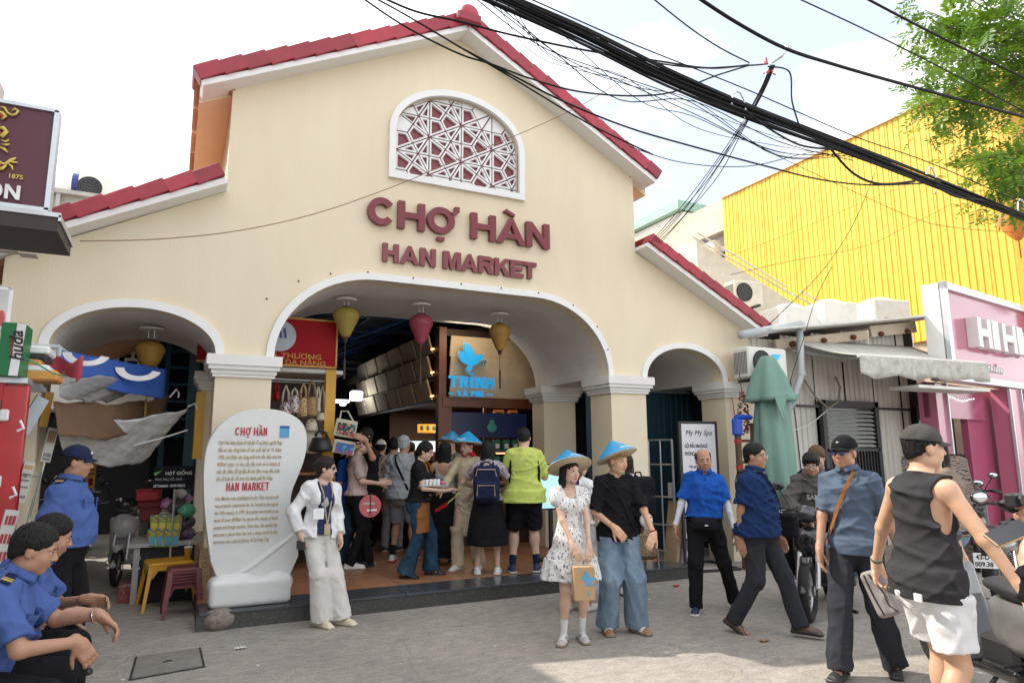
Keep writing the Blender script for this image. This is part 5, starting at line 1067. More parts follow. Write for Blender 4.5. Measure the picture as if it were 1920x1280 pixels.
word2([('T',kx(840,717),kx(858,717)),('R',kx(861,717),kx(877,717)),('Ì',kx(879,717),kx(888,717)),('N',kx(890,718),kx(906,718)),('H',kx(909,718),kx(925,718))],z0,h,.27,KY-.2)
z0=kz(880,743); h=kz(880,733)-z0
word2([('C',kx(857,737),kx(865,737)),('À',kx(867,737),kx(876,737)),('P',kx(882,738),kx(889,738)),('H',kx(891,738),kx(898,738)),('E',kx(900,738),kx(906,738))],z0,h,.27,KY-.2)
b=MB(); 
for xa,xb in((841,852),(913,924)): b.box(((kx(xa,738)+kx(xb,738))/2,KY-.2,z0+h*.5),(kx(xb,738)-kx(xa,738),.02,.018))
rel(b,'dash',MATS['cyan_sign'],ko,KO)
dv=[(871,641),(877,646),(882,652),(887,660),(889,668),(896,666),(901,664),(905,667),(905,672),(900,676),(895,682),(888,685),(884,688),(882,695),(875,697),(873,692),(877,685),(873,682),(866,679),(861,673),(859,664),(861,657),(866,660),(870,664),(872,668),(869,655),(869,646)]
dvp=[(kx(a,c),kz(a,c)) for a,c in dv][::-1]; cxx=sum(p[0] for p in dvp)/len(dvp); czz=sum(p[1] for p in dvp)/len(dvp)
b=MB(); b.prism([[(cxx+(p[0]-cxx)*1.05,czz+(p[1]-czz)*1.05) for p in dvp]],KY-.205,KY-.185); rel(b,'dove_outline',MATS['white_print'],ko,KO)
b=MB(); b.prism([dvp],KY-.24,KY-.206); rel(b,'dove_sign',MATS['cyan_sign'],ko,KO)
b=MB(); 
for px,py in((906,677),(908,682),(904,681),(910,678)): b.ell((kx(px,py),KY-.22,kz(px,py)),(.015,.01,.03),7,4)
rel(b,'olive_twig',MATS['blue_paint'],ko,KO)
kl=bpy.data.lights.new('kiosk_lamp','AREA'); kl.energy=26; kl.size=1.2; kl.color=(1,.72,.45); klo=bpy.data.objects.new('kiosk_lamp',kl); COL.objects.link(klo); klo.location=(4.9,KY+1.2,kzb-.08)
hl=bpy.data.lights.new('hall_light','POINT'); hl.energy=4; hl.shadow_soft_size=.15; hl.color=(.85,.92,1); hlo=bpy.data.objects.new('hall_light',hl); COL.objects.link(hlo); hlo.location=onY(668,742,14.6)+Vector((0,0,-.1))
gl=bpy.data.lights.new('kiosk_sign_light','AREA'); gl.energy=9; gl.shape='RECTANGLE'; gl.size=2.2; gl.size_y=.08; gl.color=(1,.80,.55); glo=bpy.data.objects.new('kiosk_sign_light',gl); COL.objects.link(glo); glo.location=(4.9,KY-.75,3.62); glo.rotation_euler=(R(48),0,0)
# slanted panels on the left side wall of the kiosk
for r_ in range(3):
    for c_ in range(6):
        y0=KY+.25+c_*.86; zc=kzb-.05+.40*r_; b=MB(); T=Matrix.Translation((kx0-.12,y0+.40,zc+.18))@Matrix.Rotation(R(-16),4,'Y'); b.box((0,0,0),(.03,.74,.36),T,.004); rel(b,'side_panel',MATS['panel_beige'],ko,KO)
b=MB(); 
for r_ in range(4): b.box((kx0-.03,KY+2.8,kzb-.08+.40*r_),(.09,5.2,.04))
for c_ in range(7): b.box((kx0-.02,KY+.22+c_*.86,kzb+.55),(.07,.05,1.3))
rel(b,'side_frame',MATS['wood_dark'],ko,KO)
for r_ in range(3):
    b=MB(); b.box((kx0-.09,KY+.25,kzb+.02+.40*r_),(.03,.10,.02)); rel(b,'warm_light',MATS['lamp_warm'],ko,KO)
b=MB(); b.box((kx0+.9,KY+.12,kzb-.46),(1.45,.05,.42)); b2=rel(b,'menu_screen',MATS['screen_navy'],ko,KO)
b=MB(); b.ell((kx0+.95,KY+.09,kzb-.50),(.09,.01,.08),12,6); b.ell((kx0+.95,KY+.088,kzb-.40),(.05,.01,.04),10,5); rel(b,'menu_picture',M('menu_green',(.02,.10,.08),.4,emit=((.02,.10,.08),.3)),ko,KO)
b=MB(); b.box((kx0+.62,KY+3.1,kzb-.72),(1.0,.05,.05)); b.box((kx0+.62,KY+3.12,kzb-.78),(1.1,.02,.22)); rel(b,'back_tube_lamp',M('cool_light',(.5,.6,.62),emit=((.55,.65,.7),.9)),ko,KO)
b=MB(); b.box((kx0+.12,KY+.05,1.2),(.10,.10,2.4)); rel(b,'inner_post',MATS['wood_brown'],ko,KO)
sx0=kx(930,800)+.15; sx1=kx(978,800)+.2
b=MB(); b.box(((sx0+sx1)/2,KY+.55,1.6),(sx1-sx0+.1,.04,1.9)); rel(b,'shelf_back',MATS['wood_dark'],ko,KO)
for k,z in enumerate((1.32,1.62,1.92,2.22,2.44)):
    b=MB(); b.box(((sx0+sx1)/2,KY+.35,z),(sx1-sx0,.35,.03)); rel(b,'shelf',MATS['wood_brown'],ko,KO); b=MB(); b.box(((sx0+sx1)/2,KY+.16,z-.02),(sx1-sx0-.04,.015,.012)); rel(b,'shelf_light',MATS['lamp_warm'],ko,KO)
M('coffee_bag_green',(.02,.16,.13),.35); M('coffee_box',(.55,.33,.08),.5)
for k,(z,n,m,hh_) in enumerate(((1.335,3,'coffee_bag_green',.22),(1.635,3,'coffee_bag_green',.2),(1.935,2,'coffee_box',.14),(2.235,2,'coffee_box',.12))):
    for i in range(n):
        w_=(sx1-sx0)/n*.8; t=thing('coffee_bag' if 'bag' in m else 'coffee_box',f"{['left','middle','right'][i] if n==3 else ['left','right'][i]} {'green coffee bag' if 'bag' in m else 'amber gift box'} on the {['lowest','second','third','top'][k]} lit shelf of the kiosk",'coffee packet',(sx0+(i+.5)*(sx1-sx0)/n,KY+.3,z)); MB().box((0,0,hh_/2),(w_,.09,hh_),bev=.012,taper=.9).build('packet_body',MATS[m],t); MB().box((0,-.048,hh_*.45),(w_*.5,.004,hh_*.4)).build('packet_label',MATS['white_old'] if k<2 else MATS['wood_dark'],t)
b=MB(); b.box((kx0+1.5,KY-.05,.62),(2.8,.5,.95)); rel(b,'counter',MATS['wood_dark'],ko,KO); b=MB(); b.box((kx0+1.5,KY-.08,1.11),(2.9,.6,.04)); rel(b,'counter_top',MATS['wood_brown'],ko,KO)
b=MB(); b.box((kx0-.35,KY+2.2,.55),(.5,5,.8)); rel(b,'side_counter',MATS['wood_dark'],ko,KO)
p=onY(803,803,12.2); t=thing('menu_banner','orange drink menu hanging in the hall left of the kiosk post','menu',p); MB().box((0,0,0),(.42,.02,.16)).build('menu_board',M('menu_orange',(.6,.26,.03),emit=((.6,.26,.03),.5)),t); b=MB(); [b.ell((-.13+k*.12,-.012,.01),(.035,.006,.05),8,5) for k in range(3)]; b.build('drink_picture',MATS['coffee_bag_green'],t)
p=Vector((4.95,8.9,0)); t=thing('menu_stand','small lit menu stand with pale blue screen beside the man in the lime shirt','menu stand',(4.72,8.35,.157)); MB().box((0,0,.98),(.40,.04,.62)).build('stand_frame',MATS['black_metal'],t); MB().box((0,-.022,.98),(.36,.01,.57)).build('menu_panel',M('menu_pale',(.45,.75,.75),emit=((.45,.75,.75),.35)),t); b=MB(); b.box((0,0,.35),(.05,.04,.7)); b.box((0,0,.02),(.35,.3,.03)); b.build('stand_post',MATS['black_metal'],t)
# ================================================================ bag shop with red sign, left inside the main arch
BY=9.0; bs=thing('bag_stall','bag stall with red gold-lettered sign board and yellow post inside the main arch','stall',(1.4,BY,0)); BO=(1.4,BY)
bx1=onY(630,650,BY).x; bzt=onY(630,604,BY).z; bzb=onY(630,690,BY).z
b=MB(); b.box(((.2+bx1)/2,BY,(bzt+bzb)/2),(bx1-.2,.06,bzt-bzb)); rel(b,'sign_board',MATS['sign_red'],bs,BO)
b=MB()
for (cx,cz,dx,dz) in(((.2+bx1)/2,bzt,bx1-.2,.022),((.2+bx1)/2,bzb,bx1-.2,.022),(bx1,(bzt+bzb)/2,.022,bzt-bzb)): b.box((cx,BY-.035,cz),(dx,.02,dz))
rel(b,'sign_rim',MATS['sign_gold'],bs,BO)
TB=Matrix.Translation((-BO[0],-.04,0)); q=onY(526,671,BY); text('sign_lettering','THƯƠNG',(onY(540,658,BY).z-onY(540,667.5,BY).z)/.72,MATS['sign_gold'],bs,Matrix.Translation((q.x-BO[0],-.036,q.z)),.003,.006,1.28)
q=onY(505,669,BY); text('sign_lettering','G',(onY(540,658,BY).z-onY(540,669,BY).z)/.72,MATS['sign_gold'],bs,Matrix.Translation((q.x-BO[0]-.02,-.036,q.z)),.003,.02,1.35)
q=onY(533,683,BY); text('sign_lettering','ĐÀ NẴNG',(onY(540,675,BY).z-onY(540,684,BY).z)/.72,MATS['sign_gold'],bs,Matrix.Translation((q.x-BO[0],-.036,q.z)),.003,.006,1.28)
q=onY(524,630,BY); b=MB(); b.lathe([(0,0),(.20,0),(.20,.01),(0,.01)],28,Matrix.Translation((q.x,BY-.035,q.z))@Matrix.Rotation(R(90),4,'X')); rel(b,'emblem_disc',M('emblem_grey',(.38,.43,.48),.4),bs,BO)
b=MB(); 
for k in range(4): xx=q.x-.11+k*.055; b.prism([[(xx,q.z-.03),(xx+.03,q.z-.03),(xx-.02+.03,q.z+.10+.02*(k<2)),(xx-.02,q.z+.10)]],BY-.055,BY-.047)
rel(b,'emblem_mark',M('emblem_navy',(.02,.03,.2),.4),bs,BO)
b=MB(); b.box((bx1-.045,BY+.08,bzb/2),(.13,.14,bzb-.03)); rel(b,'stall_post',MATS['post_yellow'],bs,BO); b=MB(); b.box((1.1,BY+.9,1.4),(1.6,.04,2.6)); rel(b,'stall_back',MATS['wood_dark'],bs,BO); b=MB(); b.box((1.2,BY+.5,bzb-.05),(1.6,.9,.05)); b.box((1.3,BY+.05,bzb-.04),(1.1,.05,.05)); rel(b,'stall_top',MATS['white_old'],bs,BO)
b=MB(); b.tube([(.9,BY+.1,bzb-.16),(bx1-.1,BY+.1,bzb-.17)],.012,6); b.tube([(.9,BY+.4,bzb-.16),(bx1-.1,BY+.4,bzb-.17)],.012,6); rel(b,'hanging_rail',MATS['steel'],bs,BO)
for z in(1.72,1.35,.95,.5): b=MB(); b.box((1.62,BY+.45,z),(.42,.5,.03)); rel(b,'shelf',M('shelf_wood',(.28,.13,.05),.6),bs,BO)
M('straw_bag',(.42,.28,.14),.85,vs=60,col2=(.25,.15,.07),mix=(.4,.6),bump=.3,bs=120); M('canvas',(.55,.50,.40),.85,bump=.1,bs=200); pattern('patch_cloth',(.6,.57,.52),[(.03,.03,.06),(.45,.04,.05),(.03,.07,.3),(.05,.05,.05)],26,.30); pattern('beads_cloth',(.5,.36,.18),[(.3,.06,.03),(.2,.10,.04)],30,.3)
def bag(label,px,py,pyb,pyt,w,mat,Y=BY+.06,hl=.3,taper=1.1,d=.10,group=None):
    a=onY(px,py,Y); zb_=onY(px,pyb,Y).z; zt_=onY(px,pyt,Y).z; t=thing('shoulder_bag',label,'bag',(a.x,Y,zb_),0,group); h_=a.z-zb_
    S=[(1.0*taper,0.02),(1.06*taper,h_*.2),(1.0,h_*.6),(.82,h_),(.78,h_)]; b=MB(); b.lathe([(0,0)]+[(w/2*r_,z) for r_,z in S],16,sy=d/w*2); b.build('bag_body',MATS[mat],t,smooth=True)
    H_=zt_-zb_; b=MB()
    for y_ in(-d*.3,d*.3): b.tube([(-w*.30,y_,h_*.95),(-w*.22,y_,h_+(H_-h_)*.6),(0,y_,H_),(w*.22,y_,h_+(H_-h_)*.6),(w*.30,y_,h_*.95)],.010,6)
    b.build('bag_strap',MATS[mat] if mat!='patch_cloth' else MATS['canvas'],t,smooth=True); return t
bag('patchwork bag with coloured squares hanging leftmost under the red sign',535,755,790,722,.14,'patch_cloth'); bag('tall patchwork bag with coloured dots, second under the red sign',552,742,776,728,.13,'patch_cloth'); bag('slim straw bag with orange dots under the red sign',568,746,783,718,.12,'beads_cloth'); bag('brown woven straw tote with long handles under the red sign',584,745,782,712,.16,'straw_bag'); bag('small cream bag on a long thin strap beside the yellow stall post',603,774,790,722,.12,'canvas',d=.05)
bag('dark red slim bag hanging in the far left corner of the bag stall',518,735,752,716,.08,'sign_red'); bag('cream fringed skirt bag on the upper shelf of the bag stall',584,790,810,786,.15,'canvas'); bag('shiny black leather backpack hanging at the bag stall shelf',602,820,848,806,.26,'black_metal',Y=BY-.1,d=.18); bag('grey white folded cloth bag hanging beside the yellow post',596,745,775,724,.06,'canvas')
p=onY(584,828,BY); t=thing('straw_hat','black and cream round hat lying on the bag stall shelf','hat',p); b=MB(); b.lathe([(.16,0),(.155,.01),(.08,.03),(.07,.07),(0,.09)],20,Matrix.Rotation(R(70),4,'X')); b.build('hat_body',MATS['canvas'],t,smooth=True)
for i,(px,py,lab,m) in enumerate(((648,803,'canvas tote with red and teal print held up by a man at the bag stall',0),(645,838,'second canvas tote with blue flower print below the held one',1))):
    p=onY(px,py,8.75); t=thing('canvas_tote',lab,'bag',p,R(-14)); MB().box((0,0,0),(.27,.05,.22 if i==0 else .17),Matrix.Rotation(R(10),4,'Y'),.008).build('tote_body',MATS['canvas'],t); MB().box((.01,-.03,-.01),(.22,.01,.15 if i==0 else .12),Matrix.Rotation(R(10),4,'Y')).build('printed_panel',pattern('print_a',(.03,.06,.08),[(.5,.05,.04),(.05,.25,.3),(.6,.3,.1)],16,.35) if i==0 else pattern('print_b',(.05,.15,.35),[(.5,.05,.04),(.1,.4,.4)],14,.3),t)
    if i==0: b=MB(); b.tube([(-.08,0,.10),(-.06,0,.22),(.02,0,.22),(.10,0,.08)],.010,5); b.build('handle',MATS['canvas'],t)
# ================================================================ silk lanterns under the arches
M('silk_olive',(.32,.25,.045),.55,vs=3,var=.15); M('silk_maroon',(.30,.045,.07),.5,vs=3,var=.15); M('silk_ochre',(.36,.21,.035),.55,var=.15)
for (px,py,Y,pt,pb,w,m,lab,prof) in((650,562,8.75,577,632,.345,'silk_olive','olive green silk lantern hanging left under the main arch','b'),(790,572,8.65,590,645,.33,'silk_maroon','maroon silk lantern hanging in the middle of the main arch','b'),(937,590,8.75,608,657,.32,'silk_ochre','ochre silk lantern hanging in front of the blue dove sign','b'),(285,617,8.85,640,688,.32,'silk_ochre','squat ochre silk lantern hanging under the left arch over the alley','s')):
    top_=onY(px,py,Y); zt=onY(px,pt,Y).z; zb_=onY(px,pb,Y).z; t=thing('silk_lantern',lab,'lantern',(top_.x,Y,zb_),0,'silk lanterns under the arches'); h_=zt-zb_; pr_=[(.26,0),(.36,.05),(.75,.42),(.98,.66),(1.0,.76),(.86,.90),(.45,1.0)] if prof=='b' else [(.42,0),(.70,.18),(.98,.62),(1.,.74),(.8,.90),(.32,1.)]
    q=[]; 
    for i in range(19):
        u=i/18; zz=[v[1] for v in pr_]; rr_=[v[0] for v in pr_]; q.append((float(np.interp(u,zz,rr_))*w/2,u*h_))
    b=MB(); b.lathe(q,40,wob=lambda a,i:1-.055*abs(math.sin(a*7))); b.build('silk_shade',MATS[m],t,smooth=True); zc=top_.z-zb_
    b=MB(); b.tube([(0,0,-.06),(0,0,.01)],[.02,.045],8); b.build('bottom_cap',MATS['wood_dark'],t); b=MB(); b.lathe([(.02,h_),(.05,h_+.005),(.05,h_+.02),(.02,h_+.025)],14); b.build('cap_ring',MATS['wood_dark'],t)
    b=MB(); 
    for dx in(-.03,.03): b.tube([(dx,0,h_),(dx,0,zc)],.004,4)
    b.build('hanging_wire',MATS['steel'],t); b=MB(); b.lathe([(.0,zc-.012),(.13,zc-.012),(.13,zc+.01),(0,zc+.01)],20); b.build('ceiling_rose',MATS['soffit_grey'],t); L_=.55 if prof=='b' else .75
    b=MB(); b.tube([(0,0,-.05),(0,0,-L_*.5)],.005,5); b.tube([(0,0,-L_*.5),(0,0,-L_*.55),(0,0,-L_)],[.008,.016,.014],8); b.build('tassel',MATS['wood_dark'] if m!='silk_ochre' or prof=='b' else MATS['silk_olive'],t)
p=onY(1035,642,9.2); b=MB(); b.lathe([(0,0),(.07,0),(.07,.03),(0,.035)],16); 
# ================================================================ carved market stone
MY=7.42; ms=thing('carved_stone','tall pale blue-white stone slab with gold and red lettering standing on the granite step','inscribed stone',(.95,MY,.157)); MO=(.95,MY,.157)
out=[(382,970),(379,900),(382,850),(392,820),(410,795),(440,775),(480,766),(520,768),(548,778),(566,792),(574,812),(574,838),(568,865),(556,895),(545,920),(542,950),(548,985),(556,1010),(556,1040),(540,1075),(520,1095),(500,1103),(400,1103)]
pl=[(lambda p:(p.x-MO[0],p.z-MO[2]))(onY(x_,y_,MY)) for x_,y_ in out]; pl=[(x_,max(z_,.05)) for x_,z_ in pl][::-1]
def smoothpoly(P,n=3):
    for _ in range(n-1): P=[tuple(Vector(P[i])*.75+Vector(P[(i+1)%len(P)])*.25) if k==0 else tuple(Vector(P[i])*.25+Vector(P[(i+1)%len(P)])*.75) for i in range(len(P)) for k in(0,1)]
    return P
pl=smoothpoly(pl,3); cx_=sum(p[0] for p in pl)/len(pl); cz_=sum(p[1] for p in pl)/len(pl)
b=MB(); sc=lambda k:[(cx_+(p[0]-cx_)*k,cz_+(p[1]-cz_)*k) for p in pl]
b.prism([sc(.985)],-.075,.075); n=len(pl); rings=[(1-.0,-.05),(1-.0,.05)]
vs=[(x_,-.076,z_) for x_,z_ in sc(.984)]+[(x_,-.05,z_) for x_,z_ in sc(1)]+[(x_,.05,z_) for x_,z_ in sc(1)]+[(x_,.076,z_) for x_,z_ in sc(.984)]; b.add(vs,[(k*n+i,k*n+(i+1)%n,(k+1)*n+(i+1)%n,(k+1)*n+i)[::1] for k in range(3) for i in range(n)]); b.build('slab',MATS['stone_white'],ms)
S=Sdf(); base=[(-.52,.10),(-.38,.27),(-.15,.33),(.05,.26),(.22,.22),(.40,.31),(.48,.26),(.50,.10)]
bxa=onY(390,1130,7.32).x-MO[0]; bxb=onY(544,1120,7.32).x-MO[0]; bxc=(bxa+bxb)/2; bxh=(bxb-bxa)/2; S.add(rbox((bxc,-.02,.13),(bxh,.15,.13),.05),0); 
for x_,z_,r_ in((-.62,.20,.11),(-.25,.23,.10),(.62,.22,.10),(.82,.18,.07)): S.add(elp((bxc+x_*bxh,-.02,z_),(r_*1.4,.13,r_)),.04)
S.cut((0,0,.0),(0,0,-1)); V,Q=surf(S,.014); npmesh('stone_base',V,Q,[MATS['stone_white']],ms)
# the raised wave that runs up across the lower part
wv=[onY(x_,y_,MY) for x_,y_ in((408,1092),(440,1078),(480,1052),(520,1022),(545,1003),(557,990))]; b=MB(); b.tube([Vector((p.x-MO[0],-.075,p.z-MO[2])) for p in wv],[.012,.03,.035,.032,.025,.01],10); b.build('carved_wave',MATS['stone_white'],ms,smooth=True)
lowp=[(408,1094),(440,1080),(480,1054),(520,1024),(556,993),(556,1040),(540,1075),(515,1100),(450,1103),(408,1103)]; lp=[(lambda p:(p.x-MO[0],max(.06,p.z-MO[2])))(onY(x_,y_,MY)) for x_,y_ in lowp][::-1]; b=MB(); b.prism([lp],-.095,-.070); b.build('carved_lower_face',MATS['stone_white'],ms)
def stext(s_,px,py,hpx,wpx,mat,shear=0.,bold=.0,rot=0):
    a=onY(px,py,MY-.09); hz=onY(px,py-hpx,MY-.09).z-a.z; T=Matrix.Translation((a.x-MO[0],-.078,a.z-MO[2])); o=text('lettering',s_,hz/.72,MATS[mat],ms,T,.004,bold,1.,shear=shear); v=np.array([q.co[:] for q in o.data.vertices]); w_=v[:,0].max()-v[:,0].min(); W_=onY(px+wpx,py,MY-.09).x-a.x; k=W_/w_; x0_=v[:,0].min()
    for q in o.data.vertices: q.co.x=x0_+(q.co.x-x0_)*k
    return o
def title(spec,py,hpx,w):
    z_=onY(470,py,MY-.09).z; h__=onY(470,py-hpx,MY-.09).z-z_; word('t',[(c,onY(a_,py,MY-.09).x-MO[0],onY(c_x,py,MY-.09).x-MO[0]) for c,a_,c_x in spec],z_-MO[2],h__,MATS['red_text'],ms,Matrix.Translation((0,-.077,0)),.006,w)
title([('C',441,449),('H',451,459),('Ợ',461,471),('H',476,484),('À',485,493),('N',494,501)],816,15,.15); title([('H',424,431),('A',432,440),('N',441,448),('M',454,463),('A',464,472),('R',473,480),('K',481,489),('E',490,496),('T',497,505)],919,15,.15)
VN=['Chợ Hàn hình thành từ thế kỷ 17 và được người Pháp','đầu tư xây dựng kiên cố vào cuối thế kỷ 19. Năm','1990, chợ được xây dựng mới trên nền diện tích hơn','8000m² phục vụ nhu cầu dân sinh và du khách, là','một địa điểm để lại dấu ấn sâu đậm trong tiến trình','lịch sử kinh tế, văn hoá của thành phố Đà Nẵng.']
for i,s_ in enumerate(VN): stext(s_,409-(i*.8),833+i*13.6,8,(119 if i<5 else 108)-i*.3,'gold_text',.2,.002)
EN=['Han Market was established in the 17th century and','was properly constructed by the French at the end of','the 19th century. In 1990, the market was rebuilt on an','area of over 8000m² to serve the needs of local','people and foreign tourists. Since then, the market has','become a place that has left a deep mark in the','economic and cultural history of Da Nang City.']
for i,s_ in enumerate(EN): stext(s_,403-i*.7,938+i*13.6,8,(119 if i<6 else 104)+i*.2,'gold_text',.2,.002)
a=onY(524,820,MY-.08); c_=onY(543,798,MY-.08); b=MB(); b.box(((a.x+c_.x)/2-MO[0],-.079,(a.z+c_.z)/2-MO[2]),(c_.x-a.x,.004,c_.z-a.z)); b.build('sticker',M('sticker_blue',(.08,.33,.55),.4),ms); b=MB(); b.box(((a.x+c_.x)/2-MO[0],-.083,(c_.z)-MO[2]-.012),(c_.x-a.x,.004,.024)); b.build('sticker_band',M('sticker_navy',(.01,.06,.3),.4),ms)
t=thing('round_boulder','round brown boulder lying on the street against the left end of the granite step','boulder',onZ(410,1180)); S=Sdf(); S.add(elp((0,0.04,.085),(.145,.12,.10)),0); S.noise(lambda P:.006*np.sin(P[:,0]*40+np.sin(P[:,2]*30))*np.sin(P[:,1]*35+P[:,2]*28)); S.post=[]; S.noise(lambda P:.003*np.sin(P[:,0]*30+np.sin(P[:,2]*30))*np.sin(P[:,1]*25)); V,Q=surf(S,.010); npmesh('boulder_body',V,Q,[M('boulder',(.16,.13,.11),.85,vs=30,col2=(.30,.26,.22),mix=(.35,.7),bump=.4,bs=60)],t)
# ================================================================ overhead cables
CM=M('cable_black',(.009,.009,.010),.6,var=.2,spec=.2); CY=5.0
def wire(pts,r,Y,Ys=None,name='overhead_cable',lab=None,mat=None,par=None,o=None,n=6,jit=0,seed=0):
    P_=[onY(x_,y_,(Ys[i] if Ys else Y)) for i,(x_,y_) in enumerate(pts)]; rr_=random.Random(seed); out=[]
    m=len(P_)
    for i in range(m-1):
        p0=P_[max(i-1,0)];p1=P_[i];p2=P_[i+1];p3=P_[min(i+2,m-1)]
        for k in range(6):
            t=k/6; out.append(.5*((2*p1)+(-p0+p2)*t+(2*p0-5*p1+4*p2-p3)*t*t+(-p0+3*p1-3*p2+p3)*t**3))
    out.append(P_[-1]); o0=o if o is not None else out[0]
    if jit: out=[p+Vector((0,rr_.uniform(-jit,jit),rr_.uniform(-jit,jit))) for p in out]
    b=MB(); b.tube([p-o0 for p in out],r,n); q=b.build(name,mat or CM,par,loc=(0,0,0) if par else o0,smooth=True)
    if lab: tag(q,lab,'cable',group='overhead cables over the street')
    return q
bp=[(840,-45),(960,8),(1100,72),(1250,145),(1400,207),(1560,268),(1700,322),(1830,372),(1990,432)]
cb=thing('cable_bundle','thick black bundle of many overhead cables sagging across the street','cable bundle',onY(1400,207,CY)); oc=onY(1400,207,CY); rr=random.Random(5)
for k in range(16):
    dy=(k-7.5)*1.75*(1+.1*rr.random()); ph=rr.random()*6; wire([(x_,y_+dy*(.75+.45*math.cos((x_-1100)/330.))+2.0*math.sin(x_/90+ph)) for x_,y_ in bp],.010+.004*rr.random(),CY+rr.uniform(-.06,.06),name='strand',par=cb,o=oc,seed=k)
for px,py in((1388,205),(1750,342),(1920,400)):
    c_=onY(px,py,CY); b=MB(); b.tube([c_-oc+Vector((.10*math.cos(a*.6-1.2),.02,.19*math.sin(a*.6-1.2)+.03)) for a in range(9)],.010,6); b.build('tie_ring',MATS['steel'],cb,smooth=True)
WL=[([(690,-10),(760,28),(868,92),(960,146),(1100,230),(1224,290)],.009,5.5,'thin cable crossing low over the gable towards the right eave'),
([(670,-10),(740,38),(800,72),(868,104),(920,120),(990,146),(1080,171),(1180,180),(1260,173),(1340,143),(1404,123)],.009,5.3,'cable entering at the top and crossing the gable peak'),
([(700,-12),(780,22),(868,42),(960,66),(1100,95),(1230,114),(1330,128),(1404,122)],.011,5.4,'thick cable passing just below the roof ridge'),
([(868,92),(960,141),(1060,192),(1180,240),(1300,275),(1430,310),(1540,337),(1640,347),(1760,342)],.010,5.3,'long drooping cable running from the gable over the yellow sheets'),
([(1300,-10),(1380,42),(1470,90),(1560,120),(1700,160),(1960,230)],.020,4.6,'thick twin cable with a metal clamp high on the right'),
([(1480,-10),(1620,55),(1760,125),(1960,230)],.008,4.3,'thin cable high on the right in front of the tree'),
([(1610,-10),(1720,48),(1820,98),(1960,165)],.014,4.2,'thick cable in the upper right corner across the tree'),
([(1215,-10),(1290,50),(1350,90),(1405,118)],.008,4.8,'short cable dropping from the top edge to the red-taped joint'),
([(980,-8),(1180,80),(1400,168),(1600,255),(1750,308),(1960,400)],.007,4.9,'thin straight messenger cable above the thick bundle'),
([(1100,52),(1180,105),(1300,127),(1404,123),(1440,120)],.009,5.1,'cable rising to the red-taped joint from the bundle'),
([(1440,125),(1480,135),(1485,190),(1500,240)],.009,4.9,'loop of cable hanging right of the red-taped joint'),
([(1400,210),(1440,240),(1500,272),(1560,280)],.012,4.9,'slack loop below the bundle in front of the sky'),
([(1558,280),(1600,325),(1650,345),(1715,340)],.015,4.9,'thick slack loop under the bundle in front of the yellow wall'),
([(1750,345),(1790,368),(1850,378),(1900,400)],.012,4.9,'slack loop under the bundle near the lantern'),
([(1180,275),(1280,305),(1400,312),(1500,290),(1560,280)],.005,5.5,'faint cable sagging behind the bundle in front of the sky'),
([(1375,252),(1490,308),(1620,368),(1750,420),(1900,436)],.005,7,'faint thin wire crossing the yellow wall downward to the right'),
([(1370,515),(1480,490),(1620,462),(1700,425),(1810,370)],.005,9,'thin wire rising to the right across the yellow wall'),
([(1370,480),(1500,430),(1640,370),(1725,340)],.004,10,'uppermost thin wire rising across the yellow wall'),
([(1640,325),(1600,420),(1540,510),(1440,610)],.006,7.3,'twisted thin wires hanging down across the yellow wall'),
([(1560,500),(1530,560),(1505,640),(1480,720)],.006,7.4,'thin wire dropping past the roof tanks to the air conditioner')]
for i,(pp,r,Y,lab) in enumerate(WL): wire(pp,r,Y,lab=lab)
for k in range(7): wire([(880+k*14,-12),(1000+rr.uniform(-20,60),50+rr.uniform(0,60)),(1180+rr.uniform(-20,30),140+rr.uniform(0,50)),(1300,190+rr.uniform(-5,48)),(1460,250+rr.uniform(0,45)),(1600,290+rr.uniform(-6,22))],rr.uniform(.003,.006),5.25,lab='%s hair-thin wire counted down from the thick bundle'%['first','second','third','fourth','fifth','sixth','lowest'][k])
dr=thing('drop_cables','tied drop cables with red tape falling from the joint to the right red eave','cable bundle',onY(1447,120,4.8)); od=onY(1447,120,4.8)
for k in range(5): wire([(1445+k*2,122),(1425+k*2,170),(1385+k*2,240+k),(1330+k*3+6*math.sin(k*2),320+k*2),(1276+k*4+5*math.sin(k*3),390+k*2),(1222+k*4,452+k)],.0055,5,Ys=[4.8,5.1,5.6,6.3,6.9,7.4],name='drop_wire',par=dr,o=od)
b=MB(); 
for k in range(8): p=onY(1440+rr.uniform(-9,9),122+rr.uniform(-8,20),4.78)-od; b.tube([p,p+Vector((rr.uniform(-.04,.04),0,rr.uniform(-.06,.06)))],.008,5)
b.build('red_tape',M('tape_red',(.45,.02,.02)),dr); b=MB(); b.tube([onY(1478,92,4.7)-od,onY(1466,106,4.7)-od,onY(1447,118,4.8)-od],.014,6); b.box(onY(1478,90,4.65)-od,(.06,.04,.05)); b.build('cable_clamp',MATS['steel'],dr)
wire([(150,452),(300,448),(450,432),(600,398),(750,345),(860,298),(1000,240),(1100,192),(1180,142)],.005,7.3,lab='thin brown service wire strung across the market front over the letters',mat=M('wire_brown',(.25,.14,.08),.6))
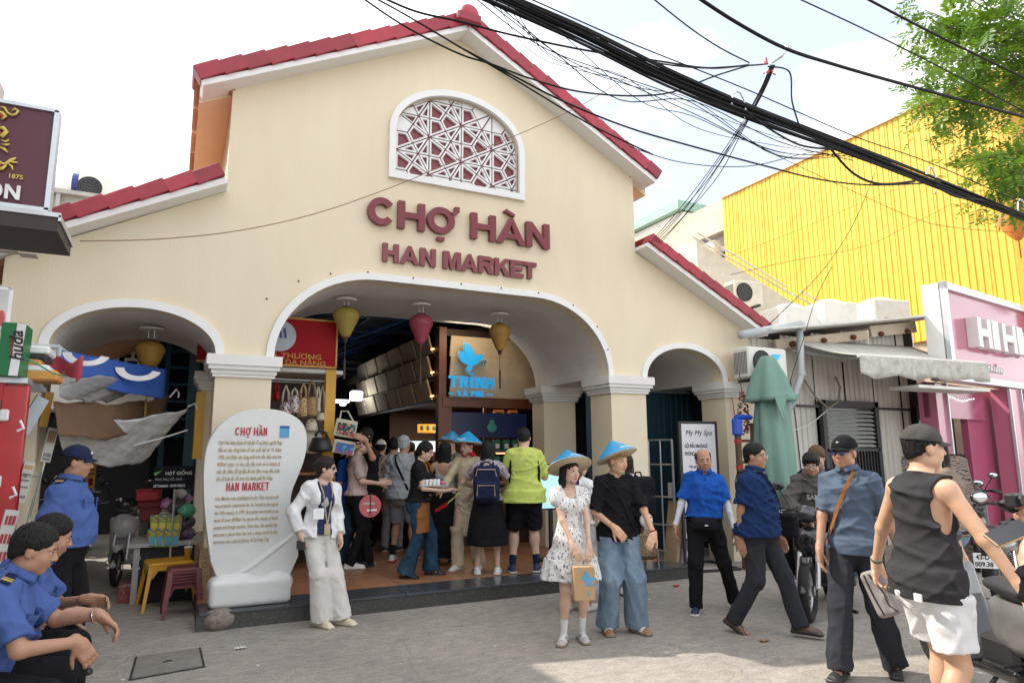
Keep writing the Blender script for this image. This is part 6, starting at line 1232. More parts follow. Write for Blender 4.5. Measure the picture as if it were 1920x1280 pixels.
# ================================================================ tree at the upper right
tr=thing('street_tree','leafy green street tree with feathery leaves hanging over the yellow building','tree',(14.6,5.0,0)); TO=Vector((14.6,5.0,0)); M('bark',(.09,.065,.045),.9,var=.3,vs=20,bump=.3); 
def leafmat(n,c): 
    m=M(n,c,.42,var=.25,vs=2.,spec=.4); b=m.node_tree.nodes['Principled BSDF']; b.inputs['Subsurface Weight'].default_value=0; 
    t=m.node_tree; tl=N(t,'ShaderNodeBsdfTranslucent'); tl.inputs['Color'].default_value=(c[0]*1.9,c[1]*1.7,c[2]*.8,1); ms_=N(t,'ShaderNodeMixShader'); ms_.inputs[0].default_value=.38; out=[n_ for n_ in t.nodes if n_.type=='OUTPUT_MATERIAL'][0]; t.links.new(b.outputs[0],ms_.inputs[1]); t.links.new(tl.outputs[0],ms_.inputs[2]); t.links.new(ms_.outputs[0],out.inputs[0]); return m
leafmat('leaf_a',(.075,.16,.02)); leafmat('leaf_b',(.05,.115,.018)); leafmat('leaf_c',(.12,.21,.025))
b=MB(); b.tube([(0,0,0),(.1,.1,2),(0,.1,4.2),(.2,0,6.2)],[.2,.17,.14,.11],12); b.build('trunk',MATS['bark'],tr,smooth=True)
def tpt(px,py,Y): return onY(px,py,Y)-TO
rt=random.Random(11); br=MB(); lv=MB(); fork=tpt(2010,120,6.3); fork2=tpt(2000,330,5.9)
b=MB(); b.tube([(.2,0,6.2),fork*.5+Vector((.1,0,3.1)),fork],[.11,.09,.07],8); b.tube([(0,.1,4.2),fork2],[.1,.05],8); b.build('main_limb',MATS['bark'],tr,smooth=True)
tips=[]
for (px,py) in((1735,20),(1790,-20),(1850,10),(1745,75),(1800,50),(1860,60),(1900,40),(1735,120),(1780,110),(1830,120),(1890,110),(1725,165),(1765,160),(1815,165),(1870,160),(1910,170),(1730,200),(1770,205),(1810,215),(1750,232),(1790,250),(1850,30),(1830,-10),(1910,-10),(1880,200),(1905,215),(1750,40),(1715,205),(1780,70),(1840,90),(1930,60),(1940,140)):
    tips.append((px,py,fork))
for (px,py) in((1815,285),(1850,295),(1880,320),(1860,350),(1900,290),(1915,330),(1830,300),(1870,365),(1905,380),(1930,350),(1890,400)): tips.append((px,py,fork2))
for (px,py,f) in tips:
    Y=rt.uniform(5.4,7.0) ; tip=tpt(px,py,Y); mid=f.lerp(tip,.5)+Vector((rt.uniform(-.2,.2),rt.uniform(-.2,.2),rt.uniform(.0,.3))); pl=[f,mid,tip]; br.tube([f.lerp(mid,k/3) for k in range(4)]+[mid.lerp(tip,k/3) for k in range(1,4)],[.03,.026,.022,.018,.014,.010,.006],5)
    for s_ in range(29):
        u=rt.uniform(.45,1.05); p=mid.lerp(tip,min(u,1)) if u>.5 else f.lerp(mid,u*2); p=p+Vector((rt.gauss(0,.20),rt.gauss(0,.25),rt.gauss(0,.15))); d=Vector((rt.gauss(-.35,.6),rt.gauss(0,.6),rt.gauss(-.25,.45))).normalized(); L_=rt.uniform(.22,.40); sd=d.cross(Vector((0,0,1))).normalized(); nn=sd.cross(d)
        mi=rt.choice((0,0,1,1,2))
        for k in range(7):
            for s2 in((-1,1) if k<6 else (0,)):
                q=p+d*L_*(k+.5)/7-Vector((0,0,.10*L_*(k/7)**2)); e=(d*.45+sd*s2*.9+nn*rt.uniform(-.25,.25)).normalized() if s2 else d; l=rt.uniform(.10,.15); wv=e.cross(nn).normalized()*l*.17; lv.add([q,q+e*l*.45+wv,q+e*l,q+e*l*.45-wv],[(0,1,2,3)],mi=mi)
br.build('branch',MATS['bark'],tr,smooth=True); o=lv.build('crown',[MATS['leaf_a'],MATS['leaf_b'],MATS['leaf_c']],tr); tag(o,kind='stuff')
# ================================================================ left: street stall, big sign, alley
lb=thing('left_sun_blocker','grey block out of view at the far left, added to shade the street','building',(-3.2,3,0)); b=MB(); b.box((-4.7,4.5,3.6),(4.0,15.6,7.2)); b.build('wall',MATS['concrete_grey'],lb,loc=(3.2,-3,0))  # unseen block, added to keep the sun off the left of the street
b=MB(); b.box((-2.3,10.5,1.5),(.7,4.6,3.0)); b.build('side_wall',MATS['concrete_grey'],lb,loc=(3.2,-3,0))
sgn=thing('beer_sign','dark maroon box sign with yellow dragon, 1875 and white letters ON at the upper left','sign',(-1.3,5.2,3.5)); SG=(-1.3,5.2,3.5)
M('sign_maroon',(.10,.022,.04),.35,var=.05,vs=.8); M('dragon_yellow',(.62,.50,.10),.4); M('dragon_red',(.5,.05,.02),.4)
xr=onY(98,300,5.2).x; zt=onY(104,208,5.2).z; zb=onY(92,395,5.2).z
b=MB(); b.box((xr-.55,5.28,(zt+zb)/2),(1.1,.14,zt-zb)); rel(b,'sign_face',MATS['sign_maroon'],sgn,SG)
b=MB(); 
for (cx,cz,dx,dz) in((xr-.55,zt,1.12,.025),(xr-.55,zb,1.12,.03),(xr,(zt+zb)/2,.03,zt-zb)): b.box((cx,5.24,cz),(dx,.10,dz))
rel(b,'sign_rim',MATS['aluminium'],sgn,SG)
b=MB(); b.box((xr-.52,5.46,zb-.10),(1.2,.62,.10)); rel(b,'canopy_box',M('canopy_brown',(.045,.03,.03),.6),sgn,SG)
b=MB(); b.box((xr-.52,5.15,zb-.04),(1.22,.02,.03)); b.box((xr+.085,5.46,zb-.06),(.015,.64,.04)); rel(b,'canopy_edge',MATS['steel'],sgn,SG)
def sp_(px,py): p=onY(px,py,5.19); return Vector((p.x-SG[0],p.y-SG[1],p.z-SG[2]))
for pts,r in(([(0,200),(8,202),(14,212),(22,216),(30,214),(34,208),(28,204),(22,208)],.008),([(-5,208),(4,212),(10,218),(3,224)],.012),([(-4,240),(6,240),(12,247),(4,256),(-4,252)],.014),([(2,262),(10,266),(17,262)],.008),([(3,270),(12,272),(18,270)],.008),([(-2,275),(8,280),(14,286)],.010),([(-6,300),(2,306),(10,308),(20,300),(30,296)],.010),([(14,303),(24,304),(33,305)],.008),([(14,306),(22,312),(24,320)],.008),([(-6,318),(4,316),(12,310)],.012)):
    MB().tube([sp_(*p) for p in pts],[r*.5]+[r]*(len(pts)-2)+[r*.4],6).build('dragon_curl',MATS['dragon_yellow'],sgn,smooth=True)
for pts in ([(0,214),(6,222)],[(-4,246),(2,250)],[(-5,312),(2,310)]): MB().tube([sp_(*p) for p in pts],.007,5).build('dragon_flame',MATS['dragon_red'],sgn)
text('year','1875',.042/.72*.72,MATS['dragon_yellow'],sgn,Matrix.Translation(sp_(14,333)),.002,.01)
z0=sp_(5,372).z+SG[2]; h=sp_(5,345).z+SG[2]-z0
word('n',[('O',sp_(-18,360).x+SG[0],sp_(5,360).x+SG[0]),('N',sp_(9,360).x+SG[0],sp_(38,362).x+SG[0])],z0,h,MATS['white_print'],sgn,Matrix.Translation((-SG[0],5.19-SG[1],-SG[2])),.012,.2)
p=onY(8,440,6.3); b=MB(); b.box((-.1,.3,0),(.5,.10,.12)); b.box((.12,.28,0),(.12,.14,.16)); tag(b.build('sign_bracket',MATS['concrete_old'],loc=p),'rough grey bracket under the maroon sign','bracket')
# stall cabinet
rs=thing('red_stall','red framed street stall cabinet at the left edge behind the guards','stall',(-1.5,6.6,0)); RO=(-1.5,6.6); M('red_gloss',(.48,.012,.018),.25,coat=.4)
x0=onY(35,860,6.5).x-.06
for dx,Y,w_ in((0,6.5,.17),(-.75,6.5,.14)): b=MB(); b.box((x0+dx,Y,1.07),(w_,.10,2.14),bev=.01); rel(b,'frame_post',MATS['red_gloss'],rs,RO)
b=MB(); b.box((x0-.38,6.5,2.08),(.62,.09,.14)); rel(b,'top_rail',MATS['red_gloss'],rs,RO); b=MB(); b.box((x0-.40,6.53,1.1),(.60,.03,1.9)); rel(b,'cabinet_panel',M('cab_white',(.55,.55,.58),.3),rs,RO); b=MB(); b.box((x0-.42,6.85,2.17),(1.0,.9,.04)); rel(b,'stall_roof',MATS['aluminium'],rs,RO)
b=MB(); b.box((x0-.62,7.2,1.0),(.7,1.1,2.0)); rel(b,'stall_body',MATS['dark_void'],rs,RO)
for k in range(3): b=MB(); b.box((x0-.05,6.42,1.9-k*.5),(.06,.05,.09),bev=.01); rel(b,'hook_plate',MATS['white_print'],rs,RO); b=MB(); b.tube([(x0+.06,6.40,1.86-k*.5),(x0+.09,6.38,1.80-k*.5),(x0+.05,6.38,1.78-k*.5)],.010,6); rel(b,'door_hook',MATS['white_print'],rs,RO)
# boards, cartons and trays
def board(name,label,cat,px0,py0,px1,py1,Y,mat,rz=0,tilt=0,lines=(),th=.02,txt=None):
    a=onY(px0,py1,Y); c_=onY(px1,py0,Y); w_=(c_.x-a.x); h_=c_.z-a.z; t=thing(name,label,cat,((a.x+c_.x)/2,Y,(a.z+c_.z)/2),R(rz)); w_=w_/max(.3,math.cos(R(rz))); Tt_=Matrix.Rotation(R(tilt),4,'Y'); b=MB(); b.box((0,0,0),(w_,th,h_),Tt_); b.build('panel',MATS[mat],t)
    rr_=random.Random(int(px0*7+py0))
    for (z_,hh_,m,n) in lines:
        b=MB(); xx=-w_*.40
        for k in range(n): ww=w_*.8/n; b.box((xx+ww/2,-th/2-.002,z_*h_),(ww*rr_.uniform(.55,.85),.003,hh_*h_),Tt_); xx+=ww
        o=b.build('printed_lines',MATS[m],t); tag(o,kind='stuff')
    if txt:
        for s_,z_,q,m in txt: text('lettering',s_,q,MATS[m],t,Tt_@Matrix.Translation((-w_*.42,-th/2-.002,z_*h_)),.001,.015)
    return t
M('print_brown',(.30,.17,.06)); M('print_grey',(.18,.18,.17)); M('paper',(.55,.54,.50),.6,var=.05); M('food_dark',(.03,.03,.06),.3,vs=9,col2=(.25,.12,.08),mix=(.5,.7)); M('print_red',(.35,.03,.04))
board('menu_board','beige vertical menu board with brown lettering hanging above the standing guard','menu board',80,802,104,866,8.0,'paper',30,8,((.25,.35,'print_brown',4),(-.3,.12,'print_grey',4),(-.42,.06,'print_grey',6)))
board('menu_board','white egg coffee menu board with gold heading beside the standing guard','menu board',32,866,59,942,7.0,'paper',30,8,((.38,.10,'sign_gold',3),(.2,.05,'print_grey',4),(.05,.05,'print_grey',5),(-.12,.05,'print_grey',4),(-.36,.07,'print_grey',3)),txt=(('Egg Coffee',.14,.03,'print_grey'),))
board('food_poster','dark glossy food poster behind the seated guards','poster',6,850,34,955,6.9,'food_dark',30,8)
board('price_sheet','white sheet with big red letters hanging behind the seated guards','poster',-10,955,27,1065,6.0,'paper',25,8,((.32,.16,'print_red',3),(0,.16,'print_red',3),(-.3,.16,'print_red',3)))
board('glass_board','pale blue translucent board hanging tilted from the stall roof','board',45,742,76,815,7.2,'emblem_grey',35,24,th=.02)
board('menu_board','narrow pale side board standing right of the egg coffee menu','board',62,865,72,990,7.6,'paper',20,8,((0,.7,'print_grey',1),)); board('frame_board','beige flecked wooden upright board under the tarpaulin','board',76,735,98,800,7.9,'sign_gold',20,5)
board('menu_board','slim grey board half hidden behind the guard cap','board',52,930,60,990,7.3,'concrete_grey',20,8)
board('yellow_banner','yellow phone repair banner standing in the alley right of the guard','banner',161,857,182,915,10.5,'post_yellow',0,0,((.35,.10,'print_grey',2),(.12,.06,'print_red',2),(-.05,.06,'print_red',2),(-.3,.25,'sign_red',1)))
ct=thing('beer_carton','green and white beer carton standing on the stall roof','carton',(0,0,0)); a=onY(-8,703,6.3); c_=onY(49,606,6.3); ct.location=((a.x+c_.x)/2,6.45,a.z); w_=c_.x-a.x; h_=c_.z-a.z; MB().box((0,0,h_/2),(w_,.30,h_),bev=.004).build('carton_body',M('carton_green',(.008,.17,.05),.45,var=.06),ct,rot=(0,0,0)); MB().box((.03,-.153,h_/2),(w_*.38,.006,h_*.99),Matrix.Rotation(R(3),4,'Y')).build('white_band',MATS['white_print'],ct); text('lettering','huda',.12,MATS['black_print'],ct,Matrix.Translation((.085,-.158,h_*.28))@Matrix.Rotation(R(-96),4,'Y'),.002,.02,shear=.3); text('lettering','PREMIUM BEER',.026,MATS['print_red'],ct,Matrix.Translation((-.015,-.158,h_*.75))@Matrix.Rotation(R(84),4,'Y'),.002)
for i,(px0,px1,py0,py1,m,lab) in enumerate(((35,110,695,712,'orange_wall','orange flat crate at the bottom of the stack on the stall roof'),(35,95,685,696,'white_print','white foam tray above the bottom orange crate'),(38,80,674,686,'orange_wall','short orange crate in the middle of the stack'),(42,92,664,675,'black_metal','black folded bag squeezed in the stack on the stall roof'),(45,98,652,665,'white_print','white foam lid on top of the stack on the stall roof'))):
    a=onY(px0,py1,6.6+.02*i); c_=onY(px1,py0,6.6+.02*i); t=thing('stacked_crate' if 'crate' in lab else 'stacked_tray',lab,'crate' if 'crate' in lab else 'tray',((a.x+c_.x)/2,6.75,a.z)); MB().box((0,0,(c_.z-a.z)/2),(c_.x-a.x,.34,c_.z-a.z),bev=.015).build('crate_body',MATS[m],t)
b=MB(); b.tube([onY(x_,y_,6.35)-onY(60,680,6.35) for x_,y_ in((-5,660),(40,668),(75,685),(100,700),(125,706))],.006,5); tag(b.build('green_twine',M('twine',(.03,.25,.17))),'green twine tied across the beer carton and crates','twine'); bpy.context.scene.objects['green_twine'].location=onY(60,680,6.35)
t=thing('white_shop_sign','white rounded shop sign with a red mark just above the beer carton','sign',onY(5,580,6.9)); MB().box((-.05,0,0),(.22,.05,.38),bev=.03).build('sign_panel',MATS['white_print'],t); MB().ell((.0,-.03,-.08),(.03,.01,.07),8,6).build('red_mark',M('coral',(.6,.12,.12)),t)
# tarpaulins
M('tarp_blue',(.03,.10,.40),.55,bump=.1,bs=20); M('tarp_silver',(.30,.30,.31),.45,var=.12,vs=3,bump=.15,bs=15); M('tarp_brown',(.16,.095,.055),.7,var=.2,vs=3); m=M('plastic_film',(.85,.87,.88),.22,var=.15,vs=9,alpha=.80,bump=.5,bs=22)
def tarp(label,A_,B_,C_,D_,mat,sag=.1,rip=.02,nu=26,nv=14,name='tarpaulin',seed=0):
    """corner pixels with depth: top-left, top-right, bottom-right, bottom-left"""
    a,b_,c_,d_=[onY(*q) for q in(A_,B_,C_,D_)]; o=a; q=MB()
    P=lambda u,v:a.lerp(b_,u).lerp(d_.lerp(c_,u),v)-o+Vector((0,math.sin(u*9+seed+v*3)*rip,-sag*4*u*(1-u)*(.5+.5*v)+rip*.6*math.sin(u*17+v*7+seed)+rip*.35*math.sin(v*31-u*16)+rip*.25*math.sin(u*47+v*23)))
    q.sheet(P,nu,nv,th=.006); t=q.build(name,MATS[mat],loc=o,smooth=True); return tag(t,label,'tarpaulin')
tarp('blue tarpaulin printed with big white letters stretched over the alley',(106,655,7.9),(312,692,8.7),(308,748,8.65),(116,712,7.85),'tarp_blue',.01,.006)
tarp('grey silver tarpaulin folded in a point across the alley mouth',(112,705,7.4),(312,702,9.2),(215,748,8.6),(112,742,7.4),'tarp_silver',.04,.02,seed=2)
tarp('brown canvas slung low across the alley mouth',(100,750,7.6),(318,742,9.4),(300,790,9.2),(108,812,7.6),'tarp_brown',.12,.02,seed=4)
tarp('clear crumpled plastic sheet hanging below the brown canvas',(104,792,8.2),(352,765,8.7),(272,862,9.2),(118,848,8.4),'plastic_film',.10,.016,nu=40,nv=24,seed=7)
t=[o for o in COL.objects if o.get('label','').startswith('blue tarpaulin')][0]
for (px,py,Y,s_) in((160,697,7.9,.20),(258,722,8.45,.22)):
    p=onY(px,py,Y-.18)-t.location; b=MB(); 
    for k in range(11): a0=math.pi*(1.0+k/12.); b.prism([[(p.x+math.cos(a0+e*math.pi/12)*s_*rr_,p.z+math.sin(a0+e*math.pi/12)*s_*.62*rr_+.18) for e,rr_ in((0,1),(1,1),(1,.62),(0,.62))]],p.y-.03,p.y-.02)
    b.build('printed_letter',MATS['white_print'],t)
q=onY(122,672,7.7); b=MB(); b.sheet(lambda u,v:Vector(((u-.5)*.32,.1*math.sin(u*5),-v*.22+.05*math.sin(u*7))),8,5,th=.005); tag(b.build('red_cloth',M('cloth_redprint',(.40,.05,.07),.8,vs=9,col2=(.5,.3,.1),mix=(.6,.75)),loc=q,smooth=True),'red printed cloth knotted at the left end of the blue tarpaulin','cloth')
b=MB(); a=onY(50,652,7.7); c_=onY(112,650,7.7); b.tube([a-a,c_-a],.022,8); b.tube([c_-a,onY(110,668,7.7)-a],.022,8); b.tube([c_-a,onY(130,664,7.8)-a],.012,6); tag(b.build('awning_pole',MATS['pvc_grey'],loc=a),'white bent pipe pole above the stall reaching to the left arch','pole')
b=MB(); a=onY(318,745,8.9); b.tube([a-a,onY(331,729,8.9)-a,onY(336,738,8.9)-a,onY(334,745,8.9)-a],.010,6); tag(b.build('white_ribbon',MATS['white_print'],loc=a),'white ribbon knot at the end of the brown canvas','ribbon')
for pp,lab in(([(352,762),(366,756),(370,768)],'green and white tie ropes on the blue pipe by the pillar'),([(250,835),(300,822),(352,806)],'thin white cord stretched across the alley')):
    a=onY(*pp[0],8.6); b=MB(); b.tube([onY(x_,y_,8.6)-a for x_,y_ in pp],.008,5); tag(b.build('rope',MATS['white_print'],loc=a),lab,'rope')
# alley background
al=thing('alley_house','pale house with white geometric breeze-block screen closing the alley','building',(-2,17,0)); AO=(-2,17)
b=MB(); b.box((-3.5,17.6,3.0),(8.6,.8,6.0)); b.box((-2,17.1,4.1),(.1,.2,.1)); rel(b,'wall',MATS['concrete_grey'],al,AO)
A1=onY(222,628,16.9); A2=onY(330,715,16.9); S_=.62; nx_=6; 
M('block_white',(.62,.62,.60),.7)
for i in range(-2,5):
    for j in range(-1,4):
        x_=A1.x+S_*(i+.5); z_=A2.z+S_*(j+.5); b=MB(); tkn=.06
        for dx,dz,wx,wz in((0,S_/2-.03,S_-.01,.05),(0,-S_/2+.03,S_-.01,.05),(-S_/2+.03,0,.05,S_-.12),(S_/2-.03,0,.05,S_-.12),(0,.13,.30,tkn),(0,-.13,.30,tkn),(-.13,0,tkn,.19),(.13,0,tkn,.19),(0,.21,tkn,.10),(0,-.21,tkn,.10),(-.21,0,.10,tkn),(.21,0,.10,tkn)): b.box((dx,0,dz),(wx,.10,wz))
        o=b.build('breeze_block',MATS['block_white'],al,loc=(x_-AO[0],16.9-AO[1],z_))
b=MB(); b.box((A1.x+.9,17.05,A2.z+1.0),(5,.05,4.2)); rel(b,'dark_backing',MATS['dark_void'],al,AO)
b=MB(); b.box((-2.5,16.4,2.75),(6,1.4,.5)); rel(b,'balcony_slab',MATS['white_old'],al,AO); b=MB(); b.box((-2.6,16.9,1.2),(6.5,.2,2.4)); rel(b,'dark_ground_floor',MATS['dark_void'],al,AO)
bf=thing('blue_stair','blue painted steel stair frame beside the left arch pillar in the alley','stair',(-.2,12,0)); FO=(-.2,12); M('frame_blue',(.012,.11,.20),.5)
X0=onY(313,700,12).x; X1=onY(372,700,12).x+.05
for x_ in(X0,X1): b=MB(); b.box((x_,12,2.4),(.08,.08,4.8)); rel(b,'post',MATS['frame_blue'],bf,FO)
for k in range(11): b=MB(); b.box(((X0+X1)/2,12.1,1.9+k*.27),(X1-X0,.22,.035)); rel(b,'tread',MATS['frame_blue'],bf,FO)
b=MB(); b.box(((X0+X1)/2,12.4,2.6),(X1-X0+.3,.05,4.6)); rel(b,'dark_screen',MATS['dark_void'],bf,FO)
b=MB(); b.box((onY(357,800,11).x,11,2.3),(.14,.1,4.6)); tag(b.build('blue_column',M('teal_paint',(.05,.17,.22),.5,var=.2,vs=6)),'teal painted steel column in the alley beside the pillar','column')
b=MB(); b.box((onY(372,800,9.3).x,9.3,1.95),(.10,.5,.8)); tag(b.build('orange_shutter',MATS['post_yellow']),'orange shutter panel between the pillar and the inner pillar of the left arch','shutter')
al2=thing('alley_wall','low white rendered wall with red-brown door and pipe in the alley behind the seed sign','wall',(-.5,13.5,0)); b=MB(); b.box((.18,13.5,1.1),(.85,.3,2.2)); b.build('wall',MATS['white_old'],al2,loc=(.5,-13.5,0)); b=MB(); b.box((.22,13.33,1.2),(.4,.04,1.6)); b.build('door',M('door_red',(.14,.03,.02),.5),al2,loc=(.5,-13.5,0)); b=MB(); b.tube([(-.3,13.3,2.2),(-.3,13.3,2.7),(-.2,13.3,2.8)],.04,7); b.build('lamp_arm',MATS['black_metal'],al2,loc=(.5,-13.5,0))
hs_=thing('grey_rooftop','grey flat-roofed building far left behind the lower red eave','building',(-3.4,22,0)); B0=onY(88,360,22); B1=onY(229,352,22); b=MB(); b.box(((B0.x+B1.x)/2-1.2,24,B0.z/2),(B1.x-B0.x+2.4,4,B0.z)); b.build('wall',M('roof_grey',(.34,.33,.31),.85,var=.05),hs_,loc=(3.4,-22,0)); b=MB(); b.box(((B0.x+B1.x)/2-1.2,21.9,B0.z+.03),(B1.x-B0.x+2.5,.2,.12)); b.build('parapet_edge',MATS['concrete_grey'],hs_,loc=(3.4,-22,0)); b=MB(); b.box((onY(106,400,21.9).x,21.9,B0.z-.8),(.10,.1,1.6)); b.build('wall_pipe',MATS['concrete_grey'],hs_,loc=(3.4,-22,0))
for px,lab in((142,'left white steel water tank with blue band on the far grey roof'),(202,'right white water tank with blue band on the far grey roof')):
    p=onY(px,340,22.5); t=thing('water_tank',lab,'water tank',(p.x,22.9,B0.z),0,'tanks on the far grey roof'); T=Matrix.Translation((0,0,.55))@Matrix.Rotation(R(90),4,'Y'); b=MB(); b.lathe([(0,-.62),(.3,-.6),(.42,-.5),(.42,.5),(.3,.6),(0,.62)],20,T); b.build('tank_body',MATS['frame_white'],t,smooth=True); b=MB(); b.lathe([(.43,-.1),(.43,.1)],20,T); b.build('blue_band',MATS['emblem_navy'],t); MB().box((0,0,.08),(.9,.6,.16)).build('tank_stand',MATS['concrete_grey'],t)
p=onY(178,350,22.2); ac_unit('white air conditioner between the two tanks on the far grey roof',(p.x,22.4,B0.z),0,.85,.8)
# seed stall: sign, crates, bags, stools
t=thing('seed_sign','black sign reading HẠT GIỐNG on a thin post beside the left pillar','sign',(0,0,0)); a=onY(287,917,8.7); c_=onY(364,873,8.7); w_=c_.x-a.x; h_=c_.z-a.z; cx=(a.x+c_.x)/2; t.location=(cx,8.7,0); MB().box((0,0,a.z+h_/2),(w_,.02,h_),bev=.004).build('sign_board',M('sign_black',(.008,.009,.013),.6,spec=.1),t); MB().tube([(0.02,.02,0),(.02,.02,a.z)],.014,6).build('post',MATS['steel'],t)
for s_,x_,z_,q,mm in(('HẠT GIỐNG',-.09,.62,.052,'paper'),('HOA, RAU, CỦ, QUẢ...',-.19,.38,.036,'concrete_grey'),('DÌ THANH · 0935190252',-.20,.09,.037,'white_print')): text('lettering',s_,q,MATS[mm],t,Matrix.Translation((x_,-.012,a.z+h_*z_)),.001,.012,.95 if q>.05 else .82)
b=MB(); b.prism([[(-.21,a.z+h_*.70),(-.185,a.z+h_*.60),(-.12,a.z+h_*.84),(-.17,a.z+h_*.74)]],-.014,-.010); b.build('leaf_tick',M('tick_green',(.15,.42,.12)),t)
M('basket_red',(.33,.012,.02),.3,coat=.3); M('basket_darkred',(.15,.012,.015),.4)
for k,(py0,py1,px0,px1,m,lab) in enumerate(((950,976,262,306,'basket_darkred','lowest dark red plastic crate of the stack beside the seed sign'),(938,952,260,307,'basket_darkred','middle dark red crate of the stack beside the seed sign'),(916,939,256,303,'basket_red','topmost bright red crate of the stack beside the seed sign'))):
    a=onY(px0,py1,9.1); c_=onY(px1,py0,9.1); t=thing('plastic_crate',lab,'crate',((a.x+c_.x)/2,9.2,a.z),R(-6),'red crates stacked by the seed sign'); h_=c_.z-a.z; w_=c_.x-a.x
    MB().box((0,0,h_*.45),(w_*.92,.32,h_*.9),bev=.01,taper=1.05).build('crate_body',MATS[m],t); MB().box((0,0,h_*.93),(w_,.36,h_*.12),bev=.006).build('rim',MATS[m],t)
    b=MB(); [b.box((-w_*.4+i*w_*.1,-.168,h_*.45),(w_*.03,.01,h_*.6)) for i in range(9)]; tag(b.build('rib',MATS[m],t),kind='stuff')
t=thing('goods_table','grey draped table carrying the seed stall goods','table',(.02,9.1,0)); b=MB(); b.box((.03,0,.30),(.56,.70,.60),taper=.95); b.build('under_table_shade',MATS['hall_dark'],t); MB().box((-.28,-.3,.30),(.06,.12,.6)).build('side_cloth',MATS['concrete_grey'],t); MB().box((0,0,.62),(.72,.78,.04)).build('tabletop',MATS['concrete_grey'],t)  # dark block below the tabletop stands in for the shade under the table
rg=random.Random(4); M('bag_purple',(.09,.05,.09),.3); M('bag_teal',(.06,.30,.17),.3); M('bag_pink',(.35,.16,.28),.35); M('bag_white',(.55,.55,.55),.35); M('bag_dark',(.05,.05,.055),.3)
for i,(px,py,r,m,lab) in enumerate(((350,957,.10,'bag_teal','green knotted plastic bag on the seed stall'),(330,950,.09,'bag_dark','grey plastic bag beside the green knotted bag'),(313,945,.075,'bag_pink','pink plastic bag on the seed stall by the crates'),(335,985,.10,'bag_purple','dark purple bag of bulbs in the middle of the seed stall'),(350,1000,.09,'bag_purple','dark purple bag above the drink cup'),(355,978,.075,'bag_dark','black bag against the left pillar'),(337,1018,.08,'bag_dark','small dark bag beside the seed packets'),(338,925,.07,'bag_white','white and black bundle on top of the seed stall'),(352,935,.06,'bag_pink','small pink bundle on top near the pillar'),(310,962,.06,'bag_white','shiny white bag behind the seed packets'),(352,1012,.05,'bag_teal','small light green bag just above the drink cup'))):
    p=onY(px,py,8.85+.02*i); t=thing('plastic_bag',lab,'bag',p,rg.uniform(0,3)); S=Sdf(); S.add(elp((0,0,0),(r*1.1,r*.9,r*.8)),0); S.add(cap((0,0,r*.5),(r*.1,0,r*1.2),r*.3,r*.1),.03); S.noise(lambda P,r=r:.008*np.sin(P[:,0]*60+3*np.sin(P[:,2]*40))*np.sin(P[:,1]*50)); V,Q=surf(S,.016); npmesh('bag_body',V,Q,[MATS[m]],t)
pattern('seed_print',(.20,.35,.08),[(.6,.45,.05),(.05,.2,.35),(.5,.1,.05)],22,.35)
for i in range(8):
    px=286+(i%4)*14+(i//4)*4; py=1008 if i<4 else 982; p=onY(px,py,8.72+.08*(i//4)); t=thing('seed_packet',f"{['leftmost','second','third','fourth'][i%4]} glossy seed packet in the {'front' if i<4 else 'back'} row on the seed stall",'packet',p,R(rg.uniform(-20,20))); MB().box((0,0,0),(.095,.03,.20),Matrix.Rotation(R(rg.uniform(-6,6)),4,'Y'),.01).build('packet_body',MATS['seed_print'],t); MB().box((0,-.018,-.03),(.06,.004,.09)).build('packet_label',MATS['sticker_blue'] if i<4 else MATS['dragon_yellow'],t)
def stool(name,label,loc,rz,mat,h=.45,w=.34,n=1,group=None):
    t=thing(name,label,'stool',loc,rz,group); MB().box((0,0,h-.02),(w*.88,w*.88,.04),bev=.02).build('seat',MATS[mat],t); b=MB(); 
    for sx in(-1,1):
        for sy in(-1,1):
            T=Matrix.Translation((sx*w*.46,sy*w*.46,h*.48)); q=MB(); e=Vector((sx*w*.36-sx*w*.5,sy*w*.36-sy*w*.5,0)); q.tube([(sx*w*.50,sy*w*.50,0),(sx*w*.38,sy*w*.38,h-.02)],[.020,.030],4); q.build('leg',MATS[mat],t)
    q=MB(); 
    for a in range(4):
        T=Matrix.Rotation(math.pi/2*a,4,'Z'); q.prism([[(-w*.42,h-.02),(w*.42,h-.02),(w*.43,h-.16),(w*.34,h-.15),(w*.25,h-.08),(-w*.25,h-.08),(-w*.34,h-.15),(-w*.43,h-.16)]],-w*.43,-w*.415,T)
    q.build('apron',MATS[mat],t); return t
M('stool_yellow',(.62,.30,.012),.4); M('stool_maroon',(.13,.012,.02),.35); M('stool_red',(.45,.01,.015),.35)
stool('plastic_stool','tall yellow-orange plastic stool holding a drink cup beside the left pillar',(.06,8.50,0),R(8),'stool_yellow',.48,.50)
for k in range(5): stool('plastic_stool',f"{['lowest','second','third','fourth','topmost'][k]} maroon plastic stool nested in the stack beside the yellow stool",(.20,7.98+.0*k,.0+.028*k),R(3),'stool_maroon',.36,.34,group='maroon stools nested in a stack')
t=thing('drink_cup','clear plastic cup with orange drink and straw on the yellow stool','cup',(.24,8.45,.472)); MB().lathe([(.028,0),(.040,.13),(.042,.135)],14).build('cup_body',M('drink_orange',(.6,.32,.06),.2),t,smooth=True); MB().tube([(0,0,.10),(.012,0,.20)],.004,5).build('straw',MATS['white_print'],t); MB().lathe([(.043,.13),(.043,.142),(0,.15)],14).build('lid',MATS['white_print'],t)
t=thing('bottle_crate','cardboard crate of small bottles on the ground under the seed stall','crate',(-.30,9.0,0)); b=MB(); b.box((0,0,.10),(.22,.25,.20)); b.build('crate_body',M('crate_mix',(.2,.04,.03),.6,vs=20,col2=(.3,.3,.3),mix=(.5,.7)),t)
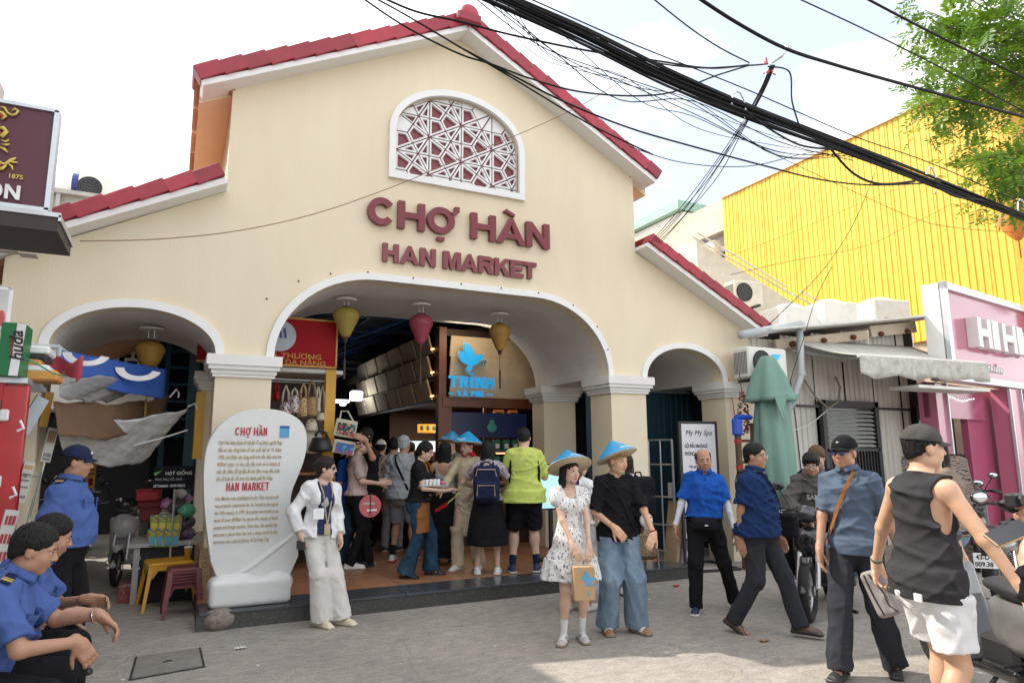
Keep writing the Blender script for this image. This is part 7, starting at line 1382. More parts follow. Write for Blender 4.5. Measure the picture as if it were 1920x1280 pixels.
# ================================================================ motorbikes
M('tyre',(.014,.014,.015),.8); M('bike_black',(.012,.012,.014),.25,coat=.6); M('seat_black',(.02,.02,.022),.55,bump=.05,bs=200); M('bike_grey',(.20,.20,.20),.28,.3,coat=.5); M('bike_red',(.30,.012,.015),.25,coat=.5); M('bike_white',(.5,.5,.5),.3,coat=.5); M('tail_red',(.5,.01,.02),.2,emit=((.5,.01,.01),.15)); M('mirror_glass',(.6,.65,.7),.05,1.)
def motorbike(label,loc,rz,kind='scooter',col='bike_grey',plate=False,stand='side',group=None,h=.016,lean=0):
    """local: front towards +Y"""
    t=thing('motorbike',label,'motorbike',loc,rz,group); t.rotation_euler=(0,R(lean),rz); rW=.235 if kind=='scooter' else .285; yb,yf=-.60,.64
    for y_,nm in((yb,'wheel'),(yf,'wheel')):
        w=bpy.data.objects.new(nm,None); link(w,t); w.location=(0,y_,rW); TX=Matrix.Rotation(R(90),4,'Y'); b=MB(); b.tube([(0,rW*.84*math.cos(a*math.pi/16),rW*.84*math.sin(a*math.pi/16)) for a in range(32)],rW*.165,10,closed=True); b.build('tyre',MATS['tyre'],w,smooth=True)
        b=MB(); b.tube([(0,rW*.67*math.cos(a*math.pi/14),rW*.67*math.sin(a*math.pi/14)) for a in range(28)],.014,6,closed=True); 
        for k in range(16 if kind!='scooter' else 5): a=k*2*math.pi/(16 if kind!='scooter' else 5); b.tube([((-1)**k*.02,.02*math.cos(a),.02*math.sin(a)),(0,rW*.67*math.cos(a+.25*(-1)**k),rW*.67*math.sin(a+.25*(-1)**k))],.003 if kind!='scooter' else .014,4)
        b.build('rim',MATS['steel'],w); b=MB(); b.lathe([(0,-.06),(.05,-.06),(.05,.06),(0,.06)],14,TX); b.build('hub',MATS['chrome'],w)
    S=Sdf(); 
    S.add(elp((0,-.42,.62),(.135,.42,.12)),0); S.add(elp((0,-.75,.66),(.09,.22,.08)),.04); S.add(elp((0,-.25,.50),(.12,.26,.16)),.05)
    V,Q=surf(S,h); npmesh('body_panel',V,Q,[MATS[col]],t)
    S=Sdf(); S.add(elp((0,-.30,.765),(.135,.30,.055)),0); S.add(elp((0,-.62,.785),(.12,.24,.055)),.05); S.add(elp((0,-.45,.75),(.13,.3,.05)),.05); V,Q=surf(S,h); npmesh('seat',V,Q,[MATS['seat_black']],t)
    S=Sdf(); S.add(rbox((0,.32,.55),(.17,.035,.27),.03,rotm(0,14,0)),0); S.add(elp((0,.42,.70),(.15,.10,.16)),.04)
    if kind=='scooter': S.add(rbox((0,.02,.26),(.16,.34,.045),.03),.03)
    else: S.add(cap((0,.25,.52),(0,-.1,.50),.09,.09),.04)
    V,Q=surf(S,h); npmesh('leg_shield',V,Q,[MATS[col],MATS['bike_black']],t,[(1,lambda c:c[:,1]<.30)])
    S=Sdf(); S.add(elp((0,.44,.98),(.12,.10,.09)),0); S.add(cap((-.10,.38,1.0),(.10,.38,1.0),.045,.045),.04); V,Q=surf(S,h); npmesh('handlebar_cowl',V,Q,[MATS['bike_black']],t)
    MB().ell((0,.52,.98),(.085,.05,.06),12,8).build('headlight',MATS['glass_dark'],t,smooth=True)
    for sd in(-1,1):
        b=MB(); b.tube([(sd*.08,.38,1.0),(sd*.22,.34,1.02),(sd*.35,.27,1.0)],.017,7); b.tube([(sd*.23,.32,1.02),(sd*.35,.26,1.0)],.022,7); b.build('handlebar',MATS['black_metal'],t,smooth=True); b=MB(); b.tube([(sd*.20,.40,1.01),(sd*.34,.36,.99)],.007,5); b.build('brake_lever',MATS['steel'],t)
        b=MB(); b.tube([(sd*.16,.36,1.02),(sd*.24,.33,1.16),(sd*.27,.33,1.21)],.008,5); b.build('mirror_stem',MATS['black_metal'],t); b=MB(); b.ell((sd*.28,.33,1.24),(.065,.018,.042),12,7); b.build('mirror',MATS['bike_black'],t,smooth=True); b=MB(); b.ell((sd*.28,.318,1.24),(.055,.012,.034),12,6); b.build('mirror_glass',MATS['mirror_glass'],t,smooth=True)
        b=MB(); b.tube([(sd*.09,yf-.02,.30),(sd*.08,.46,.62)],[.022,.026],8); b.build('fork',MATS['steel'],t); b=MB(); P=[(sd*.14,yb+.03,.30),(sd*.13,yb+.10,.58)]; b.tube(P,.013,6); v0=Vector(P[0]); v1=Vector(P[1]); n_=9
        for k in range(n_): c_=v0.lerp(v1,.2+.7*k/n_); b.tube([c_+Vector((.030*math.cos(a*.8),.030*math.sin(a*.8),.003*a)) for a in range(8)],.006,4)
        b.build('shock_absorber',MATS['chrome'],t)
    S=Sdf(); S.add(loft((0,yf,rW),np.eye(3),np.array([.02,.12,rW+.03]),np.array([.075,.07,.05]),np.array([rW+.05,rW*.9,.10])),0); S.add(elp((0,yf,rW),(.12,rW+.005,rW+.005)),.004,'s'); V,Q=surf(S,.010); npmesh('front_fender',V,Q,[MATS[col]],t)
    b=MB(); b.sheet(lambda u,v:((v-.5)*.14,yb-(rW+.035)*math.sin(R(-25)+u*R(100)),rW+(rW+.035)*math.cos(R(-25)+u*R(100))),12,2,th=.008); b.build('rear_fender',MATS['black_metal'],t,smooth=True)
    b=MB(); b.box((0,-.10,.34),(.20,.32,.22),bev=.03); b.tube([(.0,-.1,.3),(.0,.25,.30)],.03,8); b.tube([(.10,-.05,.26),(.14,-.4,.26),(.15,-.85,.36)],[.018,.04,.045],10); b.build('engine',MATS['black_metal'],t); b=MB(); b.box((.18,-.50,.33),(.02,.35,.09),bev=.008); b.build('exhaust_guard',MATS['steel'],t)
    b=MB(); b.tube([(-.05,-.05,.24),(-.26,-.02,.02),(-.30,-.0,.012)],.014,6); b.tube([(-.26,-.02,.015),(-.33,.03,.01)],.02,6); b.build('side_stand',MATS['black_metal'],t); b=MB(); b.tube([(-.24,.0,.30),(.24,.0,.30)],.014,6); b.tube([(-.22,-.3,.34),(.22,-.3,.34)],.012,6); b.build('foot_peg',MATS['black_metal'],t)
    b=MB(); b.ell((0,-.90,.70),(.085,.06,.045),12,7); b.build('tail_light',MATS['tail_red'],t,smooth=True); b=MB(); b.tube([(-.10,-.66,.80),(-.11,-.90,.84),(.11,-.90,.84),(.10,-.66,.80)],.013,6); b.build('grab_rail',MATS['black_metal'],t,smooth=True)
    if plate:
        Tm=Matrix.Translation((0,-.965,.53))@Matrix.Rotation(R(-12),4,'X'); MB().box((0,0,0),(.20,.008,.145),Tm,.003).build('number_plate',MATS['white_print'],t); text('plate_number','43-D1',.062,MATS['black_print'],t,Tm@Matrix.Translation((-.075,-.006,.012)),.001,.02,.92); text('plate_number','009.38',.062,MATS['black_print'],t,Tm@Matrix.Translation((-.088,-.006,-.055)),.001,.02,.92)
        b=MB(); b.box((0,-.945,.56),(.05,.03,.20)); b.build('plate_bracket',MATS['black_metal'],t)
    return t
p1=onX(1805,1055,0.01) if False else None
motorbike('black motorbike with white number plate 43-D1 009.38 parked nose away by the pink shop',(8.14,4.35,0),R(-75),'bike','bike_black',True,lean=-4)
motorbike('grey and black scooter parked broadside in the right foreground',(4.86,2.73,0),R(-25),'scooter','bike_grey',lean=-5,h=.012)
motorbike('black motorbike carrying the youth in the grey hooded top and his passenger',(6.2,5.35,0),R(150),'bike','bike_black')
motorbike('dark motorbike beyond the rider pair with only its handlebar rising by the pink shop',(10.3,6.0,0),R(-60),'bike','bike_black')
motorbike('red motorbike parked in the dark alley on the left side',(-1.35,12.2,0),R(-170),'bike','bike_red'); motorbike('second red and black motorbike deeper in the alley',(-1.45,14.0,0),R(-165),'bike','bike_black'); motorbike('grey scooter facing out of the alley beside the red crates',(-.42,10.7,0),R(172),'scooter','bike_white')
t=thing('covered_seat','zebra-patterned padded cover standing upright behind the number plate motorbike','padded cover',(9.6,5.9,0),R(-20)); mt=M('cover_zebra',(.20,.16,.135),.8,vs=3,bump=.05)
mtt=mt.node_tree; wv=N(mtt,'ShaderNodeTexWave',bands_direction='Z'); wv.inputs['Scale'].default_value=7; wv.inputs['Distortion'].default_value=14; wv.inputs['Detail'].default_value=3; wv.inputs['Detail Scale'].default_value=1.1; tcn=N(mtt,'ShaderNodeTexCoord'); mtt.links.new(tcn.outputs['Object'],wv.inputs['Vector']); cr=N(mtt,'ShaderNodeValToRGB'); cr.color_ramp.elements[0].position=.12; cr.color_ramp.elements[0].color=(.035,.022,.016,1); cr.color_ramp.elements[1].position=.30; cr.color_ramp.elements[1].color=(.21,.165,.14,1); mtt.links.new(wv.outputs['Fac'],cr.inputs['Fac']); mtt.links.new(cr.outputs['Color'],mtt.nodes['Principled BSDF'].inputs['Base Color'])
MB().box((0,0,.98),(1.0,.16,1.15),Matrix.Rotation(R(-8),4,'X'),.07).build('padded_cover',mt,t); MB().box((0,.05,.2),(.9,.4,.4)).build('lower_bundle',mt,t)
for px,py,r,lab in((1773,892,.22,'crumpled white plastic sheet bundle behind the striped cover'),(1808,905,.16,'white plastic bundle with gathered folds above the striped cover')):
    p=onY(px,py,6.5); t=thing('plastic_bundle',lab,'bundle',(p.x,6.7,p.z-r)); S=Sdf(); S.add(elp((0,0,0),(r,r*.8,r)),0); S.noise(lambda P:.014*np.sin(np.arctan2(P[:,0],P[:,2])*11+3*np.sin(P[:,1]*12))); V,Q=surf(S,.02); npmesh('bundle_body',V,Q,[MATS['bag_white']],t); 
b=MB(); 
for k in range(9): b.ell((rr.uniform(-3,5),rr.uniform(2.8,6.5),.004),(rr.uniform(.008,.02),rr.uniform(.01,.03),.004),6,4)
tag(b.build('litter_specks',MATS['paper']),kind='stuff')
for px,py,lab,m in((450,1216,'small crumpled white tissue lying on the street below the stone','paper'),(492,1166,'white paper scrap at the foot of the granite step','paper'),(1433,1202,'dry yellow leaf on the street by the brown shoes','print_brown'),(1268,1099,'small red scrap on the ground under the spa sign stand','tape_red')):
    p=onZ(px,py); b=MB(); b.sheet(lambda u,v:((u-.5)*.09,(v-.5)*.05,.006+.012*abs(math.sin(u*9+v*5))),6,4,th=.002); tag(b.build('litter_scrap',MATS[m],loc=p),lab,'litter')
# ================================================================ clothes and people
for n_,c_,kw in (('skin_light',(.60,.39,.29),dict(sss=.12)),('skin_mid',(.50,.29,.195),dict(sss=.12)),('skin_tan',(.40,.215,.135),dict(sss=.1)),('skin_sun',(.62,.37,.24),dict(sss=.12))): M(n_,c_,.52,var=.07,vs=14,**kw)
M('lip',(.40,.16,.13),.4); M('lip_pink',(.50,.13,.14),.35); M('eye_white',(.66,.64,.62),.3); M('iris',(.015,.01,.008),.15); M('brow',(.02,.015,.012),.8)
def cloth(n,c,var=.07,**k): kw=dict(rough=.9,var=var,vs=5,bump=.12,bs=320,spec=.12,crease=.8,cs=8); kw.update(k); return M(n,c,**kw)
cloth('cloth_black',(.012,.012,.014)); cloth('cloth_navy',(.016,.022,.055)); cloth('cloth_navyblue',(.012,.032,.10)); cloth('uniform_blue',(.068,.115,.31)); cloth('polo_blue',(.015,.085,.38)); cloth('polo_slate',(.085,.115,.165)); cloth('shirt_white',(.70,.70,.70)); cloth('sleeve_white',(.66,.66,.72)); cloth('trouser_white',(.62,.60,.56)); cloth('shirt_pinkish',(.50,.38,.36)); cloth('shirt_grey',(.36,.38,.40)); cloth('short_grey',(.26,.28,.31)); cloth('shirt_lime',(.50,.58,.14)); cloth('aodai_cream',(.55,.48,.33)); cloth('vest_grey',(.20,.19,.16)); cloth('scarf_red',(.55,.03,.06)); cloth('tank_charcoal',(.042,.041,.044)); cloth('short_white',(.78,.78,.80),rough=.6); cloth('hoodie_grey',(.11,.105,.10)); cloth('jacket_black',(.014,.013,.018)); cloth('shirt_taupe',(.21,.165,.125)); cloth('shirt_beige',(.40,.30,.19)); cloth('apron_brown',(.26,.105,.035)); cloth('trouser_slate',(.035,.037,.045)); cloth('skirt_grey',(.50,.50,.53)); cloth('beanie_brown',(.12,.075,.045)); cloth('cap_charcoal',(.07,.065,.062)); cloth('print_navy',(.03,.04,.10))
def denim(n,c,c2): return M(n,c,.85,vs=3.5,col2=c2,mix=(.35,.75),bump=.2,bs=260,stretch=(1.6,1.6,.8),spec=.12,crease=.8,cs=9)
denim('denim_light',(.13,.20,.28),(.26,.34,.42)); denim('denim_dark',(.012,.035,.065),(.04,.09,.14)); denim('denim_mid',(.09,.16,.23),(.18,.26,.34))
pattern('dress_floral',(.70,.69,.67),[(.16,.15,.17),(.28,.30,.34)],30,.27,stretch=(1.25,1.25,.55)); pattern('print_flower',(.48,.38,.27),[(.25,.05,.05),(.03,.04,.12)],15,.30); pattern('print_purple',(.42,.36,.38),[(.10,.05,.09),(.30,.22,.25)],46,.42)
hk=dict(bump=.5,bs=70,stretch=(2.5,2.5,.35)); M('hair_black',(.007,.006,.006),.5,spec=.3,**hk); M('hair_dark',(.018,.012,.009),.5,spec=.3,**hk); M('hair_brown',(.13,.055,.025),.5,**hk); M('hair_blond',(.30,.19,.09),.5,**hk); M('hair_greyblack',(.035,.033,.032),.6,**hk)
M('hat_blue',(.01,.30,.60),.42,coat=.2,var=.04); M('straw',(.45,.36,.23),.8,var=.15,vs=30); M('straw_dark',(.26,.19,.11),.8); M('strap_purple',(.10,.03,.28)); M('strap_green',(.30,.42,.16)); M('gold',(.55,.38,.06),.4)
M('shoe_white',(.66,.66,.65),.55); M('sole_white',(.62,.60,.55),.7); M('sole_gum',(.25,.19,.13),.7); M('shoe_black',(.02,.02,.022),.4); M('shoe_brown',(.09,.045,.032),.35,coat=.2); M('shoe_navy',(.02,.03,.08),.6); M('crocs',(.60,.54,.40),.6); M('shoe_tan',(.33,.16,.08),.6); M('suede_grey',(.45,.42,.40),.8); M('sock_white',(.68,.68,.66),.9,bump=.2,bs=200); M('lens_blue',(.06,.10,.30),.05,spec=1.); M('lens_dark',(.01,.01,.012),.05,spec=1.); M('sandal_black',(.015,.015,.016),.6)
def fdir(r,c): return math.atan2(-(.896*r-.445*c),(-.445*r-.896*c))
def fl(px,py,z=.157): p=onZ(px,py,z); return (p.x,p.y,z)
def at_depth(px,dep): lat=(px-960)/1275*dep; return (.4446*dep+.8957*lat,.8957*dep-.4446*lat,0)
SH=lambda m='shoe_white',s='sole_white',**k: dict(mat=m,sole=s,**k)
TR=lambda m='cloth_black',r=(.094,.070,.066,.062),**k: dict(kind='trousers',mat=m,r=r,**k)
# --- guards at the left
person('person','guard in blue uniform shirt and navy cap standing behind the two seated guards',(-.66,6.1,0),(.9,.36),H=1.69,build=1.08,belly=.07,skin='skin_tan',h=.0085,handL=(-.20,-.12,.82),handR=(.25,-.10,.79),elR=(.6,-1,0),elL=(-.3,-1,0),head=(8,4,0),footL=(-.12,.03,0,12),footR=(.14,-.06,0,-10),
 top=dict(mat='uniform_blue',off=.018,sleeve=.80,hem=.03,collar='uniform_blue',amp=.009,loose=.018),bottom=TR(),shoes=SH('shoe_black','shoe_black'),hair=dict(kind='short'),hat=dict(kind='cap',mat='cloth_navy',badge=('white_print','sign_red')),extra=dict(belt='cloth_black',beltz=.04,epaulette='uniform_blue'))
gd=dict(lean=(24,0),build=1.1,belly=.06,skin='skin_tan',kneeL=(-.25,1,.8),kneeR=(.3,1,.8),curlL=.55,curlR=.6,elL=(-.5,.1,-.8),elR=(.5,.1,-.8))
person('person','foremost seated guard in blue uniform shirt, forearms on his knees, on a red stool',(-.84,4.19,0),(1,.22),H=1.68,pel=(0,0,.56),h=.0075,handR=(.13,.50,.70),handL=(-.05,.57,.78),hdR=(-.1,.55,-.83),hdL=(.0,.75,-.65),palmR=(-1,-.3,-.2),palmL=(.3,-.3,-1),footL=(-.16,.42,0,8),footR=(.19,.40,0,-14),head=(-4,10,0),
 top=dict(mat='uniform_blue',off=.02,sleeve=.85,hem=.0,collar='uniform_blue',amp=.012,loose=.022,h=.0085),bottom=TR(r=(.10,.078,.070,.062)),shoes=SH('shoe_black','shoe_black'),hair=dict(kind='short',seed=3),extra=dict(belt='cloth_black',epaulette='uniform_blue',watch=('L','chrome'),beltz=.02),**gd)
person('person','second seated guard in blue uniform, mostly hidden behind the foremost one',(-.85,4.82,0),(1,.26),H=1.69,pel=(0,0,.56),h=.0095,handR=(.10,.42,.72),handL=(-.07,.46,.76),hdR=(-.1,.9,-.2),hdL=(.2,.9,-.1),palmR=(-1,0,-.4),palmL=(1,0,-.5),footL=(-.14,.42,0,8),footR=(.15,.40,0,-12),head=(8,12,0),
 top=dict(mat='uniform_blue',off=.02,sleeve=.8,hem=.0,collar='uniform_blue',amp=.012,loose=.022),bottom=TR(r=(.10,.078,.070,.062)),shoes=SH('shoe_black','shoe_black'),hair=dict(kind='short',seed=5),extra=dict(belt='cloth_black',epaulette='uniform_blue'),**gd)
stool('plastic_stool','bright red plastic stool under the foremost seated guard',(-.88,4.19,0),R(20),'stool_red',.46,.36); stool('plastic_stool','bright red plastic stool under the half hidden seated guard',(-.85,4.82,0),R(26),'stool_red',.46,.34)
p=onY(8,1215,3.9); t=thing('handset_radio','black handset radio hanging at the belt of the foremost seated guard','radio',(-.95,4.02,.50),R(-20)); MB().box((0,0,.06),(.055,.035,.13),bev=.008).build('radio_body',MATS['black_metal'],t); b=MB(); [b.box((-.014+.014*(k%3),-.019,.02+.016*(k//3)),(.010,.004,.010)) for k in range(9)]; tag(b.build('key',MATS['white_old'],t),kind='stuff'); MB().tube([(.02,0,.12),(.02,0,.19)],.006,6).build('antenna',MATS['black_metal'],t)
# --- woman leaning on the carved stone
E,J=person('person','woman in white jacket, sunglasses and wide cream trousers leaning against the carved stone',(1.36,6.93,0),(.45,.9),H=1.60,sex='f',skin='skin_light',lean=(-3,-5),pel=(.03,.0,None),head=(46,2,0),handR=(.23,.03,.84),handL=(-.14,.12,.80),elR=(.9,-.5,0),palmR=(-1,0,0),footL=(-.16,.16,0,22),footR=(.02,.10,0,8),h=.0085,mouth='lip_pink',
 top=[dict(mat='print_navy',off=.012,sleeve=0,hem=-.03,amp=.004,neck=.485),dict(mat='shirt_white',off=.022,sleeve=1.86,hem=-.07,open_=.075,amp=.007,loose=.010,neck=.50,name='jacket')],
 bottom=TR('trouser_white',(.094,.080,.086,.100),hemr=-.005,amp=.005),shoes=SH('crocs','crocs'),hair=dict(kind='bun',mat='hair_dark'),extra=dict(glasses='lens_dark',lens='lens_dark'))
T_=J['T']; pc=J['pel']; b=MB(); b.tube([pc+T_@V3(-.06,.04,.47),pc+T_@V3(-.05,.13,.36),pc+T_@V3(-.015,.145,.05)],.006,5); b.tube([pc+T_@V3(.06,.04,.47),pc+T_@V3(.05,.13,.36),pc+T_@V3(-.015,.145,.05)],.006,5); b.build('lanyard',MATS['straw'],E); MB().box(tuple(pc+T_@V3(-.015,.15,.02)),(.06,.008,.10)).build('name_card',MATS['straw'],E)
MB().box(tuple(pc+T_@V3(.10,.17,.16)),(.11,.008,.10)).build('white_tag',MATS['white_print'],E); b=MB(); b.ell(tuple(pc+T_@V3(.02,.125,.27)),(.045,.01,.05),10,6); b.build('shirt_print',MATS['shirt_grey'],E)
MB().box(tuple(J['wrR']+V3(0,.03,-.09)),(.02,.15,.075)).build('phone',MATS['black_metal'],E)
# --- people on the step and in the hall
E,J=person('person','young man in pale pink t-shirt holding a round pink paper fan by the bag stall',fl(665,1064),(.95,.05),H=1.73,build=.9,skin='skin_light',h=.0095,head=(0,14,0),handR=(.10,.30,1.06),handL=(-.12,.28,1.08),hdR=(-.2,.9,.1),hdL=(.2,.9,.1),elR=(.5,-1,-.4),footL=(-.10,.07,0,6),footR=(.10,-.05,0,-6),
 top=dict(mat='shirt_pinkish',off=.018,sleeve=.85,hem=-.02,amp=.009,loose=.02),bottom=TR(r=(.09,.066,.062,.058)),shoes=SH('shoe_white','sole_white',kind='trainer'),hair=dict(kind='mop',seed=2),extra=dict(strap=(1,'cloth_black',.022)))
t=thing('paper_fan','round pink paper fan with white print held by the man in the pale pink t-shirt','fan',onY(694,948,8.35)); T=Matrix.Rotation(R(90),4,'X'); b=MB(); b.lathe([(0,-.004),(.135,-.004),(.135,.004),(0,.004)],28,T); b.build('fan_disc',M('fan_pink',(.50,.10,.11),.5,var=.15,vs=6),t); MB().box((0,-.01,.02),(.012,.01,.26)).build('fan_rib',MATS['black_metal'],t); MB().box((.02,-.008,-.05),(.12,.004,.02)).build('fan_print',MATS['white_print'],t); MB().box((-.02,-.008,.03),(.15,.004,.03)).build('fan_print',MATS['shirt_pinkish'],t)
bl=onY(692,800,9.1); person('person','man in black shirt and glasses reaching for the printed canvas totes',(bl.x,9.15,.157),(-.8,.5),H=1.83,skin='skin_tan',h=.0105,head=(5,5,0),handR=(-.12,.34,1.50),handL=(-.42,.30,1.62),hdL=(-.2,.9,.3),elL=(-.8,.2,-1),top=dict(mat='cloth_black',sleeve=.85,loose=.02),bottom=TR(),shoes=SH('shoe_black','shoe_black'),hair=dict(kind='thin'),extra=dict(glasses='black_metal'))
bl=onY(662,830,9.3); person('person','person in bright blue shirt and black cap behind the pale pink t-shirt man',(bl.x,9.35,.157),(.5,.6),H=1.66,skin='skin_mid',h=.0105,top=dict(mat='polo_blue',sleeve=.85,loose=.02),bottom=TR('denim_dark'),shoes=SH('shoe_black','sole_white'),hair=dict(kind='short'),hat=dict(kind='cap',mat='cloth_black'))
bl=onY(735,820,10.4); person('person','person in cream flowered shirt seen from behind deep in the hall',(bl.x,10.3,.157),(.1,-1),H=1.72,skin='skin_mid',h=.0105,top=dict(mat='print_flower',sleeve=.9,loose=.03,hem=-.05),bottom=TR('short_grey'),shoes=SH('shoe_black','sole_white'),hair=dict(kind='short'),face=False)
bl=onY(714,830,11.2); person('person','person in black with a white baseball cap deep in the hall',(bl.x,11.2,.157),(.2,-.9),H=1.70,skin='skin_mid',h=.011,top=dict(mat='cloth_black',sleeve=.9),bottom=TR('cloth_black'),shoes=SH('shoe_black','shoe_black'),hair=dict(kind='short'),hat=dict(kind='cap',mat='shirt_white'),face=False)
E,J=person('person','grey-haired man in light grey t-shirt and grey shorts seen from behind by the apron woman',fl(752,1053),(.35,-.9),H=1.72,build=1.08,skin='skin_tan',h=.0105,handL=(-.26,.04,.80),handR=(.26,.10,.9),footL=(-.13,.0,0,10),footR=(.14,.05,0,-8),top=dict(mat='shirt_grey',off=.02,sleeve=.85,hem=-.09,loose=.03,amp=.009),bottom=dict(kind='shorts',mat='short_grey',off=.022,end=.92),shoes=SH('shoe_white','tape_red',kind='trainer'),hair=dict(kind='short',mat='shirt_grey'),extra=dict(strap=(-1,'cloth_black',.03)),socks=('cloth_black',.14),face=False)
E,J=person('person','woman in black t-shirt, brown apron and flared blue jeans holding a tray of samples',fl(782,1080),(.92,.30),H=1.62,sex='f',build=1.05,skin='skin_light',h=.009,lean=(4,0),head=(-6,14,0),handR=(.10,.34,1.00),handL=(-.10,.36,1.00),hdR=(-.1,1,.0),hdL=(.1,1,0),palmR=(-.2,0,1),palmL=(.2,0,1),elR=(.4,-1,-.6),footL=(-.15,.12,0,10),footR=(.12,-.10,0,-16),
 top=dict(mat='cloth_black',off=.014,sleeve=.62,hem=.0,amp=.007),bottom=TR('denim_dark',(.088,.062,.068,.115),hemr=.0),shoes=SH('sandal_black','shoe_black',kind='sandal'),hair=dict(kind='tail'),extra=dict(glasses='black_metal',thin=True))
T_=J['T']; pc=J['pel']; S=Sdf(); S.add(loft(pc,np.eye(3),[-.36,-.05,.08,.20,.34],[.175,.172,.15,.145,.12],[.135,.130,.115,.118,.118]),0); S.add(rbox(pc+V3(0,.20,0),(.16,.2,.5),.02),.0,'x') if False else None; S.post.append(lambda P,d:np.maximum(d,-(P[:,1]-pc[1]-.035+.0*P[:,2]))); S.noise(folds(.006,8)); V,Q=surf(S,.0095); npmesh('apron',V,Q,[MATS['apron_brown']],E)
b=MB(); 
for sd in(-1,1): b.tube([pc+T_@V3(sd*.07,.125,.33),pc+T_@V3(sd*.07,.08,.45),pc+T_@V3(sd*.05,-.02,.49),pc+T_@V3(sd*.02,-.12,.38)],.011,5)
b.build('apron_strap',MATS['apron_brown'],E)
tp=onY(812,910,onZ(782,1080,.157).y-.16); t=thing('sample_tray','tray of white cups with pink flowers held out by the apron woman','tray',tp,R(-20)); MB().box((0,0,0),(.34,.22,.015),bev=.005).build('tray_plate',MATS['concrete_grey'],t); 
for i in range(5):
    for j in range(3): MB().lathe([(.018,.008),(.025,.07),(.02,.075)],10,Matrix.Translation((-.12+i*.045,-.06+j*.055,0))).build('cup',MATS['white_print'],t)
b=MB(); [b.ell((.12+.02*math.cos(k),.03*math.sin(k*2),.03),(.022,.02,.018),8,5) for k in range(5)]; b.build('flower',M('flower_pink',(.6,.15,.3)),t)
E,J=person('person','woman with long dark hair and bare back in a long black dress facing the kiosk',fl(832,1058),(.25,-1),H=1.62,sex='f',skin='skin_mid',h=.0105,handL=(-.16,.18,1.02),handR=(.16,.18,1.02),elL=(-.8,-.3,-.5),elR=(.8,-.3,-.5),top=[dict(mat='shirt_grey',off=.011,sleeve=0,hem=.04,neck=.40,backless=True,tank=.14)],bottom=dict(kind='skirt',mat='cloth_black',hemz=.10,hemr=.21,waist=.12,n=7),shoes=SH('shoe_black','shoe_tan'),hair=dict(kind='long',length=.4,seed=4),face=False)
bl=onY(850,845,9.35); person('person','person in grey waistcoat and blue conical hat half hidden behind the cream ao dai',(bl.x,9.4,.157),(-.75,.65),H=1.73,skin='skin_light',h=.0105,top=dict(mat='vest_grey',sleeve=1.5),bottom=TR(),shoes=SH('shoe_black','shoe_black'),hair=dict(kind='short'),hat=dict(kind='cone',mat='hat_blue',tilt=8))
E,J=person('person','person in cream ao dai, red scarf and blue conical hat handing out samples',fl(878,1066),(-.35,.95),H=1.68,build=.9,skin='skin_light',h=.009,head=(-20,6,0),handR=(.22,.34,.98),handL=(-.10,.16,.93),hdR=(.3,.9,-.1),elR=(.6,-.6,-.4),footL=(-.10,-.12,0,20),footR=(.10,.10,0,-10),
 top=[dict(mat='aodai_cream',off=.014,sleeve=1.8,hem=-.42,amp=.006,loose=.008,widen=([-.45,-.1,.1,.5],[.02,.012,.004,0]))],bottom=TR('aodai_cream',(.088,.075,.075,.085),hemr=0),shoes=SH('shoe_white','sole_white',kind='trainer'),hair=dict(kind='short'),hat=dict(kind='cone',mat='hat_blue',tilt=12,badge='scarf_red'))
n0=J['neck']; b=MB(); b.tube([n0+V3(.075*math.sin(a),.012+.07*math.cos(a),.02+.018*math.cos(a*2)) for a in np.linspace(0,6.28,16,endpoint=False)],.022,8,closed=True); b.build('scarf',MATS['scarf_red'],E,smooth=True)
pc=J['pel']; S=Sdf(); S.add(loft(pc,np.eye(3),[-.50,-.3,.02],[.205,.19,.16],[.145,.135,.115]),0); S.noise(folds(.006,21)); S.cut(pc+V3(0,0,-.49),(0,0,-1)); V,Q=surf(S,.011); npmesh('tunic_skirt',V,Q,[MATS['aodai_cream']],E)
wr=J['wrR']; t=thing('red_ribbon_wand','red and yellow plastic tongs held by the person in the cream ao dai','tongs',(E.location.x-.42,E.location.y-.34,1.0),0); b=MB(); b.tube([(.16,0,.12),(0,0,0)],.008,6); b.build('yellow_handle',MATS['dragon_yellow'],t); b=MB(); b.sheet(lambda u,v:(-.16*u,.0,-.07*u+.05*v*(1-.3*u)-.03),6,3,th=.01); b.build('red_scoop',MATS['sign_red'],t)
E,J=person('person','woman with long black hair, patterned blouse and navy backpack over a black midi skirt',fl(914,1076),(.05,-1),H=1.62,sex='f',skin='skin_light',h=.0095,handL=(-.15,.20,1.0),handR=(.17,.18,.98),elL=(-.9,-.2,-.4),elR=(.9,-.2,-.4),footL=(-.12,0,0,6),footR=(.12,0,0,-6),top=dict(mat='print_purple',off=.018,sleeve=.7,hem=.0,loose=.018,puff=.065),bottom=dict(kind='skirt',mat='cloth_black',hemz=.34,hemr=.245,waist=.10,n=6,wave=.03),shoes=SH('shoe_white','sole_white',kind='trainer'),hair=dict(kind='long',seed=6),face=False)
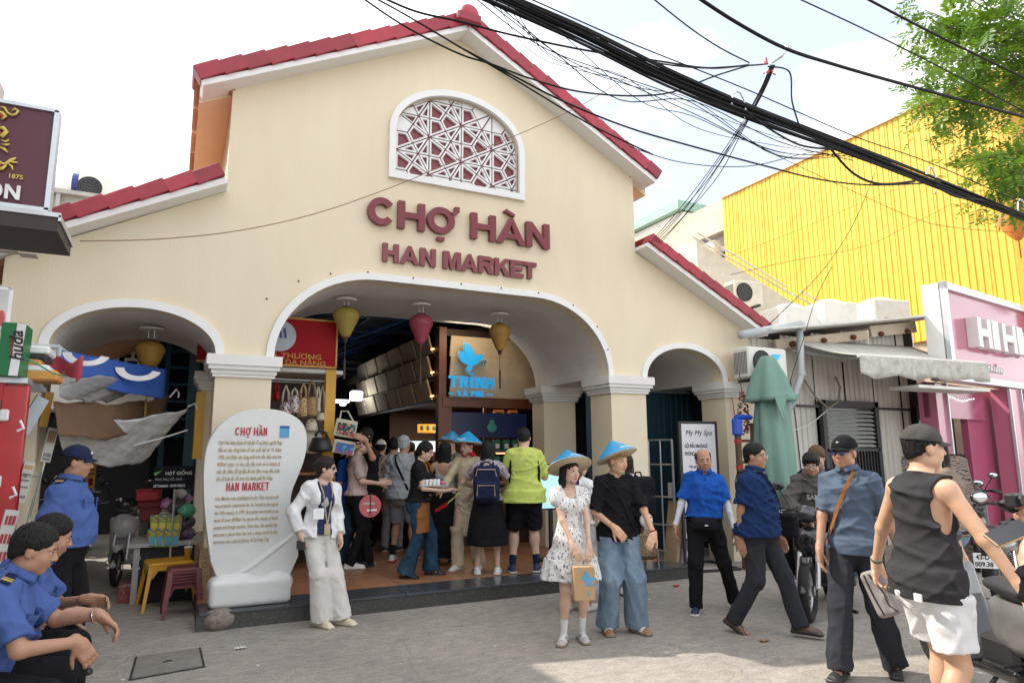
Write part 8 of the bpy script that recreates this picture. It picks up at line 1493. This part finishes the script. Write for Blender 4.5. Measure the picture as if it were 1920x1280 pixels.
def backpack(label,E,J,mat,w=.30,h=.42,d=.15,rim=None,z=.20,off=.16):
    """worn on the back: a thing of its own, placed in the world at the wearer's back"""
    t=thing('backpack',label,'backpack',E.location,E.rotation_euler[2]); c=J['pel']+J['T']@V3(0,-off-d*.35,z); Mx=J['T']; S=Sdf(); S.add(rbox(c,(w/2,d/2,h/2),.055,Mx),0); S.add(rbox(c+Mx@V3(0,-d*.45,-h*.17),(w*.40,d*.3,h*.24),.04,Mx),.02); S.noise(folds(.005,17)); V,Q=surf(S,.011); npmesh('pack_body',V,Q,[MATS[mat]],t)
    b=MB(); 
    for sd in(-1,1): b.tube([c+Mx@V3(sd*w*.28,d*.3,h*.42),J['sh'+('R' if sd>0 else 'L')]+Mx@V3(-sd*.075,.01,.075),J['sh'+('R' if sd>0 else 'L')]+Mx@V3(-sd*.07,.115,-.06),c+Mx@V3(sd*w*.46,d*.7,-h*.25)],.020,6)
    b.build('shoulder_strap',MATS[mat],t,smooth=True)
    if rim: b=MB(); b.tube([c+Mx@V3(x_,-d*.52-.02*(z_<0),z_) for x_,z_ in((-w*.40,h*.22),(-w*.34,h*.40),(w*.34,h*.40),(w*.40,h*.22))],.006,5); b.tube([c+Mx@V3(x_,-d*.80,z_) for x_,z_ in((-w*.34,-h*.30),(-w*.32,-h*.02),(w*.32,-h*.02),(w*.34,-h*.30))],.005,5); b.build('zip',MATS[rim],t)
    b=MB(); b.tube([c+Mx@V3(-.05,0,h*.5),c+Mx@V3(-.03,0,h*.6),c+Mx@V3(.03,0,h*.6),c+Mx@V3(.05,0,h*.5)],.010,6); b.build('top_handle',MATS[mat],t); return t
backpack('navy backpack with cream zips worn by the woman with long black hair',E,J,'cloth_navy',.31,.44,.16,'straw')
E,J=person('person','tall man in lime green t-shirt and black shorts seen from behind on the step',fl(984,1073),(-.05,-1),H=1.79,build=1.14,skin='skin_light',h=.0095,handL=(-.12,.30,1.14),handR=(.18,.30,1.16),elL=(-.55,-.4,-1),elR=(.55,-.4,-1),footL=(-.15,0,0,8),footR=(.15,.05,0,-10),head=(-10,8,0),top=dict(mat='shirt_lime',off=.024,sleeve=.95,hem=-.12,loose=.035,amp=.011,h=.009),bottom=dict(kind='shorts',mat='cloth_black',off=.035,end=.98),shoes=SH('shoe_navy','sole_white',kind='trainer',toe='orange_wall'),hair=dict(kind='short',seed=8),socks=('cloth_navy',.13),face=False)
b=MB(); 
for sd in(-1,1):
    s_=J['sh'+('R' if sd>0 else 'L')]; Mx=J['T']; b.tube([s_+Mx@V3(-sd*.05,-.02,.075),s_+Mx@V3(-sd*.015,-.075,-.02),s_+Mx@V3(sd*.015,-.105,-.18),s_+Mx@V3(sd*.01,-.085,-.34)],.017,6)
b.build('bag_strap',MATS['cloth_black'],E,smooth=True)
# --- couple in blue conical hats
E,J=person('person','young woman in white floral dress and blue conical hat holding a brown paper bag',fl(1073,1200,0),(.30,1),H=1.575,sex='f',build=.88,skin='skin_light',h=.007,head=(22,5,0),lean=(0,1),handR=(.035,.24,.775),handL=(-.105,.225,.75),hdR=(-.35,.45,-.8),hdL=(.15,.35,-.9),palmR=(-.3,-1,-.3),palmL=(.3,-1,-.3),elR=(1,-.5,-.1),elL=(-1,-.6,-.1),footL=(-.085,.01,0,-4),footR=(.09,.05,0,-26),curlL=.5,curlR=.45,mouth='lip_pink',
 top=dict(mat='dress_floral',off=.010,sleeve=.34,hem=.09,neck=.475,vneck=.075,puff=.068,loose=.004,amp=.005,name='bodice',h=.008),bottom=dict(kind='skirt',mat='dress_floral',hemz=.585,hemr=.235,waist=.11,n=11,wave=.05,name='dress_tier',h=.008),
 shoes=SH('shoe_white','sole_gum',kind='shoe',stripe='shoe_black',toe='suede_grey'),hair=dict(kind='bob',mat='hair_black',seed=9),hat=dict(kind='cone',mat='hat_blue',tilt=30,roll=-6,size=.95),socks=('sock_white',.135))
pc=J['pel']; S=Sdf(); S.add(loft(pc,np.eye(3),[-.345-.0,-.16,-.155],[.262,.232,.20],[.215,.19,.16],None,None,lambda a,z:1+.06*np.sin(a*13+2*np.sin(a*2))*np.clip((-.12-z)/.2,0,1)),0); S.cut(pc+V3(0,0,-.335),(0,0,-1)); S.noise(folds(.005,31)); V,Q=surf(S,.008); npmesh('dress_tier',V,Q,[MATS['dress_floral']],E)
pb=onY(1094,1092,onZ(1073,1200,0).y-.30); t=thing('paper_bag','brown paper bag with small blue dove print held by the woman in the floral dress','paper bag',(pb.x,pb.y,pb.z),fdir(.15,1)+math.pi); MB().box((0,0,0),(.175,.085,.265),bev=.003).build('bag_body',M('kraft',(.46,.30,.16),.8,var=.08,vs=14,bump=.1,bs=20),t); b=MB(); 
for y_ in(-.035,.035): b.tube([(-.05,y_,.13),(-.045,y_,.21),(.03,y_,.22),(.045,y_,.13)],.004,5)
b.build('bag_handle',M('kraft2',(.5,.36,.22)),t); k_=.0042; b=MB(); b.prism([[((p[0]-882)*k_*.55+.03,-(p[1]-668)*k_*.55+.045) for p in dv][::-1]],-.0455,-.0435); b.build('dove_print',MATS['sticker_blue'],t); text('bag_print','TRÌNH',.03,MATS['sticker_blue'],t,Matrix.Translation((.0,-.0445,-.02)),.0005,.02); b=MB(); b.box((.03,-.044,-.08),(.016,.002,.04)); b.build('bag_print',MATS['sticker_blue'],t)
E,J=person('person','young man in black t-shirt, light jeans and blue conical hat beside the dress',fl(1163,1184,0),(.30,1),H=1.665,build=.86,skin='skin_sun',h=.007,head=(30,6,0),handR=(.085,.20,.93),handL=(-.28,.23,.84),hdR=(-.5,.3,-.6),hdL=(.45,.4,-.6),palmR=(-.3,-.8,-.3),palmL=(.3,-.5,-.8),elR=(1,-.8,0),elL=(-1,-.7,0),curlR=.6,curlL=.55,footL=(-.14,.03,0,24),footR=(.12,.0,0,-6),
 top=dict(mat='cloth_black',off=.018,sleeve=.95,hem=-.10,loose=.018,amp=.011,h=.0085),bottom=TR('denim_light',(.104,.096,.098,.102),hemr=-.005,amp=.011,h=.0085),shoes=SH('shoe_white','sole_gum',kind='shoe',toe='shoe_tan'),hair=dict(kind='mop',mat='hair_blond',seed=10),hat=dict(kind='cone',mat='hat_blue',tilt=28,roll=5,size=.93,badge='strap_green'),extra=dict(strap=(1,'jacket_black',.02,.052),watch=('L','sign_red')))
pc=J['pel']; t=thing('white_pouch','small white round pouch at the hip of the young man in the black t-shirt','pouch',tuple(Vector(E.location)+Matrix.Rotation(E.rotation_euler[2],3,'Z')@Vector((-.25,.09,.98)))); MB().ell((0,0,0),(.065,.05,.065),14,9).build('pouch_body',MATS['shirt_white'],t,smooth=True); MB().tube([(-.05,-.03,.02),(0,-.055,.03),(.05,-.03,.03)],.004,5).build('zip',MATS['black_metal'],t)
E,J=person('person','woman with long brown hair, white top and long pale skirt standing behind the couple',fl(1088,1142,0),(.5,-.85),H=1.60,sex='f',skin='skin_light',h=.0105,head=(-30,0,0),top=dict(mat='shirt_white',sleeve=.4,hem=.0,puff=.075),bottom=dict(kind='skirt',mat='skirt_grey',hemz=.16,hemr=.21,waist=.1,n=8),shoes=SH('shoe_white','sole_white'),hair=dict(kind='long',mat='hair_brown',seed=12),face=False)
E,J=person('person','person with a black backpack and bare legs behind the young man in black',fl(1182,1114,0),(-.55,-.8),H=1.62,sex='f',skin='skin_light',h=.0105,top=dict(mat='shirt_white',sleeve=.8,hem=-.05,loose=.02),bottom=dict(kind='shorts',mat='cloth_black',off=.02,end=.45),shoes=SH('shoe_white','shoe_black',kind='trainer'),hair=dict(kind='shoulder',mat='hair_dark',seed=13),face=False)
backpack('big black backpack on the person behind the young man in black',E,J,'jacket_black',.36,.50,.20)
# --- older men walking
E,J=person('person','elderly balding man in royal blue polo with white arm sleeves and waist bag',fl(1328,1144,0),(.02,1),H=1.66,build=1.0,skin='skin_tan',h=.0075,head=(4,6,4),lean=(0,-3),twist=6,handR=(.30,.10,.80),handL=(-.30,.02,.80),hdR=(.0,.2,-1),hdL=(-.1,.1,-1),footR=(.12,.14,0,-6),footL=(-.27,-.16,.02,12),
 top=dict(mat='polo_blue',off=.020,sleeve=.80,hem=.035,collar='polo_blue',placket='polo_blue',amp=.012,loose=.024,h=.0085),bottom=TR(r=(.098,.074,.068,.068)),shoes=SH('shoe_navy','sole_white'),hair=dict(kind='bald',mat='hair_greyblack'),extra=dict(sleeve='sleeve_white',belt='cloth_black',beltz=.035))
c=J['pel']+V3(.0,.155,-.02); S=Sdf(); S.add(rbox(c,(.13,.045,.065),.035),0); S.add(rbox(c+V3(0,.03,-.01),(.10,.03,.045),.025),.02); V,Q=surf(S,.009); t=thing('waist_bag','black waist bag worn by the elderly man in the royal blue polo','bag',E.location,E.rotation_euler[2]); npmesh('bag_body',V,Q,[MATS['jacket_black']],t); MB().tube([tuple(c+V3(-.10,.035,.03)),tuple(c+V3(.10,.035,.03))],.005,5).build('zip',MATS['cloth_black'],t); MB().box(tuple(c+V3(-.02,.065,-.01)),(.03,.004,.012)).build('logo_tab',MATS['white_print'],t)
pc=J['pel']; b=MB(); b.tube([pc+V3(.178*math.cos(a),.135*math.sin(a),.02) for a in np.linspace(0,6.28,26,endpoint=False)],.014,5,closed=True); b.build('waist_strap',MATS['cloth_black'],t)
E,J=person('person','man in navy polo with white-edged collar and glasses walking to the right',fl(1432,1188,0),(.93,.36),H=1.70,build=1.08,belly=.05,skin='skin_tan',h=.0075,head=(-4,0,0),handR=(.17,-.10,.80),handL=(-.24,.12,.82),hdR=(.1,.25,-1),elR=(.2,-1,0),footL=(-.10,.30,0,4),footR=(.10,-.22,.035,-6),toeR=28,
 top=dict(mat='cloth_navyblue',off=.020,sleeve=.80,hem=-.07,collar='cloth_navyblue',amp=.010,loose=.024,h=.0085),bottom=TR('trouser_slate',(.10,.078,.072,.072)),shoes=SH('shoe_brown','shoe_black'),hair=dict(kind='short',mat='hair_black',seed=14),extra=dict(glasses='black_metal',thin=True,strap=(1,'cloth_black',.022)))
n0=J['neck']; T_=J['T']; b=MB(); 
for sd in(-1,1): b.tube([n0+T_@V3(sd*(.008+.067*math.sin(u*2.75)),.072*math.cos(u*2.75)+.026*(1-u),-.022+.034*u) for u in np.linspace(.0,1,9)],.0035,4)
b.build('collar_edge',MATS['white_print'],E); t=thing('shoulder_bag','black shoulder bag hanging at the far hip of the man in the navy polo','bag',tuple(Vector(E.location)+Matrix.Rotation(E.rotation_euler[2],3,'Z')@Vector((-.26,.16,.92))),E.rotation_euler[2]); MB().box((0,0,0),(.09,.24,.22),bev=.025).build('bag_body',MATS['jacket_black'],t)
E,J=person('person','man in slate blue polo, black cap and tinted glasses walking towards the street',fl(1622,1262,0),(-.25,1),H=1.73,build=.98,skin='skin_tan',h=.007,head=(-6,0,0),twist=-8,handR=(.20,.20,.83),handL=(-.30,-.06,.83),hdR=(-.1,.3,-1),elR=(1,-.8,0),footR=(.10,.24,.0,-4),footL=(-.17,-.14,0,14),curlR=.3,
 top=dict(mat='polo_slate',off=.020,sleeve=.85,hem=-.09,collar='polo_slate',placket='polo_slate',amp=.009,loose=.010,h=.0085),bottom=TR('trouser_slate',(.100,.080,.078,.080),amp=.007),shoes=SH('sandal_black','shoe_black',kind='sandal'),hair=dict(kind='short',mat='hair_greyblack'),hat=dict(kind='cap',mat='cloth_black',badge=('cap_charcoal','white_old')),extra=dict(glasses='black_metal',lens='lens_blue',strap=(-1,'apron_brown',.028)))
# --- riders on the motorbike
mb=[o for o in COL.objects if o.get('label','').startswith('black motorbike carrying')][0]; mb.location=(6.08,5.15,0); mb.rotation_euler[2]=fdir(-.55,.84); hd=mb.rotation_euler[2]; fwd=Vector((-math.sin(hd),math.cos(hd),0)); L0_=mb.location-fwd*.22; L1_=mb.location-fwd*.60
E,J=person('person','young man with glasses and black hair in grey SAN hooded top on the motorbike',tuple(L0_),hd,H=1.72,pel=(0,0,.86),lean=(18,0),build=.95,skin='skin_mid',h=.009,head=(6,16,0),handL=(-.06,.42,.93),handR=(.10,.42,.92),elL=(-1,-.2,-.6),elR=(1,-.2,-.6),footL=(-.28,.42,.30,10),footR=(.26,.40,.30,-10),kneeL=(-.4,1,.5),kneeR=(.4,1,.5),
 top=dict(mat='hoodie_grey',off=.030,sleeve=1.9,hem=-.02,loose=.026,amp=.014),bottom=TR('cloth_black'),shoes=SH('shoe_black','sole_white'),hair=dict(kind='mop',seed=15),extra=dict(glasses='black_metal',thin=True))
n0=J['neck']; b=MB(); b.tube([n0+J['T']@V3(.085*math.cos(a),-.035+.085*math.sin(a),.0-.02*math.sin(a)) for a in np.linspace(0,6.28,18,endpoint=False)],.036,8,closed=True); b.build('hood',MATS['hoodie_grey'],E,smooth=True)
Tm=Matrix(np.vstack([np.hstack([J['T']@np.diag([-1,-1,1]),(J['pel']+J['T']@V3(.05,.160,.30))[:,None]]),[0,0,0,1]]).tolist()); text('chest_print','SAN',.075,MATS['paper'],E,Tm@Matrix.Translation((-.01,0,0)),.003,.03,.9)
t=thing('woven_handbag','small striped cream bag hanging from the hands of the young man on the motorbike','bag',tuple(L0_+fwd*.45+Vector((0,-.02,.70)))); b=MB(); b.box((0,0,0),(.10,.05,.24),taper=.6); b.build('bag_body',MATS['canvas'],t); b=MB(); b.tube([(0,0,.10),(0,0,.24)],.010,5); b.build('bag_handle',MATS['white_print'],t); b=MB(); [b.box((-.03+.02*k,-.027,-.01),(.005,.004,.2)) for k in range(4)]; b.build('stripe',MATS['print_red'],t)
E,J=person('person','passenger in black jacket, brown beanie and jeans sitting behind the grey hooded rider',tuple(L1_),hd-.15,H=1.70,pel=(0,0,.90),lean=(10,0),skin='skin_mid',h=.010,head=(10,8,0),handL=(-.14,.32,.98),handR=(.16,.30,.96),footL=(-.27,.10,.26,10),footR=(.28,.05,.20,-12),kneeL=(-.6,1,.3),kneeR=(.6,1,.3),toeL=20,top=dict(mat='jacket_black',off=.032,sleeve=1.9,hem=-.04,loose=.026,amp=.014),bottom=TR('denim_mid',(.10,.08,.075,.075)),shoes=SH('shoe_black','shoe_black'),hair=dict(kind='short'),hat=dict(kind='beanie',mat='beanie_brown'))
backpack('black backpack with pale blue mark on the motorbike passenger',E,J,'cloth_black',.32,.42,.16)
# --- man in the tank top, foreground
E,J=person('person','foreground man in charcoal sleeveless top, white shorts and grey cap walking away',at_depth(1706,3.82),(.72,-.70),H=1.755,build=.98,skin='skin_sun',h=.0065,head=(-24,0,0),twist=4,lean=(2,0),handL=(-.47,.06,.865),handR=(.45,.20,.80),hdL=(.05,.25,-1),hdR=(.35,.35,-.9),palmL=(1,0,0),palmR=(-.6,-.3,-.6),elL=(-.8,-.9,0),elR=(.9,-.8,0),curlL=.7,curlR=.75,footL=(-.12,.12,0,6),footR=(.13,-.12,0,-6),
 top=dict(mat='tank_charcoal',off=.018,sleeve=0,hem=-.13,loose=.012,amp=.009,tank=.185,tankw=.105,neck=.475,h=.0075),bottom=dict(kind='shorts',mat='short_white',off=.030,end=.80,amp=.010,h=.0075,waist=-.06),shoes=SH('shoe_white','sole_white',kind='trainer'),hair=dict(kind='short',seed=16),hat=dict(kind='cap',mat='cap_charcoal'),extra=dict(watch=('L','basket_red')))
MATS['band_green']=M('band_green',(.02,.10,.05),.6); 
for o in E.children:
    if o.name.startswith('wristband'): o.data.materials[0]=MATS['band_green']
c=J['pel']+V3(.10,-.165,-.115); Tt_=Matrix.Translation(tuple(c)); MB().box(tuple(c+V3(0,-.012,.01)),(.045,.010,.038)).build('hem_label',MATS['white_print'],E)
wl=J['wrL']; t=thing('grey_pouch','light grey zipped pouch in the left hand of the man in the sleeveless top','pouch',tuple(Vector(E.location)+Matrix.Rotation(E.rotation_euler[2],3,'Z')@Vector((wl[0]-.012,wl[1]+.02,wl[2]-.175))),E.rotation_euler[2]+R(30)); t.rotation_euler[1]=R(-22); S=Sdf(); S.add(rbox((0,0,0),(.065,.04,.135),.03),0); V,Q=surf(S,.008); npmesh('pouch_body',V,Q,[cloth('pouch_grey',(.30,.27,.265))],t); b=MB(); b.tube([(-.03,-.042,.12),(-.03,-.044,0),(-.02,-.042,-.12)],.004,5); b.tube([(.0,-.043,.115),(.035,-.044,.0),(.03,-.042,-.07),(.062,-.03,-.12)],.004,5); b.build('zip',MATS['black_metal'],t)
# --- couple behind him and people cut by the right edge
person('person','person in taupe t-shirt and black cap behind the man in the sleeveless top',at_depth(1752,6.3),(-.75,-.25),H=1.70,skin='skin_mid',h=.009,head=(-10,10,0),handL=(-.10,.28,1.12),handR=(.12,.26,1.08),hdR=(-.6,.5,.2),elL=(-.8,-.6,-.5),elR=(.8,-.6,-.5),top=dict(mat='shirt_taupe',off=.022,sleeve=.9,hem=-.06,loose=.03,amp=.010),bottom=TR('denim_light',(.10,.085,.085,.085)),shoes=SH(),hair=dict(kind='shoulder',mat='hair_black',seed=18),hat=dict(kind='cap',mat='cloth_black'),extra=dict(watch=('L','white_print')))
person('person','person in beige t-shirt almost hidden between the sleeveless top and the taupe t-shirt',at_depth(1722,5.7),(.7,-.5),H=1.60,skin='skin_mid',h=.0105,top=dict(mat='shirt_beige',off=.022,sleeve=.9,hem=-.06,loose=.03),bottom=TR('denim_light'),shoes=SH(),hair=dict(kind='short',mat='hair_dark'),face=False)
E,J=person('person','person in black piped jacket at the right edge holding up a phone',at_depth(2235,2.05),(-.35,-1),H=1.64,skin='skin_sun',h=.0085,handL=(-.42,.20,1.16),hdL=(-.05,.6,.7),palmL=(.5,.6,.6),elL=(-.3,-.3,-1),handR=(.15,.28,1.15),top=dict(mat='jacket_black',off=.032,sleeve=1.85,hem=-.15,loose=.03,amp=.012),bottom=TR('cloth_black'),shoes=SH(),hair=dict(kind='short'))
a,e_,w_=J['shL'],J['elL'],J['wrL']; b=MB(); o=V3(-.072,-.02,.0); b.tube([a+o,a*.3+e_*.7+o,e_+V3(-.07,-.02,-.02),e_*.3+w_*.7+V3(-.06,.0,-.01)],.006,5); b.build('piping',MATS['straw'],E)
t=thing('smartphone','black smartphone in a cream case held up at the right edge','phone',tuple(Vector(E.location)+Matrix.Rotation(E.rotation_euler[2],3,'Z')@Vector(tuple(w_+J['hdL']*.13+V3(-.02,.03,.03)))),E.rotation_euler[2]); b=MB(); Tq=Matrix.Rotation(R(-50),4,'X')@Matrix.Rotation(R(58),4,'Y'); b.box((0,0,0),(.074,.012,.152),Tq,.005); b.build('phone_case',MATS['straw'],t); b=MB(); b.box((0,-.0068,0),(.065,.002,.142),Tq); b.build('phone_screen',M('screen_black',(.02,.022,.03),.08),t)
E,J=person('person','person in blue conical hat cut by the right edge raising a small camera',at_depth(2062,3.4),(-.85,.1),H=1.50,sex='f',skin='skin_mid',h=.010,handR=(.02,.30,1.26),handL=(-.05,.32,1.28),hdR=(-.1,.8,.5),elR=(.8,-.2,-1),top=dict(mat='shirt_white',sleeve=.8,loose=.02),bottom=TR('denim_mid'),shoes=SH(),hair=dict(kind='bob'),hat=dict(kind='cone',mat='hat_blue',tilt=6))
t=thing('camera','small black camera in the raised hands at the right edge','camera',tuple(Vector(E.location)+Matrix.Rotation(E.rotation_euler[2],3,'Z')@Vector((0,.40,1.33)))); MB().box((0,0,0),(.11,.05,.07),bev=.01).build('camera_body',MATS['black_metal'],t); MB().lathe([(.025,0),(.025,.04),(0,.04)],14,Matrix.Rotation(R(90),4,'X')).build('lens_barrel',MATS['black_metal'],t)
# far shoppers in the hall
for i,(px,Y,m,H_,hr,lab) in enumerate(((612,12.5,'cloth_navy',1.66,'short','shopper in navy by the bag stall back in the hall'),(770,12.8,'shirt_grey',1.70,'short','shopper in pale grey far back in the hall beside the kiosk'),(800,11.2,'cloth_black',1.62,'shoulder','shopper in black close to the kiosk corner post'),(700,14.5,'shirt_pinkish',1.60,'shoulder','shopper in pale pink farthest back in the hall'))):
    p=onY(px,880,Y); person('person',lab,(p.x,Y,.157),fdir((-1)**i*.6,-.7),H=H_,sex='f' if hr!='short' else 'm',h=.012,top=dict(mat=m,sleeve=.9,h=.012),bottom=TR('cloth_black',h=.012),shoes=SH('shoe_black','shoe_black',h=.010),hair=dict(kind=hr,h=.010),face=False)
